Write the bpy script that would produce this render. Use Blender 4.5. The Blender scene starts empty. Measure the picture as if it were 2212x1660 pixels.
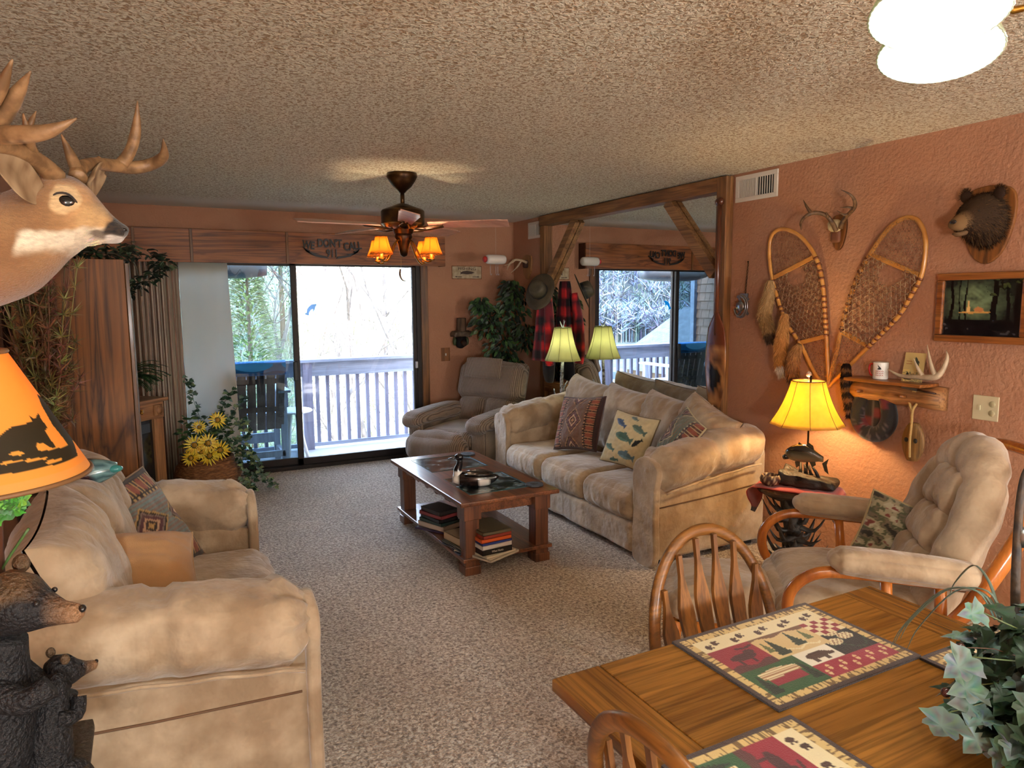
import bpy, random
import numpy as np
from math import sin, cos, pi, radians, sqrt, atan2, floor, exp
from mathutils import Vector, Matrix, noise

random.seed(7)
SC = bpy.context.scene
COL = SC.collection
V = Vector

# ------------------------------------------------------------------ camera
FW = V((0.45707323, 0.88141905, -0.1190988)); RT = V((0.88729604, -0.46113879, -0.00753362)); UP = V((0.06156135, 0.10223248, 0.99285383))
CAM = V((0, 0, 1.6146)); FPX = 1520.83
XR, YB, XL, YF, CEIL = 3.593, 6.867, -0.68, -2.6, 2.44
cd = bpy.data.cameras.new('camera'); cam = bpy.data.objects.new('camera', cd); COL.objects.link(cam)
cd.sensor_width = 36; cd.lens = FPX / 2212 * 36; cd.clip_start = 0.02; cd.clip_end = 600
mw = Matrix((RT, UP, -FW)).transposed().to_4x4(); mw.translation = CAM
cam.matrix_world = mw
SC.camera = cam
SC.view_settings.view_transform = 'Standard'; SC.view_settings.look = 'None'
SC.view_settings.gamma = 1; SC.view_settings.use_curve_mapping = False
SC.view_settings.exposure = 1.1
SC.cycles.use_denoising = True
SC.cycles.max_bounces = 9; SC.cycles.diffuse_bounces = 4; SC.cycles.transparent_max_bounces = 16
SC.cycles.sample_clamp_indirect = 6; SC.cycles.caustics_reflective = True; SC.cycles.caustics_refractive = False

# ------------------------------------------------------------------ daylight
world = bpy.data.worlds.new('world'); SC.world = world; world.use_nodes = True
wn = world.node_tree.nodes; wl = world.node_tree.links
bg = wn['Background']; tcw = wn.new('ShaderNodeTexCoord'); sp = wn.new('ShaderNodeSeparateXYZ'); rw = wn.new('ShaderNodeValToRGB')
wl.new(tcw.outputs['Generated'], sp.inputs[0]); wl.new(sp.outputs['Z'], rw.inputs[0]); wl.new(rw.outputs[0], bg.inputs[0])
rw.color_ramp.elements[0].position = 0.0; rw.color_ramp.elements[0].color = (0.86, 0.93, 1, 1)
rw.color_ramp.elements[1].position = 0.8; rw.color_ramp.elements[1].color = (0.46, 0.64, 1, 1)
bg.inputs[1].default_value = 13
sd = bpy.data.lights.new('sun', 'SUN'); sd.energy = 10; sd.angle = 0.02; sd.color = (1, 0.95, 0.86)
sun = bpy.data.objects.new('sun', sd); COL.objects.link(sun)
sun.rotation_euler = V((0.35, 0.62, -0.7)).to_track_quat('-Z', 'Y').to_euler()
pd = bpy.data.lights.new('door_portal', 'AREA'); pd.shape = 'RECTANGLE'; pd.size = 2.5; pd.size_y = 2.0
pd.cycles.is_portal = True
po = bpy.data.objects.new('door_portal', pd); COL.objects.link(po)
po.location = (1.29, YB + 0.14, 0.98); po.rotation_euler = (radians(-90), 0, 0)

def point_light(loc, power, col, r=0.03, name='bulb_light'):
    d = bpy.data.lights.new(name, 'POINT'); d.energy = power; d.color = col; d.shadow_soft_size = r
    o = bpy.data.objects.new(name, d); COL.objects.link(o); o.location = loc
    return o

# ------------------------------------------------------------------ geometry on known planes
def at(px, py, x=None, y=None, z=None, d=None):
    r = FW + RT * ((px - 1106) / FPX) - UP * ((py - 830) / FPX)
    if x is not None: t = x / r.x
    elif y is not None: t = y / r.y
    elif z is not None: t = (z - CAM.z) / r.z
    else: t = d
    return CAM + r * t
def W(px, py, off=0.0):
    return at(px, py, x=XR - off)

# ------------------------------------------------------------------ materials
MATS = {}
def nodes(m):
    m.use_nodes = True
    nt = m.node_tree
    return nt, nt.nodes, nt.links, nt.nodes['Principled BSDF']
def ramp(N, stops):
    r = N.new('ShaderNodeValToRGB'); e = r.color_ramp.elements
    while len(e) < len(stops): e.new(0.5)
    for i, (p, c) in enumerate(stops):
        e[i].position = p; e[i].color = (*c[:3], 1)
    return r
def pm(name, col=(.5, .5, .5), rough=.6, metal=0, bump=None, var=None, attr=False, spec=None, sheen=0, coat=0, stretch=(1, 1, 1), coord='Object', emis=None, trans=None, detail=4):
    """general procedural material; bump=(scale,strength,distance) var=(scale,colour2,amount)"""
    if name in MATS: return MATS[name]
    m = bpy.data.materials.new(name); MATS[name] = m
    nt, N, L, P = nodes(m)
    P.inputs['Base Color'].default_value = (*col, 1); P.inputs['Roughness'].default_value = rough; P.inputs['Metallic'].default_value = metal
    if spec is not None: P.inputs['Specular IOR Level'].default_value = spec
    if sheen: P.inputs['Sheen Weight'].default_value = sheen; P.inputs['Sheen Roughness'].default_value = .45
    if coat: P.inputs['Coat Weight'].default_value = coat; P.inputs['Coat Roughness'].default_value = .12
    tc = N.new('ShaderNodeTexCoord'); mp = N.new('ShaderNodeMapping'); L.new(tc.outputs[coord], mp.inputs[0]); mp.inputs['Scale'].default_value = stretch
    base = None
    if attr:
        a = N.new('ShaderNodeAttribute'); a.attribute_name = 'Col'; base = a.outputs['Color']
    if var:
        nz = N.new('ShaderNodeTexNoise'); nz.inputs['Scale'].default_value = var[0]; nz.inputs['Detail'].default_value = detail; L.new(mp.outputs[0], nz.inputs[0])
        rr = ramp(N, [(.38, (0, 0, 0)), (.62, (1, 1, 1))]); L.new(nz.outputs[0], rr.inputs[0])
        mx = N.new('ShaderNodeMix'); mx.data_type = 'RGBA'
        mul = N.new('ShaderNodeMath'); mul.operation = 'MULTIPLY'; mul.inputs[1].default_value = var[2] if len(var) > 2 else 1
        L.new(rr.outputs[0], mul.inputs[0]); L.new(mul.outputs[0], mx.inputs[0])
        if base: L.new(base, mx.inputs[6])
        else: mx.inputs[6].default_value = (*col, 1)
        mx.inputs[7].default_value = (*var[1], 1); base = mx.outputs[2]
    if base: L.new(base, P.inputs['Base Color'])
    if bump:
        nb = N.new('ShaderNodeTexNoise'); nb.inputs['Scale'].default_value = bump[0]; nb.inputs['Detail'].default_value = 3; L.new(mp.outputs[0], nb.inputs[0])
        b = N.new('ShaderNodeBump'); b.inputs['Strength'].default_value = bump[1]; b.inputs['Distance'].default_value = bump[2] if len(bump) > 2 else .01
        L.new(nb.outputs[0], b.inputs['Height']); L.new(b.outputs[0], P.inputs['Normal'])
    if trans:   # translucent cloth / paper lit from inside
        tr = N.new('ShaderNodeBsdfTranslucent'); tr.inputs[0].default_value = (*trans[1], 1)
        ms = N.new('ShaderNodeMixShader'); ms.inputs[0].default_value = trans[0]
        L.new(P.outputs[0], ms.inputs[1]); L.new(tr.outputs[0], ms.inputs[2]); L.new(ms.outputs[0], N['Material Output'].inputs[0])
        if base: L.new(base, P.inputs['Base Color'])
        if attr:
            mm = N.new('ShaderNodeMix'); mm.data_type = 'RGBA'; mm.blend_type = 'MULTIPLY'; mm.inputs[0].default_value = 1
            L.new(base, mm.inputs[6]); mm.inputs[7].default_value = (*trans[1], 1); L.new(mm.outputs[2], tr.inputs[0])
    if emis:
        P.inputs['Emission Color'].default_value = (*emis[0], 1); P.inputs['Emission Strength'].default_value = emis[1]
    return m
def wood(name, dark, light, axis=0, scale=1.0, rough=.42, coat=.15, grain=1.0, cathedral=False):
    """grain runs along local axis"""
    if name in MATS: return MATS[name]
    m = bpy.data.materials.new(name); MATS[name] = m
    nt, N, L, P = nodes(m)
    P.inputs['Roughness'].default_value = rough
    P.inputs['Coat Weight'].default_value = coat; P.inputs['Coat Roughness'].default_value = .15
    tc = N.new('ShaderNodeTexCoord'); mp = N.new('ShaderNodeMapping'); L.new(tc.outputs['Object'], mp.inputs[0])
    s = [9 * scale] * 3; s[axis] = .9 * scale; mp.inputs['Scale'].default_value = s
    n1 = N.new('ShaderNodeTexNoise'); n1.inputs['Scale'].default_value = 1.1; n1.inputs['Detail'].default_value = 5; n1.inputs['Distortion'].default_value = 1.2; L.new(mp.outputs[0], n1.inputs[0])
    mp2 = N.new('ShaderNodeMapping'); L.new(tc.outputs['Object'], mp2.inputs[0]); s2 = [95 * scale] * 3; s2[axis] = 3 * scale; mp2.inputs['Scale'].default_value = s2
    n2 = N.new('ShaderNodeTexNoise'); n2.inputs['Scale'].default_value = 1; n2.inputs['Detail'].default_value = 3; L.new(mp2.outputs[0], n2.inputs[0])
    src = n1.outputs[0]
    if cathedral:
        mu = N.new('ShaderNodeMath'); mu.operation = 'MULTIPLY'; mu.inputs[1].default_value = 11; L.new(n1.outputs[0], mu.inputs[0])
        pp = N.new('ShaderNodeMath'); pp.operation = 'PINGPONG'; pp.inputs[1].default_value = 1; L.new(mu.outputs[0], pp.inputs[0]); src = pp.outputs[0]
        r1 = ramp(N, [(.0, dark), (.35, tuple(.65 * b + .35 * a for a, b in zip(dark, light))), (1, light)])
    else:
        r1 = ramp(N, [(.34, dark), (.66, light)])
    L.new(src, r1.inputs[0])
    r2 = ramp(N, [(.35, (1 - .45 * grain,) * 3), (.55, (1, 1, 1))]); L.new(n2.outputs[0], r2.inputs[0])
    mx = N.new('ShaderNodeMix'); mx.data_type = 'RGBA'; mx.blend_type = 'MULTIPLY'; mx.inputs[0].default_value = 1
    L.new(r1.outputs[0], mx.inputs[6]); L.new(r2.outputs[0], mx.inputs[7]); L.new(mx.outputs[2], P.inputs['Base Color'])
    b = N.new('ShaderNodeBump'); b.inputs['Strength'].default_value = .25; b.inputs['Distance'].default_value = .002; L.new(n2.outputs[0], b.inputs['Height']); L.new(b.outputs[0], P.inputs['Normal'])
    return m
def glass_mat(name, tint=(.93, .97, 1), gl=1.0):
    if name in MATS: return MATS[name]
    m = bpy.data.materials.new(name); MATS[name] = m
    nt, N, L, P = nodes(m); N.remove(P)
    t = N.new('ShaderNodeBsdfTransparent'); t.inputs[0].default_value = (*tint, 1)
    g = N.new('ShaderNodeBsdfGlossy'); g.inputs['Roughness'].default_value = .01; g.inputs[0].default_value = (gl, gl, gl, 1)
    f = N.new('ShaderNodeFresnel'); f.inputs[0].default_value = 1.45
    ms = N.new('ShaderNodeMixShader'); L.new(f.outputs[0], ms.inputs[0]); L.new(t.outputs[0], ms.inputs[1]); L.new(g.outputs[0], ms.inputs[2]); L.new(ms.outputs[0], N['Material Output'].inputs[0])
    return m

# ------------------------------------------------------------------ mesh builder
def catmull(P, n=6, closed=False):
    P = [V(p) if not isinstance(p, Vector) else p for p in P]
    if len(P) < 3: return P
    out = []; N_ = len(P); rng = N_ if closed else N_ - 1
    for i in range(rng):
        if closed: a, b, c, d = P[(i - 1) % N_], P[i], P[(i + 1) % N_], P[(i + 2) % N_]
        else: a, b, c, d = P[max(i - 1, 0)], P[i], P[i + 1], P[min(i + 2, N_ - 1)]
        for k in range(n):
            t = k / n
            out.append(.5 * ((2 * b) + (c - a) * t + (2 * a - 5 * b + 4 * c - d) * t * t + (3 * b - a - 3 * c + d) * t ** 3))
    if not closed: out.append(P[-1].copy())
    return out
def cat1(R, n=6, closed=False):
    return [v.x for v in catmull([V((r, 0, 0)) for r in R], n, closed)]

class G:
    def __init__(s): s.v = []; s.f = []; s.mi = []; s.c = []; s.cur = (1, 1, 1); s.m = 0
    def add(s, vs, fs, cols=None):
        o = len(s.v); s.v += [tuple(p) for p in vs]
        s.c += list(cols) if cols else [s.cur] * len(vs)
        s.f += [tuple(i + o for i in f) for f in fs]; s.mi += [s.m] * len(fs)
        return s
    def box(s, c, d, rot=None, taper=None, cc=None):
        x, y, z = (d[0] / 2, d[1] / 2, d[2] / 2)
        vs = [V((sx * x, sy * y, sz * z)) for sz in (-1, 1) for sx, sy in ((-1, -1), (1, -1), (1, 1), (-1, 1))]
        if taper:
            for i in range(4): vs[i].x *= taper[0]; vs[i].y *= taper[1]
        if rot is not None:
            R = rot if isinstance(rot, Matrix) else Matrix.Rotation(rot, 3, 'Z'); vs = [R @ p for p in vs]
        vs = [p + V(c) for p in vs]
        return s.add(vs, [(3, 2, 1, 0), (4, 5, 6, 7), (0, 1, 5, 4), (1, 2, 6, 5), (2, 3, 7, 6), (3, 0, 4, 7)])
    def bb(s, a, b):
        return s.box([(a[i] + b[i]) / 2 for i in range(3)], [abs(b[i] - a[i]) for i in range(3)])
    def bar(s, a, b, w, h, up=(0, 0, 1)):
        a, b = V(a), V(b); d = (b - a); l = d.length; d.normalize(); u = V(up); sd_ = d.cross(u)
        if sd_.length < 1e-4: sd_ = d.cross(V((1, 0, 0)))
        sd_.normalize(); u2 = sd_.cross(d)
        R = Matrix((d, sd_, u2)).transposed()
        return s.box((a + b) / 2, (l, w, h), R)
    def tube(s, path, r, n=8, cap=True, smooth=0, closed=False, flat=1.0, up=None, colf=None):
        if smooth:
            if not isinstance(r, (int, float)): r = cat1(r, smooth, closed)
            path = catmull(path, smooth, closed)
        path = [V(p) for p in path]; N_ = len(path)
        rr = [r] * N_ if isinstance(r, (int, float)) else r
        if closed:
            tans = [(path[(i + 1) % N_] - path[i - 1]).normalized() for i in range(N_)]
        else:
            tans = [(path[min(i + 1, N_ - 1)] - path[max(i - 1, 0)]).normalized() for i in range(N_)]
        u = V(up) if up else (V((0, 0, 1)) if abs(tans[0].z) < .9 else V((1, 0, 0)))
        vs = []; fs = []; cs = []
        for i, p in enumerate(path):
            t = tans[i]; b = t.cross(u)
            if b.length < 1e-5: b = t.cross(V((.3, .5, .8)))
            b.normalize(); uu = b.cross(t).normalized()
            if not up: u = uu
            for k in range(n):
                a = 2 * pi * k / n
                vs.append(p + (b * cos(a) + uu * sin(a) * flat) * rr[i])
                if colf: cs.append(colf(i / max(N_ - 1, 1), a))
        M = N_ if closed else N_ - 1
        for i in range(M):
            j = (i + 1) % N_
            for k in range(n):
                k2 = (k + 1) % n; fs.append((i * n + k, i * n + k2, j * n + k2, j * n + k))
        if cap and not closed:
            fs.append(tuple(range(n - 1, -1, -1))); fs.append(tuple((N_ - 1) * n + k for k in range(n)))
        return s.add(vs, fs, cs or None)
    def lathe(s, prof, c=(0, 0, 0), n=24, colf=None, ax=None, rib=None):
        """prof: list of (r,z)"""
        vs = []; fs = []; cs = []; N_ = len(prof); c = V(c)
        R = ax.to_3x3() if ax is not None else None
        for i, (r, z) in enumerate(prof):
            for k in range(n):
                a = 2 * pi * k / n
                q = r * (rib(a, i / (N_ - 1)) if rib else 1)
                p = V((q * cos(a), q * sin(a), z))
                if R: p = R @ p
                vs.append(p + c)
                if colf: cs.append(colf(i / (N_ - 1), a))
        for i in range(N_ - 1):
            for k in range(n):
                k2 = (k + 1) % n; fs.append((i * n + k, i * n + k2, (i + 1) * n + k2, (i + 1) * n + k))
        if prof[0][0] > 1e-4 and prof[0][0] < .0: pass
        return s.add(vs, fs, cs or None)
    def loft(s, secs, cap=True, closed_ring=True, colf=None):
        n = len(secs[0]); vs = [p for q in secs for p in q]; fs = []
        for i in range(len(secs) - 1):
            for k in range(n if closed_ring else n - 1):
                k2 = (k + 1) % n; fs.append((i * n + k, i * n + k2, (i + 1) * n + k2, (i + 1) * n + k))
        if cap: fs.append(tuple(range(n - 1, -1, -1))); fs.append(tuple((len(secs) - 1) * n + k for k in range(n)))
        return s.add(vs, fs, [colf(V(p)) for p in vs] if colf else None)
    def grid(s, fn, nu, nv, colf=None):
        vs = []; cs = []; fs = []
        for j in range(nv + 1):
            for i in range(nu + 1):
                u, v = i / nu, j / nv; vs.append(V(fn(u, v)))
                if colf: cs.append(colf(u, v))
        for j in range(nv):
            for i in range(nu):
                a = j * (nu + 1) + i; fs.append((a, a + 1, a + nu + 2, a + nu + 1))
        return s.add(vs, fs, cs or None)
    def rbox(s, c, d, r, n=10, rot=None, puff=0, fn=None, colf=None, p=2.0):
        """rounded, puffed box: cube surface grid, one welded skin"""
        h = V(d) / 2; r = min(r, h.x, h.y, h.z); c = V(c)
        R = None if rot is None else (rot if isinstance(rot, Matrix) else Matrix.Rotation(rot, 3, 'Z'))
        idx = {}; vs = []; fs = []; cs = []
        def g1(t): return sin(t * pi / 2) * .45 + t * .55
        def vid(a, b, e):
            k = (a, b, e)
            if k in idx: return idx[k]
            q = V((g1(2 * a / n - 1) * h.x, g1(2 * b / n - 1) * h.y, g1(2 * e / n - 1) * h.z))
            inn = V([max(-(h[i] - r), min(h[i] - r, q[i])) for i in range(3)])
            dd = q - inn; L_ = dd.length
            if L_ > 1e-9: q2 = inn + dd * (r / L_) if L_ > r or True and (a in (0, n) or b in (0, n) or e in (0, n)) else q
            else: q2 = q
            un = V((q.x / h.x, q.y / h.y, q.z / h.z))
            if puff:
                m_ = [abs(t) for t in un]; k_ = m_.index(max(m_)); w = 1
                for i in range(3):
                    if i != k_: w *= max(0, 1 - un[i] ** 2) ** .6
                q2 = q2 + V([puff * w * (1 if un[k_] > 0 else -1) if i == k_ else 0 for i in range(3)])
            if fn: q2 = fn(q2, un)
            if colf: cs.append(colf(un))
            if R: q2 = R @ q2
            idx[k] = len(vs); vs.append(q2 + c); return idx[k]
        for i in range(n):
            for j in range(n):
                for (f, flip) in ((lambda a, b: (a, b, 0), 1), (lambda a, b: (a, b, n), 0), (lambda a, b: (a, 0, b), 0), (lambda a, b: (a, n, b), 1), (lambda a, b: (0, a, b), 1), (lambda a, b: (n, a, b), 0)):
                    q = [vid(*f(i, j)), vid(*f(i + 1, j)), vid(*f(i + 1, j + 1)), vid(*f(i, j + 1))]
                    fs.append(tuple(reversed(q)) if flip else tuple(q))
        return s.add(vs, fs, cs or None)
    def ball(s, c, d, n=12, rot=None, colf=None, fn=None):
        vs = []; fs = []; cs = []; m = n // 2 + 2; c = V(c); h = V(d) / 2
        R = None if rot is None else (rot if isinstance(rot, Matrix) else Matrix.Rotation(rot, 3, 'Z'))
        for i in range(m + 1):
            th = pi * i / m
            for k in range(n):
                a = 2 * pi * k / n; p = V((sin(th) * cos(a), sin(th) * sin(a), cos(th)))
                if colf: cs.append(colf(p))
                q = V((p.x * h.x, p.y * h.y, p.z * h.z))
                if fn: q = fn(q, p)
                if R: q = R @ q
                vs.append(q + c)
        for i in range(m):
            for k in range(n):
                k2 = (k + 1) % n; fs.append((i * n + k, (i + 1) * n + k, (i + 1) * n + k2, i * n + k2))
        return s.add(vs, fs, cs or None)
    def prism(s, pts, fr, ext, cols=None):
        """polygon pts (2d) placed by fr(u,v)->3d, extruded by vector ext"""
        a = [V(fr(*p)) for p in pts]; e = V(ext); n = len(a)
        s.add(a + [p + e for p in a], [tuple(range(n - 1, -1, -1)), tuple(range(n, 2 * n))] + [(i, (i + 1) % n, n + (i + 1) % n, n + i) for i in range(n)])
        return s
    def leaf(s, p, d, nrm, l, w, col=None, curl=.15, lobes=0):
        p, d = V(p), V(d).normalized(); nn = V(nrm); sd_ = d.cross(nn)
        if sd_.length < 1e-4: sd_ = d.cross(V((.2, .9, .3)))
        sd_.normalize(); nn = sd_.cross(d)
        if lobes:
            o = [(0, 0), (-.1, .22), (-.02, .42), (.1, .55), (.2, .8), (.3, .62), (.38, .46), (.52, .54), (.66, .5), (.66, .3), (.8, .2), (1, 0)]
        else: o = [(0, 0), (.3, .42), (.6, .4), (.85, .18), (1, 0)]
        mid = [p, p + d * l * .5 - nn * curl * l * .15, p + d * l - nn * curl * l * .6]
        top = [p + d * l * a + sd_ * w * b - nn * (curl * l * a * a * .6 - w * b * .25) for a, b in o]
        bot = [p + d * l * a - sd_ * w * b - nn * (curl * l * a * a * .6 - w * b * .25) for a, b in o[1:-1]]
        ring = top + bot[::-1]; c_ = mid[1]; n = len(ring)
        cc_ = col or s.cur
        if lobes:
            mr = [c_ + (q - c_) * .55 + nn * (l * .05 * (1 if i % 2 else -1)) for i, q in enumerate(ring)]
            cr_ = [[q * random.uniform(.45, 1.0) for q in cc_] for _ in ring]
            s.add([c_] + mr + ring, [(0, i + 1, (i + 1) % n + 1) for i in range(n)] + [(i + 1, n + i + 1, n + (i + 1) % n + 1, (i + 1) % n + 1) for i in range(n)], [[min(1, q * 1.25) for q in cc_]] + cr_ + [[q * random.uniform(.8, 1.1) for q in cc_] for _ in ring])
            return s
        s.add([c_] + ring, [(0, i + 1, (i + 1) % n + 1) for i in range(n)], [[q * .6 for q in cc_]] + [cc_] * n)
        return s
    def strand(s, p, q, w, col=None):
        p, q = V(p), V(q); d = q - p; sd_ = d.cross(V((random.uniform(-1, 1), random.uniform(-1, 1), random.uniform(-1, 1))))
        if sd_.length < 1e-6: return
        sd_.normalize(); s.add([p - sd_ * w, p + sd_ * w, q], [(0, 1, 2)], [col or s.cur] * 3)
    def build(s, name, mat, parent=None, smooth=True, bevel=0, sub=0, loc=None, rz=0, solid=0, ang=None, bseg=2, weld=False):
        me = bpy.data.meshes.new(name); me.from_pydata(s.v, [], s.f)
        mats = mat if isinstance(mat, (list, tuple)) else [mat]
        for m in mats: me.materials.append(m)
        if len(mats) > 1: me.polygons.foreach_set('material_index', s.mi)
        ca = me.color_attributes.new('Col', 'FLOAT_COLOR', 'POINT')
        ca.data.foreach_set('color', np.array([(*c[:3], 1) for c in s.c], dtype=np.float32).ravel())
        if smooth:
            me.polygons.foreach_set('use_smooth', [True] * len(me.polygons))
            me.update()
            if ang is not None: me.set_sharp_from_angle(angle=radians(ang))
        me.update()
        o = bpy.data.objects.new(name, me); COL.objects.link(o)
        if parent: o.parent = parent
        if loc is not None: o.location = loc
        if rz: o.rotation_euler.z = rz
        if solid: m_ = o.modifiers.new('solid', 'SOLIDIFY'); m_.thickness = solid; m_.offset = 0
        if bevel: m_ = o.modifiers.new('bevel', 'BEVEL'); m_.width = bevel; m_.segments = bseg; m_.limit_method = 'ANGLE'; m_.angle_limit = radians(40)
        if sub: m_ = o.modifiers.new('sub', 'SUBSURF'); m_.levels = sub; m_.render_levels = sub
        return o

def tag(o, label, cat, group=None, kind=None):
    if label: o['label'] = label
    if cat: o['category'] = cat
    if group: o['group'] = group
    if kind: o['kind'] = kind
    return o
def thing(name, label, cat, loc=(0, 0, 0), rz=0, group=None):
    o = bpy.data.objects.new(name, None); COL.objects.link(o); o.location = loc; o.rotation_euler = (0, 0, rz); o.empty_display_size = .05
    return tag(o, label, cat, group)
def struct(name, g, mat, smooth=False, **k):
    o = g.build(name, mat, None, smooth, **k); o['kind'] = 'structure'; return o
def copy_thing(o, loc=None, rz=None, label=None, parent=None):
    c = o.copy(); COL.objects.link(c)
    if parent: c.parent = parent
    for ch in list(o.children): copy_thing(ch, parent=c)
    if loc is not None: c.location = loc
    if rz is not None: c.rotation_euler.z = rz
    if label: c['label'] = label
    return c
def text(s, size, mat, parent, M, ext=.001, name='lettering', sx=1.0, bold=0):
    """M: 4x4 local matrix; x right, y up, z out"""
    c = bpy.data.curves.new(name, 'FONT'); c.body = s; c.size = size; c.extrude = ext; c.align_x = 'CENTER'; c.align_y = 'CENTER'
    c.space_character = 1.0; c.offset = bold; c.materials.append(mat)
    o = bpy.data.objects.new(name, c); COL.objects.link(o)
    me = bpy.data.meshes.new_from_object(o); bpy.data.objects.remove(o); bpy.data.curves.remove(c)
    me.transform(M @ Matrix.Diagonal((sx, 1, 1, 1))); o = bpy.data.objects.new(name, me); COL.objects.link(o)
    if parent: o.parent = parent
    return o
def frame4(o, x, y):
    x = V(x).normalized(); y = V(y).normalized(); z = x.cross(y)
    m = Matrix((x, y, z)).transposed().to_4x4(); m.translation = V(o); return m
def nz(p, s=1.0): return noise.noise(V(p) * s)
def lerp(a, b, t): return tuple(x + (y - x) * t for x, y in zip(a, b))
def hx(r, g, b):   # sRGB bytes to linear
    return tuple(((c / 255) / 12.92 if c / 255 <= .04045 else ((c / 255 + .055) / 1.055) ** 2.4) for c in (r, g, b))
# ------------------------------------------------------------------ surface materials
OAK_D, OAK_L = hx(96, 48, 12), hx(178, 108, 42)
m_wall = pm('salmon_wall_paint', hx(180, 132, 102), .85, bump=(55, .55, .012), var=(3, hx(172, 120, 90), .5))
m_fascia = m_wall
m_oakx = wood('oak_along_x', hx(92, 54, 16), hx(148, 96, 36), 0, 1.0)
m_oaky = wood('oak_along_y', hx(120, 62, 20), hx(178, 112, 52), 1, 1.0)
m_oakz = wood('oak_along_z', hx(86, 50, 16), hx(142, 92, 36), 2, 1.0)
m_beamx = wood('beam_wood_y', hx(104, 66, 34), hx(160, 112, 64), 1, 1.2, .6, 0)
m_beamz = wood('beam_wood_z', hx(104, 66, 34), hx(160, 112, 64), 2, 1.2, .6, 0)
m_panel = wood('valance_panel_wood', hx(112, 60, 26), hx(160, 96, 46), 0, .75, .5, .05, cathedral=True)
m_cab = wood('cabinet_side_wood', hx(80, 44, 14), hx(140, 86, 34), 2, .55, .55, 0, cathedral=True)
m_table = wood('dining_table_oak', hx(112, 70, 22), hx(160, 110, 44), 0, 1.1, .26, .35)
m_ctab = wood('coffee_table_cherry', hx(84, 46, 26), hx(138, 84, 50), 1, 1.0, .3, .4)
m_ctabz = wood('coffee_table_cherry_z', hx(72, 38, 20), hx(118, 70, 40), 2, 1.0, .4, .25)
m_dark = pm('bronze_door_frame', hx(48, 42, 40), .5, .6)
m_black = pm('black_paint', (.012, .012, .012), .45)
m_white = pm('white_paint', hx(214, 208, 196), .5)
m_brass = pm('brass', hx(176, 132, 60), .28, 1)
m_steel = pm('steel', hx(170, 174, 180), .3, 1)
m_bronze = pm('dark_bronze', hx(50, 34, 26), .35, .85, var=(9, hx(110, 76, 30), .5))
m_leaf = pm('green_leaf', (1, 1, 1), .45, attr=True)
m_cloth = pm('painted_cloth', (1, 1, 1), .9, attr=True, bump=(420, .5, .004), sheen=.3)
m_paint = pm('painted_surface', (1, 1, 1), .5, attr=True)
m_gloss = pm('glossy_painted_surface', (1, 1, 1), .15, attr=True, coat=.6)
m_fur = pm('fur', (1, 1, 1), .8, attr=True, spec=.15)
m_hide = pm('short_deer_hair', (1, 1, 1), .8, attr=True, bump=(160, .6, .006), var=(60, (.12, .06, .02), .25), sheen=.3, stretch=(1, 1, 2.5))
m_bone = pm('antler_bone', hx(150, 114, 76), .5, var=(30, hx(92, 64, 38), .8), bump=(60, .5, .004))
m_bonew = pm('bleached_antler', hx(200, 180, 150), .5, var=(20, hx(150, 122, 90), .5), bump=(60, .3, .003))
m_suede = pm('tan_microsuede', hx(188, 168, 140), .9, bump=(13, .6, .028), var=(6, hx(150, 126, 98), .9), sheen=.5)
m_suede2 = pm('tan_microsuede_gathered', hx(186, 160, 134), .9, bump=(9, .8, .02), var=(9, hx(158, 130, 104), .7), sheen=.5, stretch=(1, 5, .6))

# carpet
m_carpet = pm('cut_pile_carpet', hx(196, 174, 150), .95, bump=(95, 1.0, .03), sheen=.4)
nt, N, L, P = nodes(m_carpet)
tc = N.new('ShaderNodeTexCoord')
na = N.new('ShaderNodeTexNoise'); na.inputs['Scale'].default_value = 66; na.inputs['Detail'].default_value = 5; na.inputs['Distortion'].default_value = .8; L.new(tc.outputs['Object'], na.inputs[0])
ra = ramp(N, [(.36, hx(128, 106, 86)), (.5, hx(198, 176, 152)), (.62, hx(240, 228, 210))]); L.new(na.outputs[0], ra.inputs[0])
nb_ = N.new('ShaderNodeTexNoise'); nb_.inputs['Scale'].default_value = 2.2; L.new(tc.outputs['Object'], nb_.inputs[0])
rb = ramp(N, [(.3, (.8, .8, .8)), (.7, (1, 1, 1))]); L.new(nb_.outputs[0], rb.inputs[0])
mx = N.new('ShaderNodeMix'); mx.data_type = 'RGBA'; mx.blend_type = 'MULTIPLY'; mx.inputs[0].default_value = 1
L.new(ra.outputs[0], mx.inputs[6]); L.new(rb.outputs[0], mx.inputs[7]); L.new(mx.outputs[2], P.inputs['Base Color'])

# popcorn ceiling, its shading painted in as brown speckle; smooth border towards back wall
m_ceil = pm('popcorn_ceiling_with_shading', hx(220, 210, 192), .9)
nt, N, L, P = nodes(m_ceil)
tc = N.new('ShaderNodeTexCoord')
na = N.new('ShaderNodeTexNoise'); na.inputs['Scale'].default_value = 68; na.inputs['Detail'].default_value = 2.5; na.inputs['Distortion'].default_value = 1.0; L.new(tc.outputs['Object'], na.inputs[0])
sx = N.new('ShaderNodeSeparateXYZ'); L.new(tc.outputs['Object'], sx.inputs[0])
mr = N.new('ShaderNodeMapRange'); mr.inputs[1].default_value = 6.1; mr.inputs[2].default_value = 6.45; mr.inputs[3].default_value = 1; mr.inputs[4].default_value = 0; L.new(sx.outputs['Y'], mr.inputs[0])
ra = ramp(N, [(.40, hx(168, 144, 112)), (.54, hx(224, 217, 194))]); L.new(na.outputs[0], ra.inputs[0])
mx = N.new('ShaderNodeMix'); mx.data_type = 'RGBA'; L.new(mr.outputs[0], mx.inputs[0]); mx.inputs[6].default_value = (*hx(222, 214, 200), 1); L.new(ra.outputs[0], mx.inputs[7]); L.new(mx.outputs[2], P.inputs['Base Color'])
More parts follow.
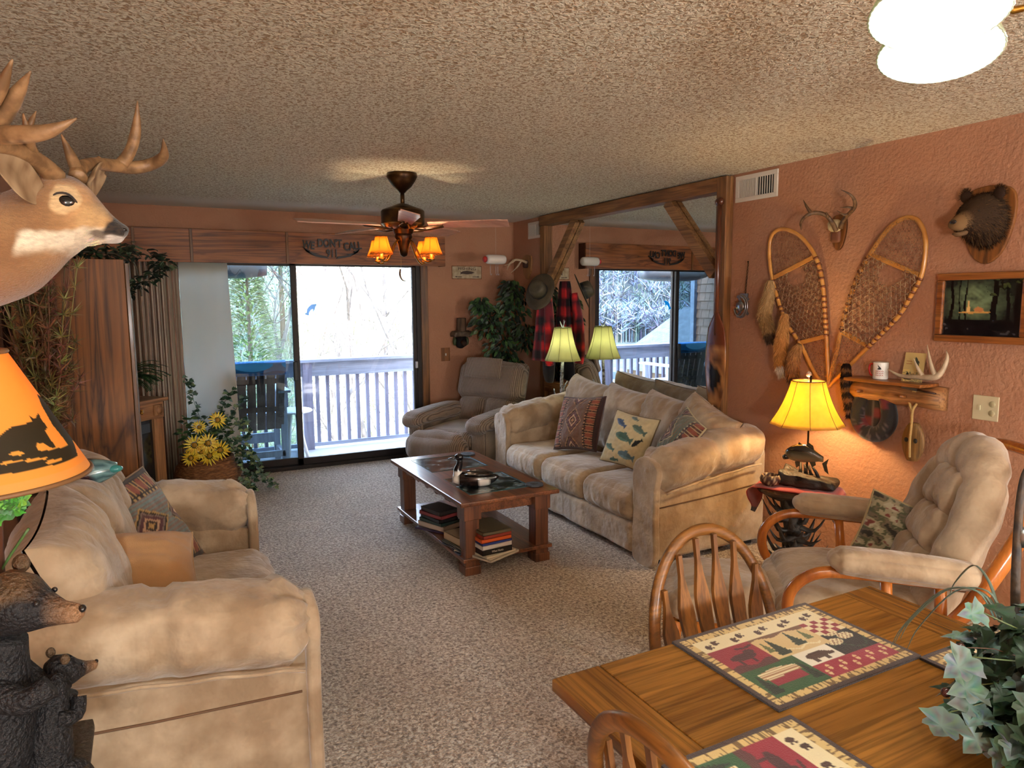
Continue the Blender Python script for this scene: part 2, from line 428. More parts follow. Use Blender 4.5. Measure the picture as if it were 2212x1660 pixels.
b = N.new('ShaderNodeBump'); b.inputs['Distance'].default_value = .012; L.new(mr.outputs[0], b.inputs['Strength']); L.new(na.outputs[0], b.inputs['Height']); L.new(b.outputs[0], P.inputs['Normal'])

# ------------------------------------------------------------------ room shell
T = .15
DX0, DX1, DZ = .06, 2.515, 1.975
struct('floor', G().bb((XL - T, YF - T, -.1), (XR + T, YB + .12, 0)), m_carpet)
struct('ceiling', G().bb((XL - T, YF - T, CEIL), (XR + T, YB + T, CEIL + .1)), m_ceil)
struct('wall_right', G().bb((XR, YF - T, 0), (XR + T, YB + T, CEIL)), m_wall)
struct('wall_left', G().bb((XL - T, YF - T, 0), (XL, YB + T, CEIL)), m_wall)
struct('wall_front', G().bb((XL, YF - T, 0), (XR, YF, CEIL)), pm('cream_bounce_paint', hx(232, 226, 212), .8, bump=(55, .3, .008)))  # unseen wall, made cream to bounce light onto the ceiling
g = G(); g.bb((XL, YB, 0), (DX0, YB + T, CEIL)); g.bb((DX1, YB, 0), (XR, YB + T, CEIL)); g.bb((DX0, YB, DZ + .04), (DX1, YB + T, CEIL))
struct('wall_back', g, m_wall)
# wood casing at right of door
g = G(); g.bb((DX1 + .0, YB - .02, 0), (DX1 + .075, YB + .0, 1.97)); struct('trim_1', g, m_oakz, bevel=.004)
# sliding door
dr = thing('door_1', 'bronze framed sliding glass door', 'door', (DX0, YB + .06, 0)); del dr['category']; dr['kind'] = 'structure'
def DD(name, boxes, mat, par, bevel=.003, **k):
    g = G()
    for a, b_ in boxes: g.bb(a, b_)
    return g.build(name, mat, par, False, bevel=bevel, **k)
WD = DX1 - DX0
DD('frame', [((0, -.06, 0), (.04, .06, DZ + .04)), ((WD - .045, -.06, 0), (WD, .06, DZ + .04)), ((0, -.06, DZ), (WD, .06, DZ + .04)), ((0, -.075, 0), (WD, .07, .035))], m_dark, dr)
mxp = 1.222
def panel(x0, x1, yo, name):
    p = DD(name, [((x0, yo - .018, .035), (x0 + .05, yo + .018, DZ)), ((x1 - .05, yo - .018, .035), (x1, yo + .018, DZ)), ((x0, yo - .018, .035), (x1, yo + .018, .1)), ((x0, yo - .018, DZ - .03), (x1, yo + .018, DZ))], m_dark, dr)
    return p
pA = panel(.03, mxp + .02, .028, 'fixed_panel'); pB = panel(mxp - .045, WD - .03, -.025, 'sliding_panel')
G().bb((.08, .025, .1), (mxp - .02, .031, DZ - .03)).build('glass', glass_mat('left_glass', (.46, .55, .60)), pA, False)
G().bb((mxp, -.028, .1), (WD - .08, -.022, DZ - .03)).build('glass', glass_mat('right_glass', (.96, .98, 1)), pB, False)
DD('door_handle', [((mxp - .06, -.085, .86), (mxp - .015, -.045, 1.05))], m_black, pB, .01)
DD('door_lock', [((WD - .07, -.07, .92), (WD - .045, -.04, .99))], m_steel, pB, .004)

# valance
v = thing('valance', 'long oak board valance box above the sliding glass door', 'valance', (-.62, YB - .15, 1.955))
xe = at(962, 560, y=YB - .15).x + .62
g = G(); g.bb((0, 0, 0), (xe, .022, .285)); g.build('face_board', m_panel, v, False, bevel=.003)
g = G(); g.bb((xe - .02, .022, 0), (xe, .15, .285)); g.build('end_board', pm('dark_wood_end', hx(74, 40, 24), .6), v, False)
g = G(); g.bb((0, .022, .265), (xe - .02, .15, .285)); g.build('top_board', m_oakx, v, False)
for px in (288, 413, 620):
    X = at(px, 530, y=YB - .15).x + .62; g = G(); g.bb((X - .012, -.012, 0), (X + .012, 0, .285)); g.build('batten', m_oakz, v, False, bevel=.003)
# cut-out sign
sg = thing('metal_wall_sign', 'black cut metal sign reading WE DON\'T CALL 911 on the valance', 'sign', (at(717, 537, y=YB - .165).x, YB - .172, 2.105))
for s_, x_, z_, rr_, sz in (('WE', -.215, .02, .12, .1), ("DON'T", -.02, .04, 0, .1), ('CALL', .195, .02, -.12, .1), ('911', .0, -.052, 0, .1)):
    text(s_, sz, m_black, sg, frame4((x_, 0, z_), (cos(rr_), 0, -sin(rr_)), (sin(rr_), 0, cos(rr_))), .004, sx=.72, bold=.0025)
for s_ in (-1, 1):
    g = G(); g.prism([(s_ * .27, .005), (s_ * .2, -.03), (s_ * .24, -.035), (s_ * .12, -.055), (s_ * .16, -.062), (s_ * .06, -.075), (s_ * .03, -.1), (s_ * .1, -.09), (s_ * .16, -.078), (s_ * .22, -.05)], lambda u, w: (u, -.003, w), (0, .006, 0))
    g.build('pistol_cutout', m_black, sg, False)

# ------------------------------------------------------------------ outdoors
BF = -.05; RY = 8.0
struct('floor_balcony', G().bb((-.35, YB + T + .01, BF - .12), (5.2, RY + .12, BF)), pm('balcony_carpet', hx(150, 150, 150), .95, bump=(200, .6, .01), var=(160, hx(110, 110, 112), .8)))
for i, y_ in enumerate((7.1, 7.75)):
    struct('trim_%d' % (i + 3), G().bb((-.35, y_, 2.6), (5.2, y_ + .09, 2.75)), pm('soffit', hx(120, 104, 92), .8))
m_rail = wood('rail_grey_wood', hx(104, 112, 126), hx(138, 146, 160), 0, 1, .8, 0, .5)  # grey wood, lightened in colour for the overexposure flare outside
m_railz = wood('rail_grey_wood_z', hx(88, 88, 104), hx(116, 116, 132), 2, 1, .8, 0, .5)
rl = thing('balcony_railing', 'weathered, flare-lightened grey wooden balcony railing with square balusters', 'railing', (0, RY, BF))
g = G(); g.bb((-.3, -.06, .985), (5.1, .09, 1.02)); g.build('cap_rail', m_rail, rl, False, bevel=.005)
g = G(); g.bb((-.3, -.03, .83), (5.1, .01, .985)); g.build('fascia_rail', m_rail, rl, False)
g = G(); g.bb((-.3, -.02, .03), (5.1, .02, .07)); g.build('bottom_rail', m_rail, rl, False)
for X in (-.28, 1.565, 3.4, 5.05):
    g = G(); g.bb((X - .05, -.05, .0), (X + .05, .05, .985)); g.build('post', m_railz, rl, False)
X = 1.565 - .115 * 15
for i in range(45):
    x_ = X + i * .115
    if all(abs(x_ - q) > .07 for q in (-.28, 1.565, 3.4, 5.05)) and x_ < 5.0:
        g = G(); g.bb((x_ - .018, .0, .05), (x_ + .018, .036, .9)); g.build('baluster', m_railz, rl, False)
# shingled side wall of the balcony
def shingles():
    g = G(); x = -.2
    for i in range(24):
        z0 = -.3 + i * .125; o = (i % 2) * .09 + random.uniform(-.03, .03); y = YB + T - .1 + o
        while y < 8.15:
            w = random.uniform(.09, .19); c = random.uniform(.75, 1.1); g.cur = (hx(130, 92, 72)[0] * c, hx(130, 92, 72)[1] * c, hx(130, 92, 72)[2] * c)
            y1 = min(y + w, 8.17)
            vs = [V((x, y, z0)), V((x, y1 - .006, z0)), V((x - .02, y1 - .006, z0 + .135)), V((x - .02, y, z0 + .135))]
            vs2 = [p - V((.012, 0, 0)) for p in vs]
            g.add(vs + vs2, [(0, 1, 2, 3), (7, 6, 5, 4), (0, 4, 5, 1), (1, 5, 6, 2), (3, 7, 4, 0)]); y += w
    g.cur = hx(120, 90, 70); g.bb((x - .2, YB + T + .02, -.4), (x - .034, 8.16, 2.6))
    return g
o = shingles().build('wall_side_balcony', m_paint, None, False); o['kind'] = 'structure'
g = G(); g.bb((-.24, 8.17, -.4), (-.16, 8.25, 2.6)); o = g.build('trim_2', m_rail, None, False); o['kind'] = 'structure'
th = thing('wall_thermometer', 'round white thermometer on the shingled balcony wall, seen in the mirror', 'thermometer', (-.19, 7.36, 1.66))
R90 = Matrix.Rotation(pi / 2, 4, 'Y')
G().lathe([(0, .02), (.11, .02), (.115, .015), (.115, 0), (0, 0)], ax=R90, n=32).build('dial', m_white, th, ang=30)
G().bar((.024, 0, 0), (.024, .05, .06), .004, .006, (1, 0, 0)).build('needle', m_black, th, False)

# high back patio chair with towel
def patio_chair():
    t = thing('patio_chair', 'tall weathered, flare-lightened slatted patio chair with a blue towel, out on the balcony', 'chair', (.86, 7.28, BF))
    m = wood('patio_wood', hx(124, 102, 92), hx(156, 132, 118), 2, 1, .85, 0, .6); mg = wood('patio_wood_grey', hx(160, 166, 178), hx(200, 206, 216), 2, 1, .8, 0, .5)  # wood colours lightened to carry the flare around the chair
    tops = [.98, 1.04, 1.07, 1.075, 1.07, 1.04, .98]
    for i in range(7):
        x = -.255 + i * .085; g = G(); g.bar((x, -.14, .42), (x * 1.05, -.27, tops[i]), .078, .02, (0, 1, 0)); g.build('back_slat', m, t, False, bevel=.003)
    for z_, y_ in ((.6, -.205), (.88, -.26)):
        g = G(); g.bb((-.3, y_, z_), (.3, y_ + .03, z_ + .05)); g.build('back_rail', m, t, False)
    for i in range(5):
        g = G(); g.bb((-.28, -.12 + i * .1, .555), (.28, -.03 + i * .1, .575)); g.build('seat_slat', mg, t, False)
    for sx_ in (-1, 1):
        for y_ in (-.14, .34):
            g = G(); g.bb((sx_ * .3 - .03, y_ - .02, 0), (sx_ * .3 + .03, y_ + .03, .78)); g.build('leg', mg, t, False)
        g = G(); g.bb((sx_ * .3 - .06, -.24, .78), (sx_ * .3 + .06, .42, .805)); g.build('armrest', mg, t, False, bevel=.004)
        g = G(); g.bb((sx_ * .3 - .02, -.14, .12), (sx_ * .3 + .02, .34, .17)); g.build('side_stretcher', mg, t, False)
    g = G(); g.bb((-.3, .33, .2), (.3, .37, .3)); g.build('footrest', mg, t, False)
    g = G(); g.bb((-.3, -.16, .14), (.3, -.12, .2)); g.build('stretcher', mg, t, False)
    g = G(); g.cur = hx(40, 128, 190)
    g.grid(lambda u, v: (-.31 + .62 * u, -.31 - .02 * sin(v * pi) + (.02 * sin(u * 9)) * v if v < .5 else -.31 + .05 * (v - .5) + .004, (.97 + .26 * v) if v < .5 else (1.1 - .12 * (v - .5))), 16, 12)
    o = g.build('towel', m_cloth, None, True, solid=.012, loc=(.86, 7.28, BF)); tag(o, 'blue towel draped over the top of the patio chair back', 'towel')
patio_chair()
t = thing('patio_table', 'small round white patio table beside the balcony chair, seen in the mirror', 'table', (1.32, 7.62, BF))
G().lathe([(0, .5), (.2, .5), (.215, .51), (.2, .525), (0, .525)], n=24).build('tabletop', m_white, t)
for a in range(3):
    g = G(); g.tube([(.04 * cos(a * 2.1), .04 * sin(a * 2.1), .5), (.15 * cos(a * 2.1), .15 * sin(a * 2.1), 0)], .018); g.build('leg', m_white, t)
# boat hull ornament
t = thing('hanging_boat_hull', 'dark grey boat shaped hull hanging under the balcony ceiling outside the glass', 'boat', (.62, 7.75, 1.96))
g = G(); secs = []
for i in range(17):
    u = i / 16; w = .16 * (1 - (abs(u - .55) / .56) ** 2.6) + .004; h = .13 * (1 - (abs(u - .6) / .62) ** 3) + .004; x = -.75 + 1.28 * u
    secs.append([V((x, w * cos(a), -h * abs(sin(a)) ** .8 if sin(a) < 0 else .05 * sin(a))) + V((0, 0, .02)) for a in [2 * pi * k / 20 for k in range(20)]])
g.loft(secs); g.build('hull', pm('hull_paint', hx(64, 70, 78), .5), t)
for x in (-.5, .3): G().tube([(x, 0, .05), (x, 0, .64)], .004).build('hanging_cord', m_black, t)

# ground, lake and hill
def th_(x, y):
    base = -4.2
    r = 16 + max(0, min(1, (x + 6) / 8)) * -4
    near = max(0, (y - 11)) * .34 if x > -4 + (y - 10) * -.02 else 0
    k = max(0, min(1, (x + 4) / 5)); h1 = base + near * k
    far = max(0, (sqrt(x * x + y * y) - 95)) * .62
    h2 = base - .35 * (1 - k) + far
    return min(max(h1, h2), 34) + .5 * nz((x, y, 0), .12)
g = G(); NX, NY = 90, 80
g.grid(lambda u, v: (lambda x, y: (x, y, th_(x, y)))(-190 + 300 * u, 9 + 190 * v ** 1.5), NX, NY, lambda u, v: hx(44, 50, 56) if -190 + 300 * u < -3.5 - .05 * (190 * v ** 1.5) else hx(132, 126, 96))
m_ground = pm('grass_and_leaf_litter', hx(176, 164, 120), .95, attr=True, var=(.5, hx(92, 100, 60), .3), bump=(3, 1, .3), detail=10)
o = g.build('ground', m_ground, None); o['kind'] = 'structure'
g = G(); g.add([(-190, 14, -4.3), (-2, 14, -4.3), (-2, 120, -4.3), (-190, 120, -4.3)], [(0, 1, 2, 3)])
o = g.build('lake', pm('lake_water', hx(40, 54, 70), .12, bump=(2, .2, .1)), None, False); tag(o, 'calm blue grey lake at the foot of the far hill', 'lake', kind='stuff')
# trees
m_bark = pm('pale_bark', hx(92, 84, 78), .9, var=(6, hx(50, 44, 40), .7))
def branch(g, p, d, l, r, depth):
    n = 3; path = [p]; q = p.copy(); dd = d.copy()
    for i in range(n):
        dd = (dd + V((random.uniform(-.2, .2), random.uniform(-.2, .2), random.uniform(-.08, .16)))).normalized(); q = q + dd * (l / n); path.append(q.copy())
    g.tube(path, [r * (1 - .3 * i) for i in range(4)], 4 if depth < 2 else 3, cap=False)
    if depth <= 0: return
    for k in range(4 if depth > 1 else 4):
        i = random.choice((1, 2, 3)); b0 = path[i]
        e = (dd + V((random.uniform(-1, 1), random.uniform(-1, 1), random.uniform(-.3, .7)))).normalized()
        branch(g, b0, e, l * random.uniform(.5, .75), r * .45, depth - 1)
kinds = ['leaning', 'tall slender', 'forked', 'spreading', 'twisted']
tp = [(2.2, 12.5), (3.9, 14), (5.6, 13), (1.2, 15), (4.8, 17), (7.5, 16), (3.0, 20), (6.5, 21), (.2, 19), (9.5, 20), (-1.5, 23), (1.8, 25)]
for i, (x, y) in enumerate(tp):
    g = G(); h = random.uniform(4.2, 6)
    branch(g, V((0, 0, 0)), V((random.uniform(-.2, .2), 0, 1)), h, .09, 4)
    tag(g.build('bare_tree', m_bark, None, loc=(x, y, th_(x, y) - .2)), 'bare pale winter tree among the tangled branches on the bank behind the railing', 'tree', 'bare trees on the bank beyond the balcony')
def evergreen(x, y, h, r, label):
    g = G(); z0 = th_(x, y)
    g.cur = hx(90, 70, 50); g.tube([(0, 0, 0), (0, 0, h)], [.1, .02], 6)
    for i in range(5200):
        t_ = random.random() ** .8; a = random.uniform(0, 2 * pi); rr_ = r * (1 - t_) ** .8 * random.uniform(.5, 1) * (1 + .25 * sin(a * 3 + t_ * 14)); c = random.uniform(.8, 1.3)
        p = V((rr_ * cos(a), rr_ * sin(a), .3 + t_ * h))
        g.leaf(p, (cos(a), sin(a), random.uniform(-.2, .7)), (0, 0, 1), .16, .045, [q * c for q in hx(112, 128, 72)])
    tag(g.build('evergreen_tree', m_leaf, None, loc=(x, y, z0)), label, 'tree')
evergreen(1.55, 12.6, 5.6, 1.15, 'yellow green cedar tree left of the door mullion beyond the railing')
evergreen(4.0, 24, 5.5, 1.5, 'distant small cedar tree up the bank behind bare branches')
# brush
g = G()
for i in range(2600):
    x = random.uniform(-1, 12); y = random.uniform(11, 26); z = th_(x, y); l = random.uniform(.4, 1.7)
    g.cur = random.choice((hx(110, 100, 88), hx(76, 68, 58), hx(96, 98, 62), hx(140, 132, 120)))
    p = V((x, y, z)); q = p + V((random.uniform(-.7, .7), random.uniform(-.4, .4), l)); m_ = (p + q) / 2 + V((random.uniform(-.2, .2),) * 3)
    g.tube([p, m_, q], [.014, .01, .004], 3, cap=False)
tag(g.build('brush', m_paint, None), 'tangled pale brush and twigs covering the bank', 'brush', kind='stuff')
# far hillside woods
g = G()
for i in range(5200):
    a = random.uniform(.25, 1.35); d_ = 90 + 60 * random.random() ** 1.4; x = -d_ * sin(a); y = d_ * cos(a)
    if y < 10: continue
    z = th_(x, y); s = random.uniform(1.0, 2.4)
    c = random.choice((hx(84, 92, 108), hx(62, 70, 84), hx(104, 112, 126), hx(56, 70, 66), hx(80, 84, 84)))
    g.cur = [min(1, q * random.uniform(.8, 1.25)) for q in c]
    g.tube([(x, y, z - 1), (x, y, z + s * 2.2)], [.1, .04], 3, cap=False)
    for k in range(16):
        b_ = V((x, y, z + s * random.uniform(.8, 2))); e = b_ + V((random.uniform(-s, s), random.uniform(-s, s), random.uniform(.2, s)))
        g.strand(b_, e, .09, [min(1, q * random.uniform(.7, 1.2)) for q in c])
tag(g.build('hillside_woods', m_paint, None, False), 'bare winter woods on the far hill across the lake', 'woods', kind='stuff')
# neighbouring building
nb = thing('neighbouring_building', 'neighbouring building with grey shingle roof, seen in the mirror', 'building', (-9.8, 16.5, -4.6))
g = G(); g.bb((-4, -2.5, 0), (2.4, 3, 4.1)); g.build('wall', pm('clapboard', hx(96, 80, 68), .8, bump=(3, .5, .1)), nb, False)
g = G(); g.prism([(-5, 3.9), (2.9, 3.9), (-.6, 5.9)], lambda u, w: (u, -3, w), (0, 6.6, 0)); g.build('roof', pm('grey_shingles', hx(60, 66, 70), .9, bump=(8, .7, .05), var=(5, hx(44, 50, 54), .9)), nb, False)
g = G(); g.bb((2.4, -1.5, 2.0), (2.43, -.6, 3.1)); g.build('window', m_white, nb, False)
# ------------------------------------------------------------------ patterns for woven things
K_ = (.015, .012, .01)
def aztec(u, v, a=hx(112, 78, 64), b=hx(58, 36, 34), c=hx(176, 132, 96), d=hx(112, 88, 70)):
    """u across, v up, both -1..1"""
    w = noise.noise(V((u * 60, v * 60, 0))) * .1
    au = abs(u)
    if au > .93 or abs(v) > .95: col = b
    elif au > .58:
        k = (v * 4) % 1; q = abs(k - .5) * 2; e = (au - .58) / .35
        col = hx(140, 78, 60) if q > abs(e - .5) * 2 else b
        if .25 < q < .4: col = c
        if e < .08 or e > .92: col = K_
    elif au > .5: col = c if int(v * 18) % 2 else b
    else:
        m = abs(u) / .42 + abs((v if abs(v) < .62 else abs(v) - 1.0)) / .55
        if m < .16: col = c
        elif m < .3: col = b
        elif m < .42: col = hx(196, 160, 128)
        elif m < .62: col = hx(92, 56, 62)
        elif m < .72: col = a
        elif m < .82: col = K_
        elif m < .92: col = c
        else: col = a if int(u * 26) % 2 else d
    return [max(0, q * (1 + w * 3)) for q in col]
def blob(x, y, cx, cy, rx, ry): return ((x - cx) / rx) ** 2 + ((y - cy) / ry) ** 2 < 1
def fishshape(x, y, cx, cy, l, ang):
    dx, dy = x - cx, y - cy; a = dx * cos(ang) + dy * sin(ang); b = -dx * sin(ang) + dy * cos(ang); a /= l; b /= l
    if abs(a) < .42 and abs(b) < .17 * (1 - (a / .45) ** 2) ** .7: return 2 if b < -.06 else 1
    if .36 < a < .55 and abs(b) < (a - .33) * .8: return 1
    if -.05 < a < .12 and .1 < b < .24: return 1
    return 0
def fishpat(u, v):
    base = hx(206, 192, 152)
    w = noise.noise(V((u * 9, v * 9, 3))) * .12
    for cx, cy, l, an, c in ((-.45, .55, .62, -.45, hx(70, 92, 128)), (.42, .45, .7, -.35, hx(88, 112, 104)), (-.1, .02, .85, -.2, hx(74, 104, 96)), (.55, -.08, .5, .8, hx(30, 34, 36)), (-.62, -.45, .55, -.35, hx(84, 116, 112)), (.2, -.62, .8, -.1, hx(92, 120, 130)), (.05, .85, .4, -.3, hx(90, 110, 110)), (-.3, -.9, .4, .1, hx(74, 104, 96))):
        k = fishshape(u, v, cx, cy, l, an)
        if k: return [q * (1 if k == 1 else 1.7) for q in c]
    return [q * (1 + w) for q in base]
def camo(u, v):
    n = noise.noise(V((u * 3.2, v * 5.5, 1))) + .6 * noise.noise(V((u * 9, v * 14, 5)))
    n = noise.noise(V((u * 2.6, v * 3.4, 1))) + .5 * noise.noise(V((u * 6, v * 7, 5))) + .25 * noise.noise(V((u * 13, v * 15, 8)))
    if n < -.35: return hx(52, 48, 40)
    if n < -.1: return hx(112, 98, 78)
    if n < .12: return hx(84, 88, 62)
    if n < .4: return hx(156, 146, 118)
    return hx(120, 60, 52) if noise.noise(V((u * 5, v * 5, 9))) > .1 else hx(176, 168, 142)
def pillow(w, h, t, front, back, name, label, pos, X, Y, nn=72, wr=.012, cat='pillow', group=None, piping=None):
    """throw pillow: two dense faces sewn together; X right, Y up directions; one mesh"""
    X = V(X).normalized(); Y = V(Y); Y = (Y - X * Y.dot(X)).normalized(); Z = X.cross(Y)
    g = G(); sd0 = random.uniform(0, 99)
    def prof(u, v):
        return (max(0, 1 - abs(u) ** 2.6)) ** .5 * (max(0, 1 - abs(v) ** 2.6)) ** .5
    def P(u, v, s_):
        cx = u * (1 - .07 * (1 - v * v) * abs(u)); cy = v * (1 - .07 * (1 - u * u) * abs(v))
        k = prof(u, v); e = noise.noise(V((u * 2.4 + sd0, v * 2.4, s_ * 3))) * wr * k + noise.noise(V((u * 7 + sd0, v * 7, s_))) * wr * .35
        return X * (cx * w / 2) + Y * (cy * h / 2) + Z * (s_ * (t / 2 * k + .003) + e)
    for s_, fc in ((1, front), (-1, back)):
        f = (lambda a, b_: P(2 * a - 1, 2 * b_ - 1, s_)) if s_ > 0 else (lambda a, b_: P(1 - 2 * a, 2 * b_ - 1, s_))
        q = (lambda a, b_: fc(2 * a - 1, 2 * b_ - 1)) if callable(fc) else (lambda a, b_: fc)
        g.grid(f, nn, nn, q)
    o = g.build(name, m_cloth, None, loc=pos); tag(o, label, cat, group)
    if piping:
        ring = []
        for i in range(40):
            a = i / 40 * 4; k = int(a); e = (a - k) * 2 - 1
            u, v = ((e, -1), (1, e), (-e, 1), (-1, -e))[k]; cx = u * (1 - .07 * (1 - v * v) * abs(u)); cy = v * (1 - .07 * (1 - u * u) * abs(v)); ring.append(X * (cx * w / 2) + Y * (cy * h / 2))
        g = G(); g.cur = piping; g.tube(ring, .006, 6, closed=True); g.build('piping', m_cloth, o)
    return o

# ------------------------------------------------------------------ sofas
m_seam = pm('suede_seam', hx(112, 84, 62), .9)
def wrink(amp, sc=(1, 1, 1), seed=0):
    def f(p, un): 
        n = noise.noise(V((p.x * sc[0] + seed, p.y * sc[1], p.z * sc[2]))); return p * (1 + 0) + V((0, 0, 0)) + un.normalized() * amp * n
    return f
def sofa(name, label, L, nseat, backs, loc, rz):
    t = thing(name, label, 'sofa', loc, rz)
    D = .94; F = -D / 2; A = .2; H = L / 2
    g = G(); 
    def scal(p, un):
        if un.y < -.5: p = p + V((0, -.018 * abs(sin((p.x / L + .5) * pi * 4)) ** .5, 0))
        return p
    g.rbox((0, F + .06, .135), (L - 2 * A + .03, .12, .19), .03, 26, fn=scal); g.build('front_rail', m_suede, t)
    g = G(); g.bb((-H + .03, F + .1, .04), (H - .03, -F - .02, .25)); g.build('base', m_suede, t, False, bevel=.02)
    for x in (-H + .1, H - .1):
        for y in (F + .1, -F - .1): G().bb((x - .03, y - .03, 0), (x + .03, y + .03, .05)).build('foot', m_black, t, False)
    w = (L - 2 * A) / nseat
    for i in range(nseat):
        x = -H + A + w * (i + .5); sd0 = i * 7.3
        def sf(p, un, sd0=sd0):
            k = noise.noise(V((p.x * 2.5 + sd0, p.y * 2.5, 0))) * .012
            if un.y < -.55: k2 = .012 * noise.noise(V((p.x * 46 + sd0, p.z * 4, 0))); p = p + V((0, k2 - .012, 0))
            if un.z > .3: p = p + V((0, 0, k - .02 * (un.y > .2)))
            return p
        g = G(); g.rbox((x, -.1, .325), (w - .004, .76, .2), .07, 30, puff=.022, fn=sf); g.build('seat_cushion', m_suede, t)
    # back frame
    def bf(p, un): return p + V((0, -.03 * un.z, 0))
    g = G(); g.rbox((0, .37, .46), (L - .1, .17, .62), .07, 12, fn=bf); g.build('back_frame', m_suede, t)
    for i, (x, bw, bh, tilt, zc) in enumerate(backs):
        def pf(p, un, s0=i * 3.1, bw=bw):
            n = noise.noise(V((p.x * 3 + s0, p.y * 3, p.z * 3))) * .03 + noise.noise(V((p.x * 11 + s0, p.y * 6, p.z * 11))) * .008
            edge = max(abs(un.x), abs(un.z))
            if edge > .6: n += .012 * sin(atan2(un.z, un.x) * 26 + s0) * (edge - .6) / .4
            q = p + V((un.x * .3, un.y, un.z * .3)) * n
            q.z += .035 * (abs(un.x) ** 3) * (un.z > .4); return q
        R = Matrix.Rotation(radians(-18), 3, 'X') @ Matrix.Rotation(tilt, 3, 'Y'); ctr = V((x, .19, zc)); s0 = i * 3.1
        def bp_(a, b, s_, bw=bw, bh=bh, R=R, ctr=ctr, s0=s0):
            u, v = 2 * a - 1, 2 * b - 1
            if s_ < 0: u = -u
            k = (max(0, 1 - abs(u) ** 4)) ** .5 * (max(0, 1 - abs(v) ** 4)) ** .5
            cx = u * (1 - .09 * (1 - v * v) * abs(u)); cy = v * (1 - .1 * (1 - u * u) * abs(v))
            th = atan2(v, u); ed = max(abs(u), abs(v)); fold = .011 * sin(th * 22 + s0 + 2 * noise.noise(V((u * 3, v * 3, s0)))) * max(0, ed - .45) * k
            e = noise.noise(V((u * 2 + s0, v * 2, s_ * 3))) * .022 * k + fold * 1.8
            return R @ V((cx * bw / 2, -s_ * (.135 * k + .004 + e), cy * bh / 2)) + ctr
        g = G()
        for s_ in (1, -1): g.grid(lambda a, b, s_=s_: bp_(a, b, s_), 48, 40)
        g.build('back_cushion', m_suede, t)
    for s_ in (-1, 1):
        x = s_ * (H - A / 2)
        # side body under the roll
        g = G()
        def body(p, un):
            top = .5 + .14 * min(1, max(0, (p.y - F) / .8)); z = .04 + (p.z + .25) / .5 * (top - .04); return V((p.x, p.y, z))
        g.rbox((x, 0, 0), (A - .03, D - .04, .5), .02, 14, fn=body); g.build('arm_body', m_suede, t)
        # front panel, slightly curled outwards at the top
        g = G(); pts = [(-.1, .02), (.1, .02), (.105, .3), (.115, .5), (.13, .57), (.12, .63), (.08, .66), (.0, .672), (-.06, .65), (-.1, .6), (-.11, .5), (-.1, .3)]
        pts = [(a * s_, b) for a, b in (catmull([V((p[0], p[1], 0)) for p in pts], 4, True) and [(q.x, q.y) for q in catmull([V((p[0], p[1], 0)) for p in pts], 4, True)])]
        if s_ < 0: pts = pts[::-1]
        g.prism(pts, lambda a, b: (x + a, F + .035, b), (0, -.045, 0)); g.build('arm_front_panel', m_suede, t, True, bevel=.012, ang=35, bseg=3)
        # pillow top roll
        secs = []; M_ = 44
        for i in range(M_ + 1):
            u = i / M_; y = F - .015 + u * (D - .03); zc = .60 + .13 * (u ** .8); e = min(1, (u * 9) ** .5 if u < .11 else 1) * min(1, ((1 - u) * 9) ** .5 if u > .89 else 1)
            e = max(e, .05); rx = .15 * e; rz_ = .098 * e; ring = []
            for k in range(28):
                a = 2 * pi * k / 28
                n = noise.noise(V((a * .9 * 2, y * 5 + s_, 1))) * .016 + noise.noise(V((a * 2, y * 17, s_ * 3))) * .007
                if abs(u - .5) < .03: n -= .014
                if u < .14: n += .012 * sin(a * 9)
                cx, cz = cos(a), sin(a); rr_ = 1 + n / .1
                q = V((x + s_ * .03 + cx * rx * rr_, y, zc + (cz * rz_ * rr_ if cz > 0 else cz * rz_ * (1.75 if cx * s_ > 0 else 1.9))))
                ring.append(q)
            secs.append(ring)
        g = G(); g.loft(secs if s_ < 0 or True else secs); g.build('arm_cushion', m_suede, t)
        g = G(); g.tube([(x + s_ * .15, F + .05 + .76 * i / 12, .47 + .1 * (i / 12) ** .8 + .003 * sin(i * 2)) for i in range(13)], .006, 6, smooth=2); g.build('piping', m_suede, t)
        g = G(); g.tube([(x + s_ * .087, F + .05, .37), (x + s_ * .087, 0, .39), (x + s_ * .087, -F - .06, .42)], .004, 6); g.build('side_seam', m_seam, t)
    return t
sofa('sofa', 'long tan microsuede three seat sofa in front of the timber framed mirror', 2.12, 3,
     [(-.64, .70, .57, .07, .67), (-.10, .68, .55, .05, .665), (.40, .66, .55, .06, .66), (.74, .52, .44, .3, .70)], (3.08, 4.27, 0), -pi / 2)
sofa('loveseat', 'tan microsuede loveseat in the left foreground, its arm towards the camera', 1.58, 2,
     [(-.44, .7, .6, -.05, .70), (.12, .68, .58, .04, .70), (.52, .46, .5, -.12, .70)], (-.045, 2.98, 0), pi / 2)
dX = (0, -1, 0)
pillow(.42, .43, .17, aztec, hx(80, 50, 44), 'throw_pillow', 'dark tasselled southwestern patterned pillow at the far end of the sofa', tuple(at(1252, 915, x=2.93)), (.3, -.95, .1), (.38, .1, .92), piping=hx(70, 40, 34))
pillow(.36, .38, .13, fishpat, hx(120, 84, 60), 'throw_pillow', 'cream pillow printed with trout, leaning on the middle of the sofa', tuple(at(1360, 952, x=2.93)), (.3, -.95, -.1), (.45, -.1, .88), piping=hx(120, 100, 70))
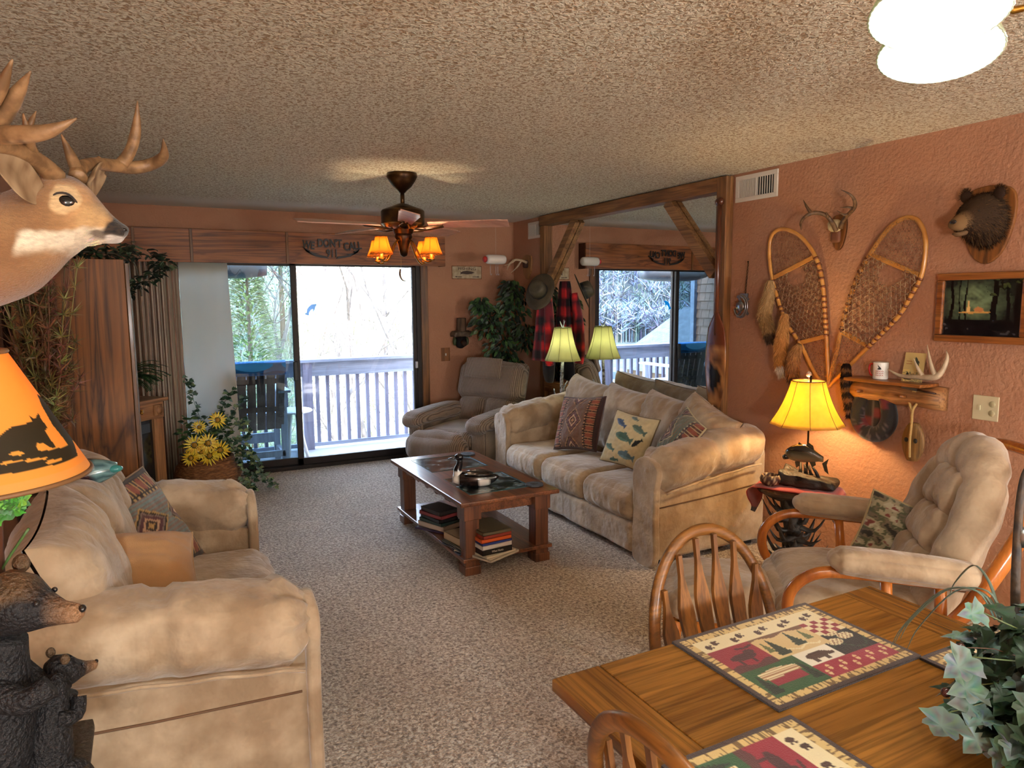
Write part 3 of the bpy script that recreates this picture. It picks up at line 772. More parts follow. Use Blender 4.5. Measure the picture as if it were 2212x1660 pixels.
pillow(.34, .36, .13, lambda u, v: aztec(u * .6 + .3, v * .8, hx(124, 104, 84), hx(88, 60, 52), hx(188, 172, 132), hx(96, 116, 100)), hx(96, 70, 56), 'throw_pillow', 'small green and maroon woven pillow beside the near arm of the sofa', tuple(at(1468, 950, x=3.0)), (-.35, -.9, -.25), (.45, -.3, .86), piping=hx(190, 180, 140))
pillow(.5, .5, .17, lambda u, v: aztec(v, u, hx(130, 112, 104), hx(58, 44, 40), hx(186, 152, 96), hx(116, 134, 132)), hx(90, 66, 50), 'throw_pillow', 'large southwestern patterned pillow leaning in the far corner of the loveseat', tuple(at(298, 1155, y=3.42)), (.46, .6, .1), (-.5, .2, .86), piping=hx(150, 120, 90))
pillow(.5, .34, .25, lambda u, v: hx(176, 134, 90), aztec, 'throw_pillow', 'tan suede pillow with woven back lying face down on the near loveseat seat', tuple(at(262, 1250, y=2.72)), (.95, .12, -.1), (-.1, .75, .55), piping=hx(176, 140, 96))

# ------------------------------------------------------------------ coffee table
ct = thing('coffee_table', 'reddish brown coffee table with two picture insets, open shelf and square legs', 'table', (1.862, 4.25, 0))
CW, CL, CH = .66, 1.3, .46
g = G(); g.bb((-CW / 2, -CL / 2, CH - .028), (CW / 2, CL / 2, CH)); g.build('tabletop', m_ctab, ct, False, bevel=.008)
for s_ in (-1, 1):
    for q in (-1, 1):
        x, y = s_ * (CW / 2 - .095), q * (CL / 2 - .1); g = G(); g.bb((x - .045, y - .045, .0), (x + .045, y + .045, CH - .03)); lg = g.build('leg', m_ctabz, ct, False, bevel=.004)
        g = G(); g.bb((x - .055, y - .055, CH - .125), (x + .055, y + .055, CH - .028)); g.build('corner_block', m_ctabz, lg, False, bevel=.004)
        g = G(); g.bb((x - .052, y - .052, .0), (x + .052, y + .052, .055)); g.build('foot_block', m_ctabz, lg, False, bevel=.006)
g = G(); g.bb((-CW / 2 + .03, -CL / 2 + .04, .085), (CW / 2 - .03, CL / 2 - .04, .108)); g.build('lower_shelf', m_ctab, ct, False, bevel=.004)
for q in (-1, 1):
    g = G(); y = q * (CL / 2 - .1); g.bb((-CW / 2 + .12, y - .012, CH - .1), (CW / 2 - .12, y + .012, CH - .028)); g.build('end_apron', m_ctab, ct, False)
m_carv = pm('carved_apron', hx(86, 52, 36), .35, bump=(34, 1, .02), var=(28, hx(150, 112, 92), .6), coat=.3)
for s_ in (-1, 1):
    g = G(); x = s_ * (CW / 2 - .095)
    def cf(u, v, s_=s_, x=x):
        a = u * 34; return (x + s_ * (.014 + .009 * sin(a) * sin(v * pi) + .006 * sin(a * 2.3 + v * 6)), -.5 + u * 1.0, CH - .03 - .055 * v - .006 * sin(a) * v)
    g.grid(cf, 140, 8); g.build('carved_side_apron', m_carv, ct, True, solid=.012)
def scene_dark(u, v):
    n = noise.noise(V((u * 5, v * 5, 2))) + .5 * noise.noise(V((u * 16, v * 16, 4)))
    return lerp(hx(20, 28, 30), hx(140, 160, 164), max(0, min(1, n * 1.2 + .1)))
for y in (.33, -.3):
    g = G(); g.grid(lambda u, v: (-.2 + .4 * u, y - .2 + .4 * v, CH + .0015), 50, 50, scene_dark); o = g.build('picture_inset', m_gloss, ct)
    g = G()
    for a, b in (((-.21, y - .21), (.21, y - .2)), ((-.21, y + .2), (.21, y + .21)), ((-.21, y - .2), (-.2, y + .2)), ((.2, y - .2), (.21, y + .2))): g.bb((*a, CH - .002), (*b, CH + .003))
    g.build('inset_border', pm('inset_edge', hx(60, 90, 90), .15, coat=.5), o, False)
def coaster(px, py, label):
    p = at(px, py, z=CH + .004); g = G(); g.lathe([(0, 0), (.055, 0), (.06, .004), (.058, .011), (0, .011)], n=8)
    o = g.build('coaster', pm('slate_coaster', hx(54, 56, 60), .7, bump=(40, .8, .004)), None, ang=30, loc=(p.x, p.y, CH + .001)); tag(o, label, 'coaster')
    g = G(); g.bb((-.02, -.014, .0105), (.02, .014, .0125)); g.build('engraving', m_black, o, False)
coaster(1010, 982, 'dark slate coaster at the far end of the coffee table, behind the duck'); coaster(1154, 1048, 'dark slate coaster on the near corner of the coffee table')
# duck decoy
p = at(1020, 1050, z=CH)
dk = thing('duck_decoy', 'black and white diver duck decoy with upright neck on the coffee table', 'decoy', (p.x, p.y, CH), radians(-32))
def duckc(q):
    if q.x < -.085 and q.z > .02: return hx(228, 222, 210)
    if .05 < q.x < .12 and q.z < .05: return hx(222, 216, 204)
    if q.x > .12: return hx(24, 22, 22)
    return hx(30, 22, 20)
g = G(); secs = []
for i in range(19):
    u = i / 18; x = -.12 + .29 * u; w = .062 * sin(pi * min(1, u * .93 + .07)) ** .6 * (1 - .35 * u); h = .052 * sin(pi * min(1, u * .9 + .1)) ** .6; zc = .045 + (.018 * (u - .8) / .2 if u > .8 else 0)
    secs.append([V((x, max(w, .003) * cos(a), max(.002, zc + max(h, .003) * sin(a)))) for a in [2 * pi * k / 18 for k in range(18)]])
g.loft(secs, colf=duckc); g.build('body', m_gloss, dk)
g = G(); g.tube([(-.085, 0, .06), (-.09, 0, .1), (-.078, 0, .135), (-.075, 0, .165)], [.034, .026, .02, .019], 12, smooth=4, colf=lambda u, a: hx(226, 220, 208) if u < .3 else hx(16, 16, 22)); nk = g.build('neck', m_gloss, dk)
g = G(); g.cur = hx(16, 16, 22); g.ball((-.08, 0, .182), (.058, .044, .046), 14); hd = g.build('head', m_gloss, dk)
g = G(); g.cur = hx(40, 40, 44); g.tube([(-.1, 0, .18), (-.125, 0, .174), (-.15, 0, .17)], [.014, .011, .006], 10, flat=.6); g.build('bill', m_gloss, dk)
g = G(); g.cur = hx(26, 20, 18); g.tube([(-.04, .045, .08), (.05, .052, .085), (.14, .02, .08)], [.01, .022, .004], 8, smooth=3, flat=.5); g.build('wing', m_gloss, dk)
g = G(); g.cur = hx(26, 20, 18); g.tube([(-.04, -.045, .08), (.05, -.052, .085), (.14, -.02, .08)], [.01, .022, .004], 8, smooth=3, flat=.5); g.build('wing', m_gloss, dk)

# books on the shelf
SZ = .1085
def book(x, y, z, w, l, h, col, rz, label, page=hx(226, 216, 196), txt=None, cat='book'):
    t = thing('book' if cat == 'book' else 'magazine', label, cat, (x, y, z), rz)
    mc = pm('cover_%02x%02x%02x' % tuple(int(q * 255) for q in col), col, .35)
    c = min(.004, h * .18); g = G(); g.bb((-w / 2, -l / 2, 0), (w / 2, l / 2, c)); g.bb((-w / 2, -l / 2, h - c), (w / 2, l / 2, h)); g.bb((-w / 2, -l / 2, 0), (-w / 2 + .004, l / 2, h)); g.bb((-w / 2, -l / 2, 0), (w / 2, -l / 2 + .003, h))
    g.build('cover', mc, t, False)
    g = G(); g.bb((-w / 2 + .004, -l / 2 + .003, c), (w / 2 - .003, l / 2 - .003, h - c)); g.build('pages', pm('page_%d' % int(page[0] * 99), page, .8, bump=(300, .5, .002)), t, False)
    if txt: text(txt, h * .62, m_white, t, frame4((0, -l / 2 - .001, h / 2), (1, 0, 0), (0, 0, 1)), .0005, sx=.8)
    return h
def stack(px, py, specs, where, rz0=0):
    p = at(px, py, z=SZ); z = SZ + .0005
    for i, (w, l, h, col, dr_, nm, *tx) in enumerate(specs):
        book(p.x + random.uniform(-.004, .004), p.y + random.uniform(-.004, .004), z, w, l, h, col, rz0 + dr_, nm + ' ' + where, cat='magazine' if h < .008 else 'book', txt=tx[0] if tx else None, page=hx(226, 216, 196) if h > .007 else hx(200, 206, 210)); z += h + .0006
stack(950, 1140, [(.2, .26, .012, hx(60, 46, 70), .3, 'purple bottom book'), (.17, .24, .034, hx(190, 170, 150), .15, 'thick pale book'), (.16, .23, .02, hx(40, 60, 54), .05, 'dark green book'), (.15, .22, .022, hx(36, 34, 34), -.04, 'black book'), (.16, .22, .024, hx(140, 60, 60), .08, 'maroon book'), (.15, .21, .026, hx(48, 40, 36), 0, 'dark brown top book')], 'in the far stack on the coffee table shelf', .25)
stack(1003, 1182, [(.17, .24, .006, hx(60 + i * 9, 70 + i * 6, 90 - i * 3), random.uniform(-.12, .12), n_) for i, n_ in enumerate(['bluish bottom magazine', 'slate magazine second from the bottom', 'grey magazine third from the bottom', 'drab magazine fourth from the bottom', 'olive magazine fifth from the bottom', 'tan magazine sixth from the bottom'])] + [(.16, .22, .045, hx(180, 150, 110), .05, 'thick tan catalogue on top')], 'of the stack beside the near coffee table leg', .1)
stack(1052, 1192, [(.25, .3, .014, hx(196, 184, 160), .35, 'cream flat bottom book'), (.22, .28, .014, hx(214, 204, 178), .2, 'ivory flat book'), (.2, .25, .032, hx(24, 24, 24), .05, 'thick black book with white title', 'What Hunts'), (.2, .25, .026, hx(210, 206, 198), .06, 'white book with black title', 'Trout'), (.2, .25, .014, hx(40, 60, 130), .05, 'blue book'), (.2, .25, .022, hx(206, 92, 40), .03, 'orange book'), (.19, .25, .02, hx(150, 58, 44), .06, 'red brown book'), (.19, .25, .02, hx(96, 90, 70), .03, 'olive top book')], 'in the near stack on the coffee table shelf', .03)

# ------------------------------------------------------------------ recliner
m_cord = pm('ribbed_corduroy', hx(150, 128, 108), .95, sheen=.4)
nt, N, L_, P = nodes(m_cord)
tc = N.new('ShaderNodeTexCoord'); wv = N.new('ShaderNodeTexWave'); wv.inputs['Scale'].default_value = 22; wv.inputs['Distortion'].default_value = 0; wv.bands_direction = 'X'; L_.new(tc.outputs['Object'], wv.inputs[0])
w2 = N.new('ShaderNodeTexWave'); w2.inputs['Scale'].default_value = 30; w2.bands_direction = 'Z'; w2.inputs['Distortion'].default_value = 0; L_.new(tc.outputs['Object'], w2.inputs[0])
mm = N.new('ShaderNodeMath'); mm.operation = 'MULTIPLY_ADD'; L_.new(w2.outputs[1], mm.inputs[0]); mm.inputs[1].default_value = .35; L_.new(wv.outputs[1], mm.inputs[2])
r1 = ramp(N, [(.1, hx(78, 64, 54)), (.7, hx(146, 126, 108))]); L_.new(mm.outputs[0], r1.inputs[0]); L_.new(r1.outputs[0], P.inputs['Base Color'])
b = N.new('ShaderNodeBump'); b.inputs['Strength'].default_value = .8; b.inputs['Distance'].default_value = .006; L_.new(mm.outputs[0], b.inputs['Height']); L_.new(b.outputs[0], P.inputs['Normal'])
rc = thing('recliner', 'brown ribbed corduroy recliner beside the sliding door', 'armchair', (2.62, 6.02, 0), radians(-59))
def rn(s0, a=.012): return lambda p, un: p + un.normalized() * a * noise.noise(V((p.x * 5 + s0, p.y * 5, p.z * 5)))
G().rbox((0, .08, .17), (.56, .7, .3), .04, 10).build('base', m_cord, rc)
G().rbox((0, -.06, .36), (.54, .62, .17), .07, 18, puff=.025, fn=rn(1)).build('seat_cushion', m_cord, rc)
G().rbox((0, -.44, .3), (.6, .2, .27), .1, 20, puff=.03, fn=rn(2, .02)).build('footrest', m_cord, rc)
for s_ in (-1, 1):
    G().rbox((s_ * .355, .06, .27), (.17, .78, .5), .06, 12, fn=rn(3)).build('arm_body', m_cord, rc)
    def af(p, un): return p + V((0, 0, -.03 * max(0, -un.y) ** 2)) + un * .012 * noise.noise(p * 6)
    G().rbox((s_ * .36, .02, .53), (.21, .8, .13), .065, 18, puff=.02, fn=af).build('arm_cushion', m_cord, rc)
Rb = Matrix.Rotation(radians(-17), 3, 'X')
def bk(z0, z1, w, th, s0, parts=1):
    c = V((0, .36, .4)) + Rb @ V((0, 0, (z0 + z1) / 2))
    for i in range(parts):
        x = (i - (parts - 1) / 2) * w / parts
        G().rbox(c + V((x, 0, 0)), (w / parts + .012, th, z1 - z0 + .02), .075, 20, rot=Rb, puff=.03, fn=rn(s0 + i, .018)).build('back_cushion', m_cord, rc)
bk(.0, .26, .62, .2, 5, 2); bk(.25, .59, .68, .22, 7)
G().rbox(V((0, .47, .4)) + Rb @ V((0, 0, .3)), (.66, .12, .62), .06, 12, rot=Rb).build('back_shell', m_cord, rc)
c = V((-.04, .36, .4)) + Rb @ V((0, -.142, .53))
G().rbox(c, (.42, .025, .2), .012, 10, rot=Rb, fn=lambda p, un: p + V((0, -.03 * (1 - un.x ** 2), 0))).build('headrest_cover', m_cord, rc)

# ------------------------------------------------------------------ bent wood glider chair
m_bent = wood('bent_rattan', hx(150, 78, 24), hx(196, 116, 44), 2, .8, .22, .5, .4)
gc = thing('glider_chair', 'bent wood lounge chair with tufted taupe cushions below the framed painting', 'armchair', (2.60, 1.84, 0), atan2(-.77, -.64))
def gsw(p, un):
    if un.y < -.3: p = p + V((0, 0, -.03 * (-un.y - .3))) + V((0, .006 * sin(p.x * 120 + 2 * noise.noise(p * 6)), 0))
    return p + un * .012 * noise.noise(p * 5)
G().rbox((0, -.04, .39), (.6, .62, .15), .075, 36, puff=.03, fn=gsw).build('seat_cushion', m_suede, gc)
Rg = Matrix.Rotation(radians(-24), 3, 'X'); B0 = V((0, .2, .42))
def bp(x, y, z): return B0 + Rg @ V((x, y, z))
g = G(); path = [bp(-.21, -.02, .0), bp(-.22, -.03, .22), bp(-.21, -.04, .4), bp(-.13, -.05, .55), bp(0, -.05, .59), bp(.13, -.05, .55), bp(.21, -.04, .4), bp(.22, -.03, .22), bp(.21, -.02, .0)]
sp_ = catmull(path, 10); rr = []
for i, q in enumerate(sp_):
    u = i / (len(sp_) - 1); rr.append(.096 + .005 * sin(u * 60) * abs(sin(u * 9)) - .016 * exp(-((u - .33) / .02) ** 2) - .016 * exp(-((u - .66) / .02) ** 2))
g.tube(sp_, rr, 20, flat=.8, up=tuple(Rg @ V((0, -1, 0))))
g.build('back_roll_cushion', m_suede, gc)
for z0, z1 in ((.0, .2), (.19, .36), (.35, .53)):
    G().rbox(bp(0, -.035, (z0 + z1) / 2), (.3, .14, z1 - z0 + .03), .06, 22, rot=Rg, puff=.022, fn=lambda p, un: p + un * (.014 * noise.noise(p * 9 + V((z0 * 9, 0, 0))) + .005 * sin(p.x * 90) * abs(un.z))).build('back_center_cushion', m_suede, gc)
for s_ in (-1, 1):
    G().rbox((s_ * .37, .04, .635), (.12, .5, .085), .042, 20, puff=.012, rot=Matrix.Rotation(radians(-4), 3, 'X')).build('arm_pad', m_suede, gc)
    g = G(); g.tube([(s_ * .33, -.02, .3), (s_ * .345, -.2, .31), (s_ * .36, -.33, .38), (s_ * .37, -.35, .5), (s_ * .37, -.27, .585), (s_ * .37, -.12, .6), (s_ * .37, .24, .58)], .022, 12, smooth=6); g.build('arm_hoop', m_bent, gc)
    for y in (-.02, .16):
        g = G(); g.tube([(s_ * .37, y, .6), (s_ * .345, y + .03, .3)], .021, 10); g.build('arm_post', m_bent, gc)
    g = G(); g.tube([(s_ * .31, .5, .97), (s_ * .375, .44, .88), (s_ * .415, .33, .68), (s_ * .41, .2, .46), (s_ * .36, .03, .28), (s_ * .28, -.25, .25)], .029, 12, smooth=6); g.build('back_rail', m_bent, gc)
g = G(); g.tube([(-.31, .5, .97), (-.2, .55, 1.0), (0, .57, 1.01), (.2, .55, 1.0), (.31, .5, .97)], .022, 10, smooth=5); g.build('top_rail', m_bent, gc)
g = G(); g.tube([(-.28, -.3, .28), (0, -.34, .27), (.28, -.3, .28)], .022, 10, smooth=5); g.build('front_rail', m_bent, gc)
g = G(); g.tube([(.26 * cos(a), .26 * sin(a), .03) for a in [2 * pi * k / 24 for k in range(24)]], .022, 8, closed=True); g.build('swivel_base_ring', m_bent, gc)
g = G(); g.lathe([(.05, .04), (.05, .26), (.2, .27), (.2, .3), (0, .3)]); g.build('swivel_post', m_black, gc)
for a in (0, pi / 2):
    g = G(); g.bar((-.26 * cos(a), -.26 * sin(a), .04), (.26 * cos(a), .26 * sin(a), .04), .05, .025); g.build('base_crossbar', m_bent, gc, False)
fwd = V((-.77, .64, 0)); side = V((-.64, -.77, 0))
pillow(.4, .32, .12, camo, hx(110, 100, 76), 'throw_pillow', 'camouflage print pillow with tan piping on the bent wood chair', tuple(at(1958, 1172, z=.565)), (-.2 + .75, -.55, -.28), (.35, -.2, .85), piping=hx(170, 150, 110))

# ottoman
ot = thing('ottoman', 'cream cushioned ottoman with oak frame seen through the dining chair spindles', 'ottoman', (2.12, 2.18, 0), atan2(-.77, -.64))
G().rbox((0, 0, .37), (.4, .4, .13), .05, 24, puff=.025, fn=gsw).build('cushion', m_suede, ot)
for y in (-.17, .17): g = G(); g.bb((-.21, y - .015, .26), (.21, y + .015, .3)); g.build('side_rail', m_bent, ot, False, bevel=.005)
for x in (-.2, .2):
    g = G(); g.bb((x - .015, -.18, .26), (x + .015, .18, .3)); g.build('end_rail', m_bent, ot, False, bevel=.005)
    for y in (-.17, .17): g = G(); g.tube([(x, y, .3), (x * 1.05, y * 1.1, 0)], .02, 10); g.build('leg', m_bent, ot)
# ------------------------------------------------------------------ dining table and chairs
TX0, TX1, TY0, TY1, TZ = .768, 1.868, -.55, 1.298, .76
dt = thing('dining_table', 'golden oak dining table with breadboard end in the right foreground', 'table', (1.32, .37, 0))
def rel(g, dx, dy, dz=0): g.v = [(p[0] - dx, p[1] - dy, p[2] - dz) for p in g.v]; return g
g = G(); g.bb((TX0 + .13, TY0, TZ - .03), (TX1 - .12, TY1, TZ)); rel(g, 1.32, .37).build('tabletop', m_table, dt, False, bevel=.004)
m_tabley = wood('dining_table_oak_y', hx(112, 70, 22), hx(156, 106, 42), 1, 1.1, .26, .35)
for a, b_ in ((TX0, TX0 + .1295), (TX1 - .1195, TX1)):
    g = G(); g.bb((a, TY0, TZ - .03), (b_, TY1, TZ)); rel(g, 1.32, .37).build('breadboard_end', m_tabley, dt, False, bevel=.004)
g = G(); g.bb((TX0 + .1, TY0 + .1, TZ - .1), (TX1 - .1, TY1 - .12, TZ - .03)); rel(g, 1.32, .37).build('apron', m_table, dt, False)
for x in (TX0 + .13, TX1 - .13):
    for y in (TY0 + .15, TY1 - .17):
        g = G(); g.lathe([(.03, 0), (.036, .05), (.026, .12), (.04, .3), (.03, .36), (.045, .5), (.045, .66)], (x, y, 0)); rel(g, 1.32, .37).build('leg', m_oakz, dt)

def bow_chair(label, loc, rz):
    """local: front is -y, back hoop at y=+.2"""
    t = thing('dining_chair', label, 'chair', loc, rz)
    m = m_oakz; sw = .245
    g = G(); g.rbox((0, 0, .445), (.46, .44, .04), .018, 14, fn=lambda p, un: V((p.x * (1 - .08 * un.y), p.y, p.z - .012 * (1 - un.x ** 2) * (un.z > 0)))); g.build('seat', m_oakx, t)
    def hp(a):   # hoop: a from 0 (left foot) to pi
        x = -sw * 1.13 * cos(a) * (1 - .12 * (1 - sin(a))); z = .46 + (.465) * sin(a) ** .82; return V((x, .185 + .13 * (z - .46) / .46, z))
    pts = [V((-sw * .95, .185, .455))] + [hp(.02 + (pi - .04) * i / 32) for i in range(33)] + [V((sw * .95, .185, .455))]
    g = G(); g.tube(pts, .0185, 10, flat=.75, up=(0, 1, -.2)); g.build('hoop_back', m_oakx, t)
    for i in range(6):
        x0 = -.155 + i * .062; x1 = x0 * 1.22
        c_ = min(1, abs(x1) / (sw * 1.1)); zt = .46 + .465 * (max(0, 1 - c_ * c_)) ** .43 - .008
        n = 14; secs = []
        for k in range(n + 1):
            u = k / n; z = .46 + (zt - .46) * u; x = x0 + (x1 - x0) * u; y = .165 + .13 * (z - .46) / .46 + .02 * sin(pi * u)
            w = (.012 + .003 * u) if u < .1 else (.014 + .014 * min(1, (u - .1) / .5) if u < .62 else max(.0075, .028 - .0205 * min(1, (u - .62) / .22)))
            secs.append([V((x - w, y - .006, z)), V((x + w, y - .006, z)), V((x + w, y + .006, z)), V((x - w, y + .006, z))])
        g = G(); g.loft(secs); g.build('arrow_spindle', m, t, True, ang=40)
    for sx_ in (-1, 1):
        for sy_ in (-1, 1):
            g = G(); g.tube([(sx_ * .16, sy_ * .15, .43), (sx_ * .185, sy_ * .175, .28), (sx_ * .19, sy_ * .18, .22), (sx_ * .21, sy_ * .2, 0)], [.014, .023, .018, .013], 10, smooth=3); g.build('leg', m, t)
        g = G(); g.tube([(sx_ * .19, -.18, .2), (sx_ * .19, .18, .2)], .011, 8); g.build('side_stretcher', m, t)
    g = G(); g.tube([(-.19, 0, .2), (.19, 0, .2)], .011, 8); g.build('cross_stretcher', m, t)
    return t
bow_chair('oak bow back dining chair with arrow spindles at the far side of the table', (1.455, 1.24, 0), radians(4))
bow_chair('oak bow back dining chair at the bottom edge, left of the table', (.985, .83, 0), radians(92))

# placemats
TAN, CRM, RED, GRN, BRN, BLK = hx(206, 180, 118), hx(222, 212, 172), hx(140, 34, 52), hx(40, 84, 48), hx(72, 48, 40), hx(24, 26, 26)
def tree(x, y, cx, cy, w, h):
    if not (cy < y < cy + h): return False
    k = 1 - (y - cy) / h; return abs(x - cx) < w * k * (.65 + .35 * (((y - cy) * 40 / (h * 6)) % 1))
def matcol(u, v):
    """u 0..1 along the long side, v 0..1 from the user's side"""
    e = min(u * 1.42, (1 - u) * 1.42, v, 1 - v)
    if e < .035: return hx(58, 42, 38)
    if e < .1:
        k = noise.noise(V((u * 60 if e == v or e == 1 - v else u * 10, v * 60 if not (e == v or e == 1 - v) else v * 12, 0)))
        return TAN if k > -.12 else hx(110, 84, 44)
    U = (u - .07) / .86; Vv = (v - .1) / .8
    if .0 <= Vv - .8:     # paw print band
        k = (U * 5) % 1; y = (Vv - .8) / .2
        for cx, cy in ((.3, .35), (.62, .55)):
            if blob(k, y, cx, cy, .1, .2) or (blob(k, y, cx + .13, cy + .12, .035, .07) or blob(k, y, cx + .13, cy - .1, .035, .07)): return BRN
        return CRM
    if U < .32:
        if Vv > .4:
            a, b_ = U / .32, (Vv - .4) / .4
            if b_ < .2 + .06 * sin(a * 9): return hx(84, 44, 46)
            if blob(a, b_, .5, .5, .3, .13) or blob(a, b_, .72, .62, .12, .1) or (abs(a - .32) < .03 and .2 < b_ < .5) or (abs(a - .62) < .03 and .2 < b_ < .5) or (abs(b_ - .78 - .3 * abs(a - .75)) < .035 and abs(a - .75) < .2): return hx(64, 34, 40)
            return RED
    elif U < .76 and Vv > .42:
        a, b_ = (U - .32) / .44, (Vv - .42) / .38
        if tree(a, b_, .22, .1, .14, .75) or tree(a, b_, .62, .25, .13, .7): return hx(34, 52, 40)
        if tree(a, b_, .09, .3, .08, .5) or tree(a, b_, .85, .35, .09, .5): return hx(92, 102, 62)
        if abs(b_ - .12 - .25 * abs(((a * 3) % 1) - .5)) < .03 and .3 < a < .9: return CRM
        if b_ > .88 + .05 * sin(a * 12): return hx(112, 78, 56)
        return hx(206, 182, 130)
    if U > .76 and Vv > .55:
        return RED if (int((U - .76) / .24 * 5) + int((Vv - .55) / .25 * 4)) % 2 else CRM
    if U > .7 and Vv > .2:
        a, b_ = (U - .7) / .3, (Vv - .2) / .35
        for cx, cy in ((.28, .6), (.7, .72), (.5, 1.0)):
            if blob(a, b_, cx, cy, .2, .16): return CRM if (sin(a * 60) * sin(b_ * 40)) > -.2 else hx(140, 100, 70)
        if abs(b_ - .3 - .2 * sin(a * 7)) < .05 and int(a * 20) % 2: return hx(40, 70, 52)
        return BLK
    if U > .45 and Vv > .2 or (.42 < U <= .45 and Vv > .2):
        a, b_ = (U - .42) / .28, (Vv - .2) / .22
        if blob(a, b_, .5, .55, .32, .24) or blob(a, b_, .82, .45, .12, .12) or (abs(a - .3) < .06 and .1 < b_ < .5) or (abs(a - .62) < .06 and .1 < b_ < .5): return BRN
        return hx(226, 222, 204)
    if U > .42:
        a, b_ = (U - .42) / .58, Vv / .2; k = (a * 5) % 1
        for cx, cy in ((.3, .35), (.72, .66)):
            if blob(k, b_, cx, cy, .12, .22) and abs(b_ - cy) > .03: return hx(216, 190, 140)
        return hx(150, 40, 60)
    a, b_ = U / .42, Vv / .4
    if .22 < a < .8 and .3 < b_ < .62: return RED if b_ < .5 or a > .5 and b_ < .56 else (CRM if int(b_ * 40) % 2 else hx(150, 110, 80))
    if .18 < a < .86 and .55 < b_ < .88 - .3 * abs(a - .5): return CRM if int(b_ * 28) % 2 else hx(160, 120, 84)
    if tree(a, b_, .12, .1, .14, .7) or tree(a, b_, .9, .15, .12, .7): return hx(22, 40, 30)
    return GRN
def placemat(label, cx, cy, rz, seed):
    g = G(); w, h = .475, .335
    def P(u, v): return ((u - .5) * w, (v - .5) * h, .006 + .0012 * noise.noise(V((u * 5 + seed, v * 4, 0))))
    g.grid(P, 170, 120, matcol)
    g.cur = hx(40, 30, 28); g.bb((-w / 2, -h / 2, .0), (w / 2, h / 2, .0042))
    tag(g.build('placemat', m_cloth, None, False, loc=(cx, cy, TZ + .0008), rz=rz), label, 'placemat')
placemat('tapestry placemat with cabin, bear and pinecone squares, flat in front of the far chair', 1.352, 1.128, 0, 1)
placemat('tapestry placemat at the bottom edge of the photo, in front of the left chair', .955, .70, -pi / 2, 5)
placemat('tapestry placemat mostly hidden behind the leafy centerpiece', 1.745, .72, pi / 2, 9)

# ------------------------------------------------------------------ leafy centerpiece
cp = thing('centerpiece', 'frosted green leaf and berry centerpiece on the dining table', 'plant', (1.46, .56, TZ))
g = G(); g.lathe([(0, 0), (.1, 0), (.12, .06), (.13, .11), (.11, .11), (0, .1)], n=20); g.build('basket', pm('wicker', hx(96, 62, 36), .8, bump=(90, 1, .01), var=(60, hx(60, 36, 20), .8)), cp)
g = G(); random.seed(11)
def gcl():
    q = random.random(); return hx(58, 84, 62) if q < .3 else hx(34, 58, 36) if q < .55 else hx(104, 130, 122) if q < .8 else hx(22, 36, 24)
for i in range(620):
    a = random.uniform(0, 2 * pi); e = random.uniform(-.25, 1.3); r = .08 + .13 * random.random() ** .6
    p = V((r * cos(a) * cos(e * .7), r * sin(a) * cos(e * .7), .1 + .2 * sin(max(e, 0)) * random.random() + .1 * min(e, 0)))
    c = gcl(); g.leaf(p, (cos(a), sin(a), random.uniform(-.9, .5)), (0, 0, 1), random.uniform(.032, .058), random.uniform(.03, .05), c, .6, lobes=1)
g.build('foliage', m_leaf, cp)
for (px, py), (qx, qy) in (((2160, 1345), (1932, 1392)), ((2165, 1350), (1945, 1380)), ((2170, 1340), (1960, 1402)), ((2160, 1335), (2050, 1290)), ((2150, 1340), (1925, 1398))):
    a = at(px, py, x=1.47) - V((1.46, .56, TZ)); b_ = at(qx, qy, z=TZ + .02) - V((1.46, .56, TZ)); m_ = (a + b_) / 2 + V((0, 0, .1))
    g = G(); g.cur = hx(110, 132, 120); g.tube([a, (a * .8 + m_ * .25) + V((0, 0, .03)), m_, b_ * .75 + m_ * .25 + V((0, 0, .02)), b_], [.0035, .0035, .003, .002, .0008], 5, smooth=5, flat=.4); g.build('grass_blade', m_leaf, cp)
for i, (px, py) in enumerate(((2043, 1497), (2140, 1560), (2165, 1580), (2120, 1540), (2075, 1400))):
    p = at(px, py, d=1.28) - V((1.46, .56, TZ)); p.z = max(p.z, .012)
    g = G(); g.cur = hx(60, 24, 24) if i in (0, 4) else hx(90, 106, 122); g.ball(p, (.018, .018, .018), 10); g.build('berry', m_gloss, cp)
    g = G(); g.cur = hx(90, 60, 44); g.tube([p, p * .6 + V((0, 0, .08)), (0, 0, .1)], .001, 4, smooth=3); g.build('berry_stem', m_leaf, cp)
# side leaves at left
for px, py, dx, dz, l in ((2010, 1560, -.1, -1, .07), (2060, 1440, -1, -.6, .06), (2080, 1500, -1, -.1, .06), (2100, 1590, -.6, -.8, .07), (2090, 1545, -.9, .2, .065), (2085, 1345, -1, .1, .045)):
    p = at(px + 40, py - 20, d=1.25) - V((1.46, .56, TZ)); p.z = max(p.z, .09); g = G(); g.leaf(p, V((dx, .3, dz)), (-.5, -.5, .6), l, l * .8, hx(98, 122, 112), .5, lobes=1)
    g.cur = hx(84, 100, 60); g.tube([p, p * .5 + V((0, 0, .1))], .0015, 4); g.build('leaf', m_leaf, cp)
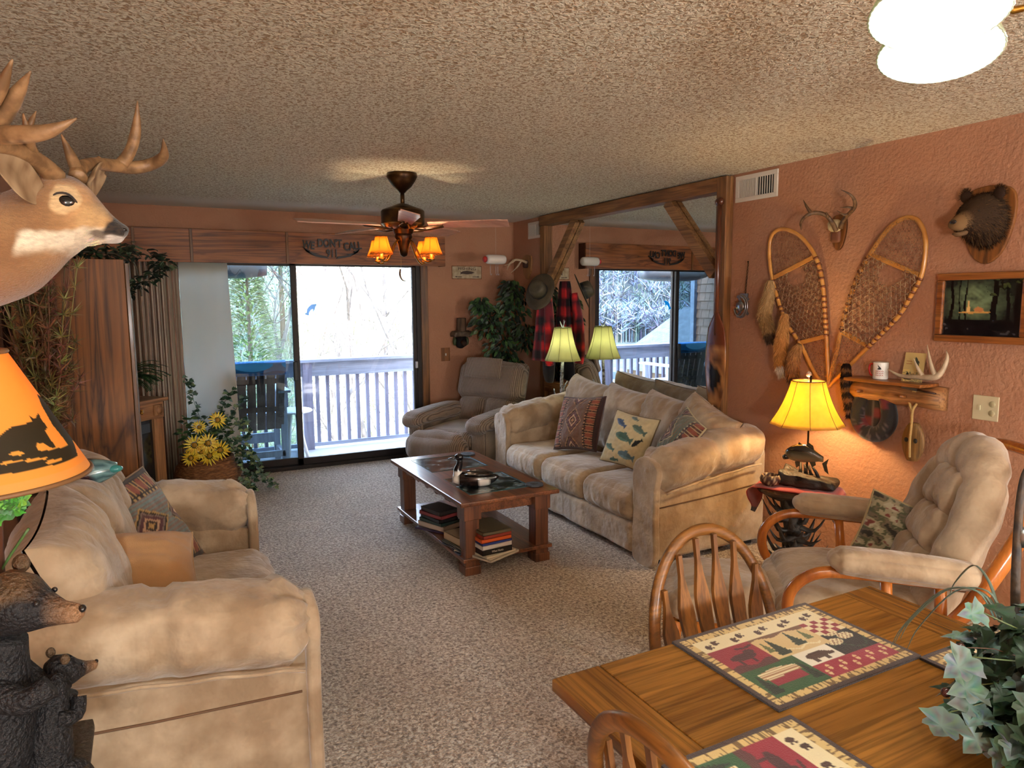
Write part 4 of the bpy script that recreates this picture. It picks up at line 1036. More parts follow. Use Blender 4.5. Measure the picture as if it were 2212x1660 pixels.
# crooked iron hanger beside it
pl = thing('iron_hanger', 'tall thin dark rustic pole with a metal hook rising behind the centerpiece', 'pole', (1.66, .66, TZ))
b0 = V((1.66, .66, TZ))
P_ = [at(2192, 1400, d=1.42), at(2194, 1250, d=1.42), at(2200, 1130, d=1.42), at(2208, 1050, d=1.42), at(2222, 1010, d=1.42), at(2250, 990, d=1.42)]
P_ = [V((P_[0].x, P_[0].y, TZ + .001))] + P_
g = G(); g.tube([p - b0 for p in P_], [.009, .009, .0085, .008, .007, .006, .005], 9, smooth=4); g.build('pole', pm('rustic_pole', hx(34, 26, 22), .6, var=(30, hx(96, 72, 46), .4), bump=(60, .6, .005)), pl)
g = G(); p = at(2214, 1162, d=1.42) - b0; g.lathe([(0, -.02), (.014, -.018), (.018, 0), (.014, .018), (0, .02)], p); g.build('metal_cup', m_steel, pl)

# ------------------------------------------------------------------ chandelier above the dining table
m_bell = pm('ribbed_frosted_glass', (.5, .56, .44), .3, trans=(.3, (.42, .5, .3)), bump=(30, .1, .003))
chn = thing('chandelier', 'chandelier of white ribbed glass bell shades lit over the dining table', 'chandelier', (1.36, .62, CEIL))
C0 = V((1.36, .62, CEIL))
g = G(); g.lathe([(0, 0), (.07, 0), (.06, -.03), (.02, -.05), (0, -.05)]); g.build('ceiling_canopy', m_brass, chn)
g = G(); g.tube([(0, 0, -.04), (0, 0, -.3)], .008); g.build('stem', m_brass, chn)
g = G(); g.ball((0, 0, -.31), (.07, .07, .09)); g.build('hub', m_brass, chn)
bells = [V((1.228, .79, 2.035)), V((1.2, .545, 2.035)), V((1.4, .39, 2.035)), V((1.55, .62, 2.035)), V((1.45, .85, 2.06))][:4]
b1 = at(2032, 62, d=1.2)
bells[0] = V((b1.x, b1.y, b1.z + .0)); b2 = at(2030, -12, d=1.06); bells[1] = V((b2.x, b2.y, b1.z + .01))
for i, B in enumerate(bells):
    q = B - C0; g = G()
    g.tube([(0, 0, -.31), V((q.x * .5, q.y * .5, -.36)), V((q.x * .9, q.y * .9, -.27)), V((q.x, q.y, q.z + .1))], .006, smooth=5); ar = g.build('arm', m_brass, chn)
    g = G(); prof = [(.022, .1), (.028, .085), (.05, .06), (.066, .035), (.076, .0), (.09, -.035), (.094, -.045)]
    tilt = Matrix.Rotation(radians(-9), 3, V((RT.x, RT.y, 0)).normalized()) @ Matrix.Rotation(radians(9), 3, V((0, 1, 0)))
    pr_ = [(a, b) for a, b in zip(cat1([p[0] for p in prof], 3), cat1([p[1] for p in prof], 3))]
    g.lathe(pr_, q, 96, rib=lambda a, u: 1 + .008 * cos(48 * a), ax=tilt); g.build('glass_bell_shade', m_bell, chn, solid=.003)
    g = G(); g.ball(q + V((0, 0, .0)), (.056, .056, .075), 16); g.build('bulb', pm('lit_bulb', (1, 1, 1), emis=((1, .98, .9), 4)), chn)
    point_light(B + V((0, 0, -.03)), 4.2, (1, .97, .92), .03, 'chandelier_light')

# ------------------------------------------------------------------ lamps added out of view behind the camera to light the room
m_globe = glass_mat('clear_globe', (1, 1, 1), 1)
for kx, ky, wh in ((-.2, -1.6, 'left'), (3.12, -1.8, 'right')):
    kc = thing('added_lamp_table', 'added small table for a fill lamp behind the photographer on the %s' % wh, 'table', (kx, ky, 0))
    G().bb((-.25, -.25, .85), (.25, .25, .9)).build('tabletop', m_oakx, kc, False)
    for a in (-.2, .2):
        for b_ in (-.2, .2): G().bb((a - .03, b_ - .03, 0), (a + .03, b_ + .03, .85)).build('leg', m_oakz, kc, False)
    kl = thing('added_globe_lamp', 'added glass globe fill lamp behind the photographer on the %s' % wh, 'lamp', (kx, ky, .901))
    G().ball((0, 0, .4), (.38, .38, .38), 24).build('glass_globe', m_globe, kl)
    G().lathe([(0, 0), (.09, 0), (.05, .1), (.04, .2), (.0, .2)], n=32).build('base', m_brass, kl)
point_light((-.2, -1.6, 1.3), 100, (.95, .98, 1), .16, 'added_fill_light'); point_light((3.12, -1.8, 1.3), 100, (.95, .98, 1), .16, 'added_fill_light')

# ------------------------------------------------------------------ ceiling fan
fan = thing('ceiling_fan', 'dark bronze ceiling fan with four orange laced lamp shades', 'fan', (1.551, 4.535, CEIL))
g = G(); g.lathe([(0, 0), (.098, 0), (.1, -.02), (.085, -.05), (.06, -.085), (.03, -.11), (.018, -.125), (0, -.125)], n=32); g.build('canopy', m_bronze, fan)
G().tube([(0, 0, -.12), (0, 0, -.21)], .014, 12).build('downrod', m_bronze, fan)
g = G(); g.lathe([(0, -.19), (.03, -.195), (.08, -.215), (.135, -.235), (.142, -.245), (.142, -.325), (.12, -.345), (.07, -.36), (.06, -.39), (0, -.39)], n=40); g.build('motor_housing', m_bronze, fan, ang=40)
m_blade = wood('fan_blade_wood', hx(182, 132, 110), hx(214, 166, 142), 0, 1, .35, .3, .4)
th0 = atan2(-FW.y, -FW.x) + radians(12)
for k in range(5):
    a = th0 + k * 2 * pi / 5; R = Matrix.Rotation(a, 3, 'Z') @ Matrix.Rotation(radians(-15), 3, 'X')
    g = G(); n = 16; top = []; 
    for i in range(n + 1):
        u = i / n; x = .17 + .53 * u; w = .045 + .022 * u; w *= (1 if u < .93 else .86); top.append((x, w))
    pts = [(x, -w) for x, w in top] + [(x, w) for x, w in reversed(top)]
    g.prism(pts, lambda p, q: V((0, 0, -.335)) + R @ V((p, q, 0)), (0, 0, .007)); bl = g.build('blade', m_blade, fan, False, bevel=.002)
    g = G()
    for s_ in (-1, 1): g.tube([R @ V((.07, s_ * .01, -.01)) + V((0, 0, -.345)), R @ V((.14, s_ * .03, -.012)) + V((0, 0, -.345)), R @ V((.2, s_ * .025, -.006)) + V((0, 0, -.345)), R @ V((.27, s_ * .01, -.004)) + V((0, 0, -.34))], .006, 6, smooth=4)
    g.build('blade_iron', m_bronze, bl)
g = G(); g.lathe([(0, -.38), (.055, -.385), (.06, -.41), (.045, -.44), (.03, -.5), (.022, -.53), (0, -.54)], n=24); g.build('light_kit_hub', m_bronze, fan)
m_lsh = pm('orange_parchment', hx(240, 150, 50), .7, trans=(.62, (1, .55, .13)), var=(14, hx(220, 120, 40), .5))
for k, da in enumerate((60, -30, -120, 150)):
    a = atan2(-FW.y, -FW.x) - radians(da) + pi * 0; d_ = V((cos(a), sin(a), 0)); d_ = -FW.copy(); d_.z = 0; d_.normalize(); r_ = V((RT.x, RT.y, 0)).normalized()
    dd = d_ * cos(radians(da)) + r_ * sin(radians(da)); R_ = .225; c = dd * R_
    g = G(); g.tube([(0, 0, -.43), dd * .07 + V((0, 0, -.44)), dd * .13 + V((0, 0, -.53)), dd * .18 + V((0, 0, -.575)), c + V((0, 0, -.57)), c + V((0, 0, -.545))], .0065, 8, smooth=5); ar = g.build('light_arm', m_brass, fan)
    g = G(); g.lathe([(.0, -.57), (.024, -.568), (.022, -.558), (.012, -.55), (.012, -.525), (0, -.525)], c, 14); g.build('socket', m_brass, ar)
    g = G(); g.lathe([(.037, -.422), (.046, -.46), (.057, -.495), (.073, -.532)], c, 40, rib=lambda q, u: 1 + .012 * abs(cos(4 * q))); sh = g.build('lamp_shade', m_lsh, fan, solid=.002)
    g = G(); g.cur = hx(120, 60, 20)
    for rr_, zz in ((.038, -.423), (.0735, -.531)): g.tube([c + V((rr_ * cos(q), rr_ * sin(q), zz + .003 * sin(q * 14))) for q in [2 * pi * i / 56 for i in range(56)]], .0016, 4, closed=True)
    for q in range(6): g.tube([c + V((.0375 * cos(q * 1.047), .0375 * sin(q * 1.047), -.422)), c + V((.0585 * cos(q * 1.047), .0585 * sin(q * 1.047), -.497)), c + V((.072 * cos(q * 1.047), .072 * sin(q * 1.047), -.532))], .0013, 4)
    g.build('lacing', m_paint, sh)
    point_light(V((1.551, 4.535, CEIL)) + c + V((0, 0, -.48)), 2.0, (1, .8, .52), .012, 'fan_bulb_light')
g = G(); g.tube([(-.03, -.04, -.5), (-.04, -.05, -.62)], .001, 4); pc = g.build('pull_chain', m_brass, fan)
g = G(); g.tube([(-.045, -.05, -.62), (-.047, -.05, -.66), (-.035, -.055, -.69), (-.012, -.06, -.7)], [.006, .007, .005, .002], 8, smooth=4); g.build('antler_pull', pm('dark_antler', hx(60, 44, 36), .5), pc)

# ------------------------------------------------------------------ lamps
def bell_shade(t, c, r0, r1, h, mat, panels=8, name='lamp_shade', seam=hx(96, 58, 26)):
    g = G(); prof = []
    for i in range(13):
        u = i / 12; prof.append((r0 + (r1 - r0) * (u ** 1.0 * .62 + u ** 2.6 * .38), h * (1 - u)))
    g.lathe(prof, c, 64, rib=lambda a, u: 1 - .03 * (1 - cos((a * panels) % (2 * pi))) * .5 * (1 + u)); sh = g.build(name, mat, t, solid=.002)
    g = G(); g.cur = seam
    for k in range(panels):
        a = 2 * pi * k / panels + .0; g.tube([V(c) + V(((r + .0025) * cos(a), (r + .0025) * sin(a), z)) for r, z in prof], .0018, 4)
    g.build('shade_seams', m_paint, sh)
    g = G(); g.cur = seam; g.tube([V(c) + V((r0 * cos(a), r0 * sin(a), h)) for a in [2 * pi * i / 40 for i in range(40)]], .003, 5, closed=True); g.build('shade_rim', m_paint, sh)
    return sh
m_gold = pm('amber_mica_shade', hx(230, 180, 90), .5, trans=(.5, (1, .84, .2)), var=(22, hx(200, 120, 30), .6))
m_green = pm('pale_green_shade', hx(196, 200, 130), .6, trans=(.3, (.95, .93, .62)), var=(16, hx(176, 182, 112), .5))
# end table with runner
ET = V((3.17, 2.68, 0)); ea = radians(27)
et = thing('end_table', 'round topped end table on a dark carved spiky antler pedestal beside the sofa', 'table', tuple(ET), ea)
ETZ = .556
G().lathe([(0, ETZ - .02), (.2, ETZ - .02), (.205, ETZ - .01), (.2, ETZ - .001), (0, ETZ - .001)], n=40).build('tabletop', pm('dark_table_glass', hx(60, 44, 30), .2), et, ang=40)
random.seed(5)
m_dant = pm('dark_cast_antler', hx(50, 46, 42), .5, var=(20, hx(92, 88, 80), .6), bump=(40, .6, .006))
g = G(); g.tube([(0, 0, 0), (.02, 0, .2), (-.01, .01, .4), (0, 0, ETZ - .02)], [.09, .05, .055, .1], 10, smooth=4); g.build('trunk', m_dant, et)
for k in range(58):
    a = k * 2.4; z = .03 + .5 * (k / 58); R_ = random.uniform(.12, .19); up_ = random.uniform(.03, .12)
    d_ = V((cos(a), sin(a), 0)); z2 = min(z + up_, ETZ - .03)
    g = G(); g.tube([d_ * .02 + V((0, 0, z)), d_ * (R_ * .6) + V((0, 0, z - .01)), d_ * R_ + V((0, 0, z2))], [.028, .02, .002], 6, smooth=3, flat=.5); g.build('antler_tine', m_dant, et)
# runner
g = G(); g.cur = hx(160, 48, 40)
def run(u, v):
    y = .36 * (2 * u - 1); x = (.13 - .05 * max(0, abs(2 * u - 1) - .8) * 5) * (2 * v - 1); z = ETZ + .003
    if abs(y) > .205: 
        e = abs(y) - .205; s_ = 1 if y > 0 else -1; y = s_ * (.205 + min(e, .03) * .6 + .012 * sin(e * 40)); z -= max(0, e - .005) * 1.0 ; z -= .03 * (1 - abs(2 * v - 1)) * min(1, e / .1)
    return (x + .01, y, z + .001 * sin(u * 30))
g.grid(run, 60, 14, lambda u, v: hx(44, 26, 26) if abs(2 * u - 1) > .93 else hx(164, 50, 42)); o = g.build('table_runner', m_cloth, None, solid=.003, loc=tuple(ET), rz=ea); tag(o, 'red cloth runner with dark tasselled ends over the end table', 'cloth')
# bass lamp
LB = V((3.25, 2.66, ETZ + .006))
bl = thing('fish_lamp', 'table lamp with glowing amber bell shade and a leaping bass statue base', 'lamp', tuple(LB))
m_drift = pm('driftwood_cast', hx(26, 20, 14), .6, var=(24, hx(50, 38, 24), .6), bump=(30, 1, .012), stretch=(1, .4, 1))
bd = V((.45, -.89, 0))
g = G(); secs = []
g.rbox((0, 0, .022), (.17, .3, .042), .02, 18, rot=Matrix.Rotation(radians(27), 3, 'Z'), fn=lambda p, un: V((p.x * (1 + .3 * noise.noise(p * 20)), p.y, p.z * (1 + .4 * noise.noise(p * 30)) + .02 * max(0, un.z) * (1 + noise.noise(V((p.x * 20, p.y * 9, 1)))) * (1 + un.y)))); g.build('driftwood_base', m_drift, bl)
for i in range(4):
    g = G(); y = .06 - i * .035; g.tube([V((.01 * i, y, .04)), V((-.01, y - .01, .08 + .01 * (i % 2))), V((.02 - .01 * i, y + .015, .115))], [.012, .009, .006], 6, smooth=3); g.build('driftwood_branch', m_drift, bl)
def bassc(q):
    return lerp(hx(40, 36, 26), hx(170, 150, 104), max(0, min(1, (.165 - q.z) * 12))) if q.z < .18 else hx(46, 40, 28)
A_ = at(1697, 985, x=3.12) - LB; B_ = at(1788, 985, x=3.2) - LB; dd = (B_ - A_); dd.z = 0; Lf = dd.length; dd.normalize(); nn_ = V((-dd.y, dd.x, 0)); zc = (A_.z + B_.z) / 2
g = G(); secs = []; hs = [(.0, .018, .012), (.06, .03, .02), (.14, .04, .028), (.28, .05, .034), (.45, .05, .034), (.62, .038, .024), (.76, .022, .014), (.86, .015, .007)]
for u, h, w in hs:
    c = A_ + dd * (Lf * u * 1.05); c.z = zc + .012 * sin(u * 3.2) - .035 * max(0, u - .5)
    secs.append([c + nn_ * (w * cos(a)) + V((0, 0, h * sin(a))) for a in [2 * pi * k / 16 for k in range(16)]])
g.loft(secs, colf=lambda q: lerp(hx(120, 104, 72), hx(26, 24, 18), max(0, min(1, (q.z - zc + .02) * 22)))); g.build('bass_body', m_gloss, bl)
def fin(pts, nm):
    g = G(); g.cur = hx(70, 60, 42); g.prism(pts, lambda u, z: A_ + dd * (Lf * u * 1.05) + V((0, 0, zc - A_.z + z)) - nn_ * .002, nn_ * .004); g.build(nm, m_gloss, bl, False)
fin([(.84, -.03), (.98, .0), (.94, -.035), (.99, -.085), (.9, -.07)], 'tail_fin'); fin([(.25, .045), (.3, .07), (.38, .06), (.45, .055), (.52, .075), (.62, .06), (.66, .03)], 'dorsal_fin'); fin([(.55, -.03), (.62, -.06), (.7, -.045), (.68, -.02)], 'anal_fin'); fin([(.22, -.04), (.26, -.075), (.34, -.06), (.34, -.04)], 'pelvic_fin')
g = G(); g.cur = hx(30, 26, 20); g.tube([A_ + V((0, 0, .0)) + dd * .01, A_ - dd * .012 + V((0, 0, -.012))], [.018, .012], 10); g.build('jaw', m_gloss, bl)
G().tube([(.03, .04, .05), (.03, .04, .34), (.02, .03, .62)], .0055, 8).build('pole', m_bronze, bl)
shc = V((3.30, 2.73, 0)) - LB; shc.z = .897 - LB.z
bell_shade(bl, tuple(shc), .088, .2, .25, m_gold)
g = G(); g.tube([shc + V((0, 0, .24)), shc + V((0, 0, .27))], .003); g.ball(shc + V((0, 0, .287)), (.03, .03, .034)); g.build('finial', pm('glass_finial', hx(200, 190, 170), .15, coat=.5, var=(90, hx(150, 60, 50), .6)), bl)
point_light(LB + shc + V((0, 0, .12)), 9.5, (1, .70, .33), .03, 'amber_lamp_light')
# clay pot
def potc(u, a):
    return hx(196, 170, 130) if abs(((a * 1.3 + u * 2.5) % 1.2) - .6) < .13 or u > .9 else hx(66, 36, 30)
pp_ = at(1672, 1056, z=ETZ + .005)
g = G(); g.lathe([(0, .0), (.035, .002), (.052, .02), (.056, .04), (.048, .062), (.044, .062), (.05, .04), (.04, .02), (0, .012)], n=32, colf=potc); o = g.build('clay_pot', m_paint, None, loc=(3.075, 2.775, ETZ + .006)); tag(o, 'small round cream and brown patterned pot on the red runner', 'pot')

# green branch lamp at the far corner of the sofa on a small table
GL = V((3.36, 5.47, .56))
gt = thing('side_table', 'small dark side table in the corner behind the far sofa arm', 'table', (3.36, 5.49, 0))
G().rbox((0, 0, .545), (.34, .3, .03), .01, 6).build('tabletop', m_ctab, gt)
for sx_ in (-1, 1):
    for sy_ in (-1, 1): G().bb((sx_ * .14 - .015, sy_ * .12 - .015, 0), (sx_ * .14 + .015, sy_ * .12 + .015, .53)).build('leg', m_ctabz, gt, False)
gl = thing('branch_lamp', 'table lamp with pale green bell shade on a silvery branch base, reflected in the mirror', 'lamp', tuple(GL))
m_birch = pm('silver_branch', hx(50, 44, 46), .4, var=(34, hx(190, 200, 214), .9), bump=(40, .6, .005))
g = G(); g.tube([(0, 0, .0), (.01, .0, .1), (-.012, .0, .25), (.0, 0, .52)], [.05, .03, .017, .014], 10, smooth=4); g.build('branch_base', m_birch, gl)
for pts in (((0, 0, .02), (-.05, .03, .14), (-.07, .04, .24)), ((0, 0, .12), (.05, -.02, .2), (.09, -.04, .26)), ((-.01, 0, .1), (-.07, -.01, .17), (-.1, .02, .19)), ((0, 0, .1), (.03, .04, .22), (.08, .05, .3))):
    G().tube(pts, [.02, .012, .005], 8, smooth=4).build('side_branch', m_birch, gl)
G().lathe([(0, 0), (.07, 0), (.065, .015), (0, .02)]).build('foot', m_birch, gl)
bell_shade(gl, (0, 0, 1.06 - GL.z), .078, .168, .3, m_green, seam=hx(90, 96, 56))
g = G(); z_ = 1.36 - GL.z
for q in ((-.03, 0, .06), (.03, .01, .06), (0, -.02, .07)): g.tube([(0, 0, z_), (q[0] * .6, q[1], z_ + .03), (q[0], q[1], z_ + q[2])], [.007, .005, .002], 6, smooth=3)
g.build('branch_finial', m_birch, gl)
point_light(GL + V((0, 0, .65)), 1.5, (1, .98, .8), .03, 'green_lamp_light')
# ------------------------------------------------------------------ timber framed mirror on the right wall
MX = XR
wm = thing('wall_mirror', 'large wall mirror behind the sofa framed by rough timber beams and diagonal braces', 'mirror', (XR, 4.92, .63))
def wl_(g): return rel(g, XR, 4.92, .63)
m_mir = bpy.data.materials.new('mirror_silver'); nt, N, L, P = nodes(m_mir); P.inputs['Base Color'].default_value = (.9, .93, .93, 1); P.inputs['Metallic'].default_value = 1; P.inputs['Roughness'].default_value = 0
wl_(G().bb((XR - .012, 3.74, .72), (XR - .001, 6.1, 2.34))).build('mirror_glass', m_mir, wm, False)
zt = 2.335
wl_(G().bb((XR - .07, 3.73, zt), (XR - .001, 6.19, 2.432))).build('top_beam', m_beamx, wm, False, bevel=.006)
wl_(G().bb((XR - .06, 6.1, .63), (XR - .001, 6.19, zt))).build('far_post', m_beamz, wm, False, bevel=.006)
wl_(G().bb((XR - .07, 3.64, .63), (XR - .001, 3.735, 2.432))).build('near_post', m_beamz, wm, False, bevel=.006)
wl_(G().bb((XR - .06, 3.735, .7), (XR - .013, 6.1, .8))).build('bottom_rail', m_beamx, wm, False, bevel=.006)
m_br = wood('brace_wood', hx(116, 78, 44), hx(170, 124, 76), 1, 1.0, .6, 0)
for a, b_ in (((5.56, zt), (6.1, 1.74)), ((4.27, zt), (3.76, 1.78))):
    g = G(); g.bar((XR - .04, a[0], a[1] + .0), (XR - .04, b_[0], b_[1]), .085, .05, (1, 0, 0)); wl_(g).build('diagonal_brace', m_br, wm, False, bevel=.004)

# ------------------------------------------------------------------ painted paddle leaning beside the mirror
pw = V((XR - .1, 3.67, .86))
pa = thing('canoe_paddle', 'tall wooden canoe paddle with a painted bear blade hanging beside the mirror post', 'paddle', tuple(pw))
m_pad = wood('paddle_wood', hx(86, 44, 26), hx(128, 70, 42), 2, 1, .3, .4)
g = G(); g.tube([(0, 0, .5), (0, 0, 1.38)], .016, 10); g.build('shaft', m_pad, pa)
g = G(); g.ball((0, 0, 1.4), (.05, .075, .06)); g.build('grip', m_pad, pa)
def padc(u, v):
    if v > .62: return hx(110, 56, 36)
    n = noise.noise(V((u * 4, v * 9, 2)))
    if blob(u, v, .55, .3, .3, .14) or blob(u, v, .35, .42, .15, .06): return hx(26, 22, 26)
    return lerp(hx(96, 60, 40), hx(190, 130, 76), max(0, min(1, .5 + n)))
for s_ in (1,):
    g = G(); secs = []
    for i in range(19):
        u = i / 18; z = .0 + .66 * u; w = .1 * (sin(pi * min(1, u * .82 + .1)) ** .55) if u < .8 else .1 * .75 * (1 - (u - .8) / .2) ** 1.0 + .016; w = max(w, .016)
        th = .012 if u < .95 else .014; secs.append([V((th * sin(a), w * cos(a), z)) for a in [2 * pi * k / 20 for k in range(20)]])
    g.loft(secs, colf=lambda q: padc(.5 - q.y / .17, q.z / .66)); g.build('blade', m_gloss, pa)

# ------------------------------------------------------------------ vents
def vent(y0, y1, z0, z1, label, x=XR):
    t = thing('air_vent', label, 'vent', (x, (y0 + y1) / 2, z0)); yc = (y0 + y1) / 2
    h = z1 - z0; w = y1 - y0
    g = G()
    for a, b_ in (((-.012, -w / 2, 0), (-.001, w / 2, .028)), ((-.012, -w / 2, h - .028), (-.001, w / 2, h)), ((-.012, -w / 2, .028), (-.001, -w / 2 + .03, h - .028)), ((-.012, w / 2 - .03, .028), (-.001, w / 2, h - .028)), ((-.012, -.006, .028), (-.001, .006, h - .028))): g.bb(a, b_)
    g.build('frame', m_white, t, False, bevel=.002)
    G().bb((-.004, -w / 2 + .02, .02), (-.0015, -.006, h - .02)).build('dark_duct', m_black, t, False); G().bb((-.004, .006, .02), (-.0015, w / 2 - .02, h - .02)).build('closed_damper', pm('damper', hx(150, 136, 112), .6), t, False)
    g = G(); n = 30
    for i in range(n):
        y = -w / 2 + .035 + (w - .07) * i / (n - 1)
        if y > .008 or (y < -.008 and i % 2): g.bb((-.011, y - .001, .026), (-.005, y + .001, h - .026))
    o = g.build('louvre_grille', m_white, t, False); o['kind'] = 'stuff'
vent(3.262, 3.618, 2.25, 2.42, 'white wall air vent near the ceiling, right of the mirror post')
vent(6.225, 6.52, 2.235, 2.4, 'small white wall vent near the back corner, left of the mirror')

# ------------------------------------------------------------------ snowshoes
random.seed(3)
m_ash = pm('bent_ash', hx(206, 146, 72), .35, var=(14, hx(180, 118, 50), .7), coat=.3)
m_web = pm('rawhide_lacing', hx(104, 60, 36), .5, var=(40, hx(190, 160, 120), .75))
def inpoly(y, z, P):
    c = False; j = len(P) - 1
    for i in range(len(P)):
        if (P[i][1] > z) != (P[j][1] > z) and y < (P[j][0] - P[i][0]) * (z - P[i][1]) / (P[j][1] - P[i][1]) + P[i][0]: c = not c
        j = i
    return c
def snowshoe(label, out, bars, hole, org):
    o = V(org); t = thing('snowshoe', label, 'snowshoe', org)
    Y = lambda px, py, off=.03: W(px, py, off) - o
    pts = catmull([Y(*p) for p in out], 6); g = G(); g.tube(pts, .0125, 8, up=(1, 0, 0)); g.build('bent_frame', m_ash, t)
    for a, b_ in bars: g = G(); g.bar(Y(*a), Y(*b_), .026, .014, (1, 0, 0)); g.build('crossbar', m_ash, t, False, bevel=.003)
    P = [(p.y, p.z) for p in pts]
    (a0, a1), (b0, b1) = [[(Y(*q).y, Y(*q).z) for q in bb_] for bb_ in bars]
    def side(p, a, b): return (b[0] - a[0]) * (p[1] - a[1]) - (b[1] - a[1]) * (p[0] - a[0])
    hy, hz = Y(*hole).y, Y(*hole).z
    cz = sum(p[1] for p in P) / len(P); cy = sum(p[0] for p in P) / len(P)
    ax = V((a0[0] + a1[0] - b0[0] - b1[0], a0[1] + a1[1] - b0[1] - b1[1])).normalized(); th = atan2(ax.y, ax.x)
    toe, mid, heel = G(), G(), G()
    sT = side((P[len(P) // 2][0], P[len(P) // 2][1]), a0, a1); sH = side(P[0], b0, b1)
    for g_, step, r, angs, test in ((toe, .017, .0009, (0, 60, 120), lambda p: side(p, a0, a1) * sT > 0), (heel, .016, .0009, (0, 60, 120), lambda p: side(p, b0, b1) * sH > 0),
                                (mid, .026, .0023, (90, 32, 148), lambda p: side(p, a0, a1) * sT < 0 and side(p, b0, b1) * sH < 0 and ((p[0] - hy) / .062) ** 2 + ((p[1] - hz) / .055) ** 2 > 1)):
        for an in angs:
            d = V((cos(th + radians(an)), sin(th + radians(an)))); n = V((-d.y, d.x))
            k = -30
            while k <= 30:
                seg = None; jit = random.uniform(-.002, .002)
                for s_ in range(-130, 131):
                    q = V((cy, cz)) + n * (k * step + jit) + d * (s_ * .006); q += n * .0022 * sin(s_ * .9 + k * 2)
                    inn = inpoly(q.x, q.y, P) and test((q.x, q.y))
                    if inn:
                        if seg is None: seg = []
                        if s_ % 2 == 0: seg.append(V((random.uniform(-.002, .002), q.x, q.y)))
                    if (not inn or s_ == 130) and seg:
                        if len(seg) > 1: g_.tube(seg, r, 3, cap=False)
                        seg = None
                k += 1
    toe.build('toe_webbing', m_web, t)['kind'] = 'stuff'; mid.build('center_webbing', m_web, t)['kind'] = 'stuff'; heel.build('heel_webbing', m_web, t)['kind'] = 'stuff'
    g = G(); last = None
    for i in range(1, len(pts) - 1):
        p = pts[i]; q = (p.y, p.z)
        if side(q, a0, a1) * sT < 0 and side(q, b0, b1) * sH < 0 and (last is None or (p - last).length > .03):
            d = (pts[i + 1] - pts[i - 1]).normalized() * .007; g.tube([p - d, p + d], .0155, 8); last = p
    g.build('frame_wraps', pm('lacing_wrap', hx(120, 66, 30), .5), t)['kind'] = 'stuff'
snowshoe('left of two crossed snowshoes, furs hanging from its left edge', [(1791, 838), (1762, 810), (1730, 745), (1700, 700), (1680, 645), (1666, 590), (1662, 540), (1668, 508), (1690, 495), (1722, 506), (1750, 535), (1768, 572), (1778, 620), (1783, 690), (1787, 760), (1791, 838)],
         [((1672, 600), (1757, 556)), ((1727, 741), (1784, 727))], (1721, 597), tuple(W(1789, 836, .03)))
snowshoe('right of two crossed snowshoes, leaning right towards the shelf', [(1789, 830), (1806, 765), (1820, 703), (1835, 649), (1854, 596), (1878, 552), (1912, 503), (1940, 478), (1962, 470), (1983, 477), (1997, 505), (1999, 541), (1990, 595), (1968, 638), (1939, 685), (1885, 740), (1838, 787), (1789, 836)],
         [((1884, 551), (1985, 594)), ((1817, 717), (1876, 748))], (1928, 594), tuple(W(1789, 834, .05)))
# ------------------------------------------------------------------ furs
def fur_tail(name, label, path, rad, cols, org_off=.07, n=2600, ln=.03, cat='fur', band=None):
    P = [W(px, py, org_off) for px, py in path]; o = P[-1].copy(); P = [p - o for p in P]
    sp_ = catmull(P, 8); rr = cat1(rad, 8); g = G()
    def cf(u): return band(u) if band else lerp(*cols[0:2], min(1, u * 1.6)) if u < .8 else cols[2]
    g.tube(sp_, [max(.003, r * .8) for r in rr], 12, colf=lambda u, a: [q * .7 for q in cf(u)])
    for i in range(n):
        u = random.random(); k = u * (len(sp_) - 1); j = int(k); j = min(j, len(sp_) - 2); c = sp_[j].lerp(sp_[j + 1], k - j); t = (sp_[j + 1] - sp_[j]).normalized()
        a = random.uniform(0, 2 * pi); b1 = t.cross(V((1, 0, 0))).normalized(); b2 = b1.cross(t); nn = b1 * cos(a) + b2 * sin(a); r = rr[j] * .78
        p = c + nn * r; q = p + (nn * .45 + t * .9 + V([random.uniform(-.25, .25) for _ in range(3)])) * ln * random.uniform(.6, 1.2); s_ = random.uniform(.7, 1.25)
        g.strand(p, q, .0016, [min(1, w * s_) for w in cf(u)])
    tag(g.build(name, m_fur, None, loc=tuple(o)), label, cat)
fur_tail('fox_pelt', 'pale tan long fur tail hanging highest from the left snowshoe', [(1664, 606), (1660, 640), (1652, 680), (1660, 715), (1663, 740)], [.02, .042, .05, .04, .012], (hx(190, 156, 110), hx(170, 134, 86), hx(90, 70, 56)))
fur_tail('fox_pelt', 'orange tan fur tail with a white tip, middle of three on the snowshoe', [(1696, 678), (1692, 710), (1688, 745), (1685, 785), (1688, 812)], [.018, .036, .044, .034, .008], (hx(196, 146, 88), hx(186, 130, 70), hx(226, 216, 200)), .09)
fur_tail('fox_pelt', 'short brown fur piece hanging lowest on the left snowshoe beside the lamp', [(1728, 745), (1716, 768), (1712, 800), (1716, 835)], [.02, .04, .044, .02], (hx(176, 130, 80), hx(140, 96, 60), hx(84, 60, 46)), .09)
fur_tail('raccoon_tail', 'dark ringed raccoon tail hanging below the right snowshoe', [(1828, 786), (1828, 820), (1832, 860), (1834, 900)], [.022, .034, .03, .01], None, .07, 2600, .022, 'fur', lambda u: hx(36, 26, 24) if (u * 5.5) % 1 < .62 else hx(126, 90, 62))

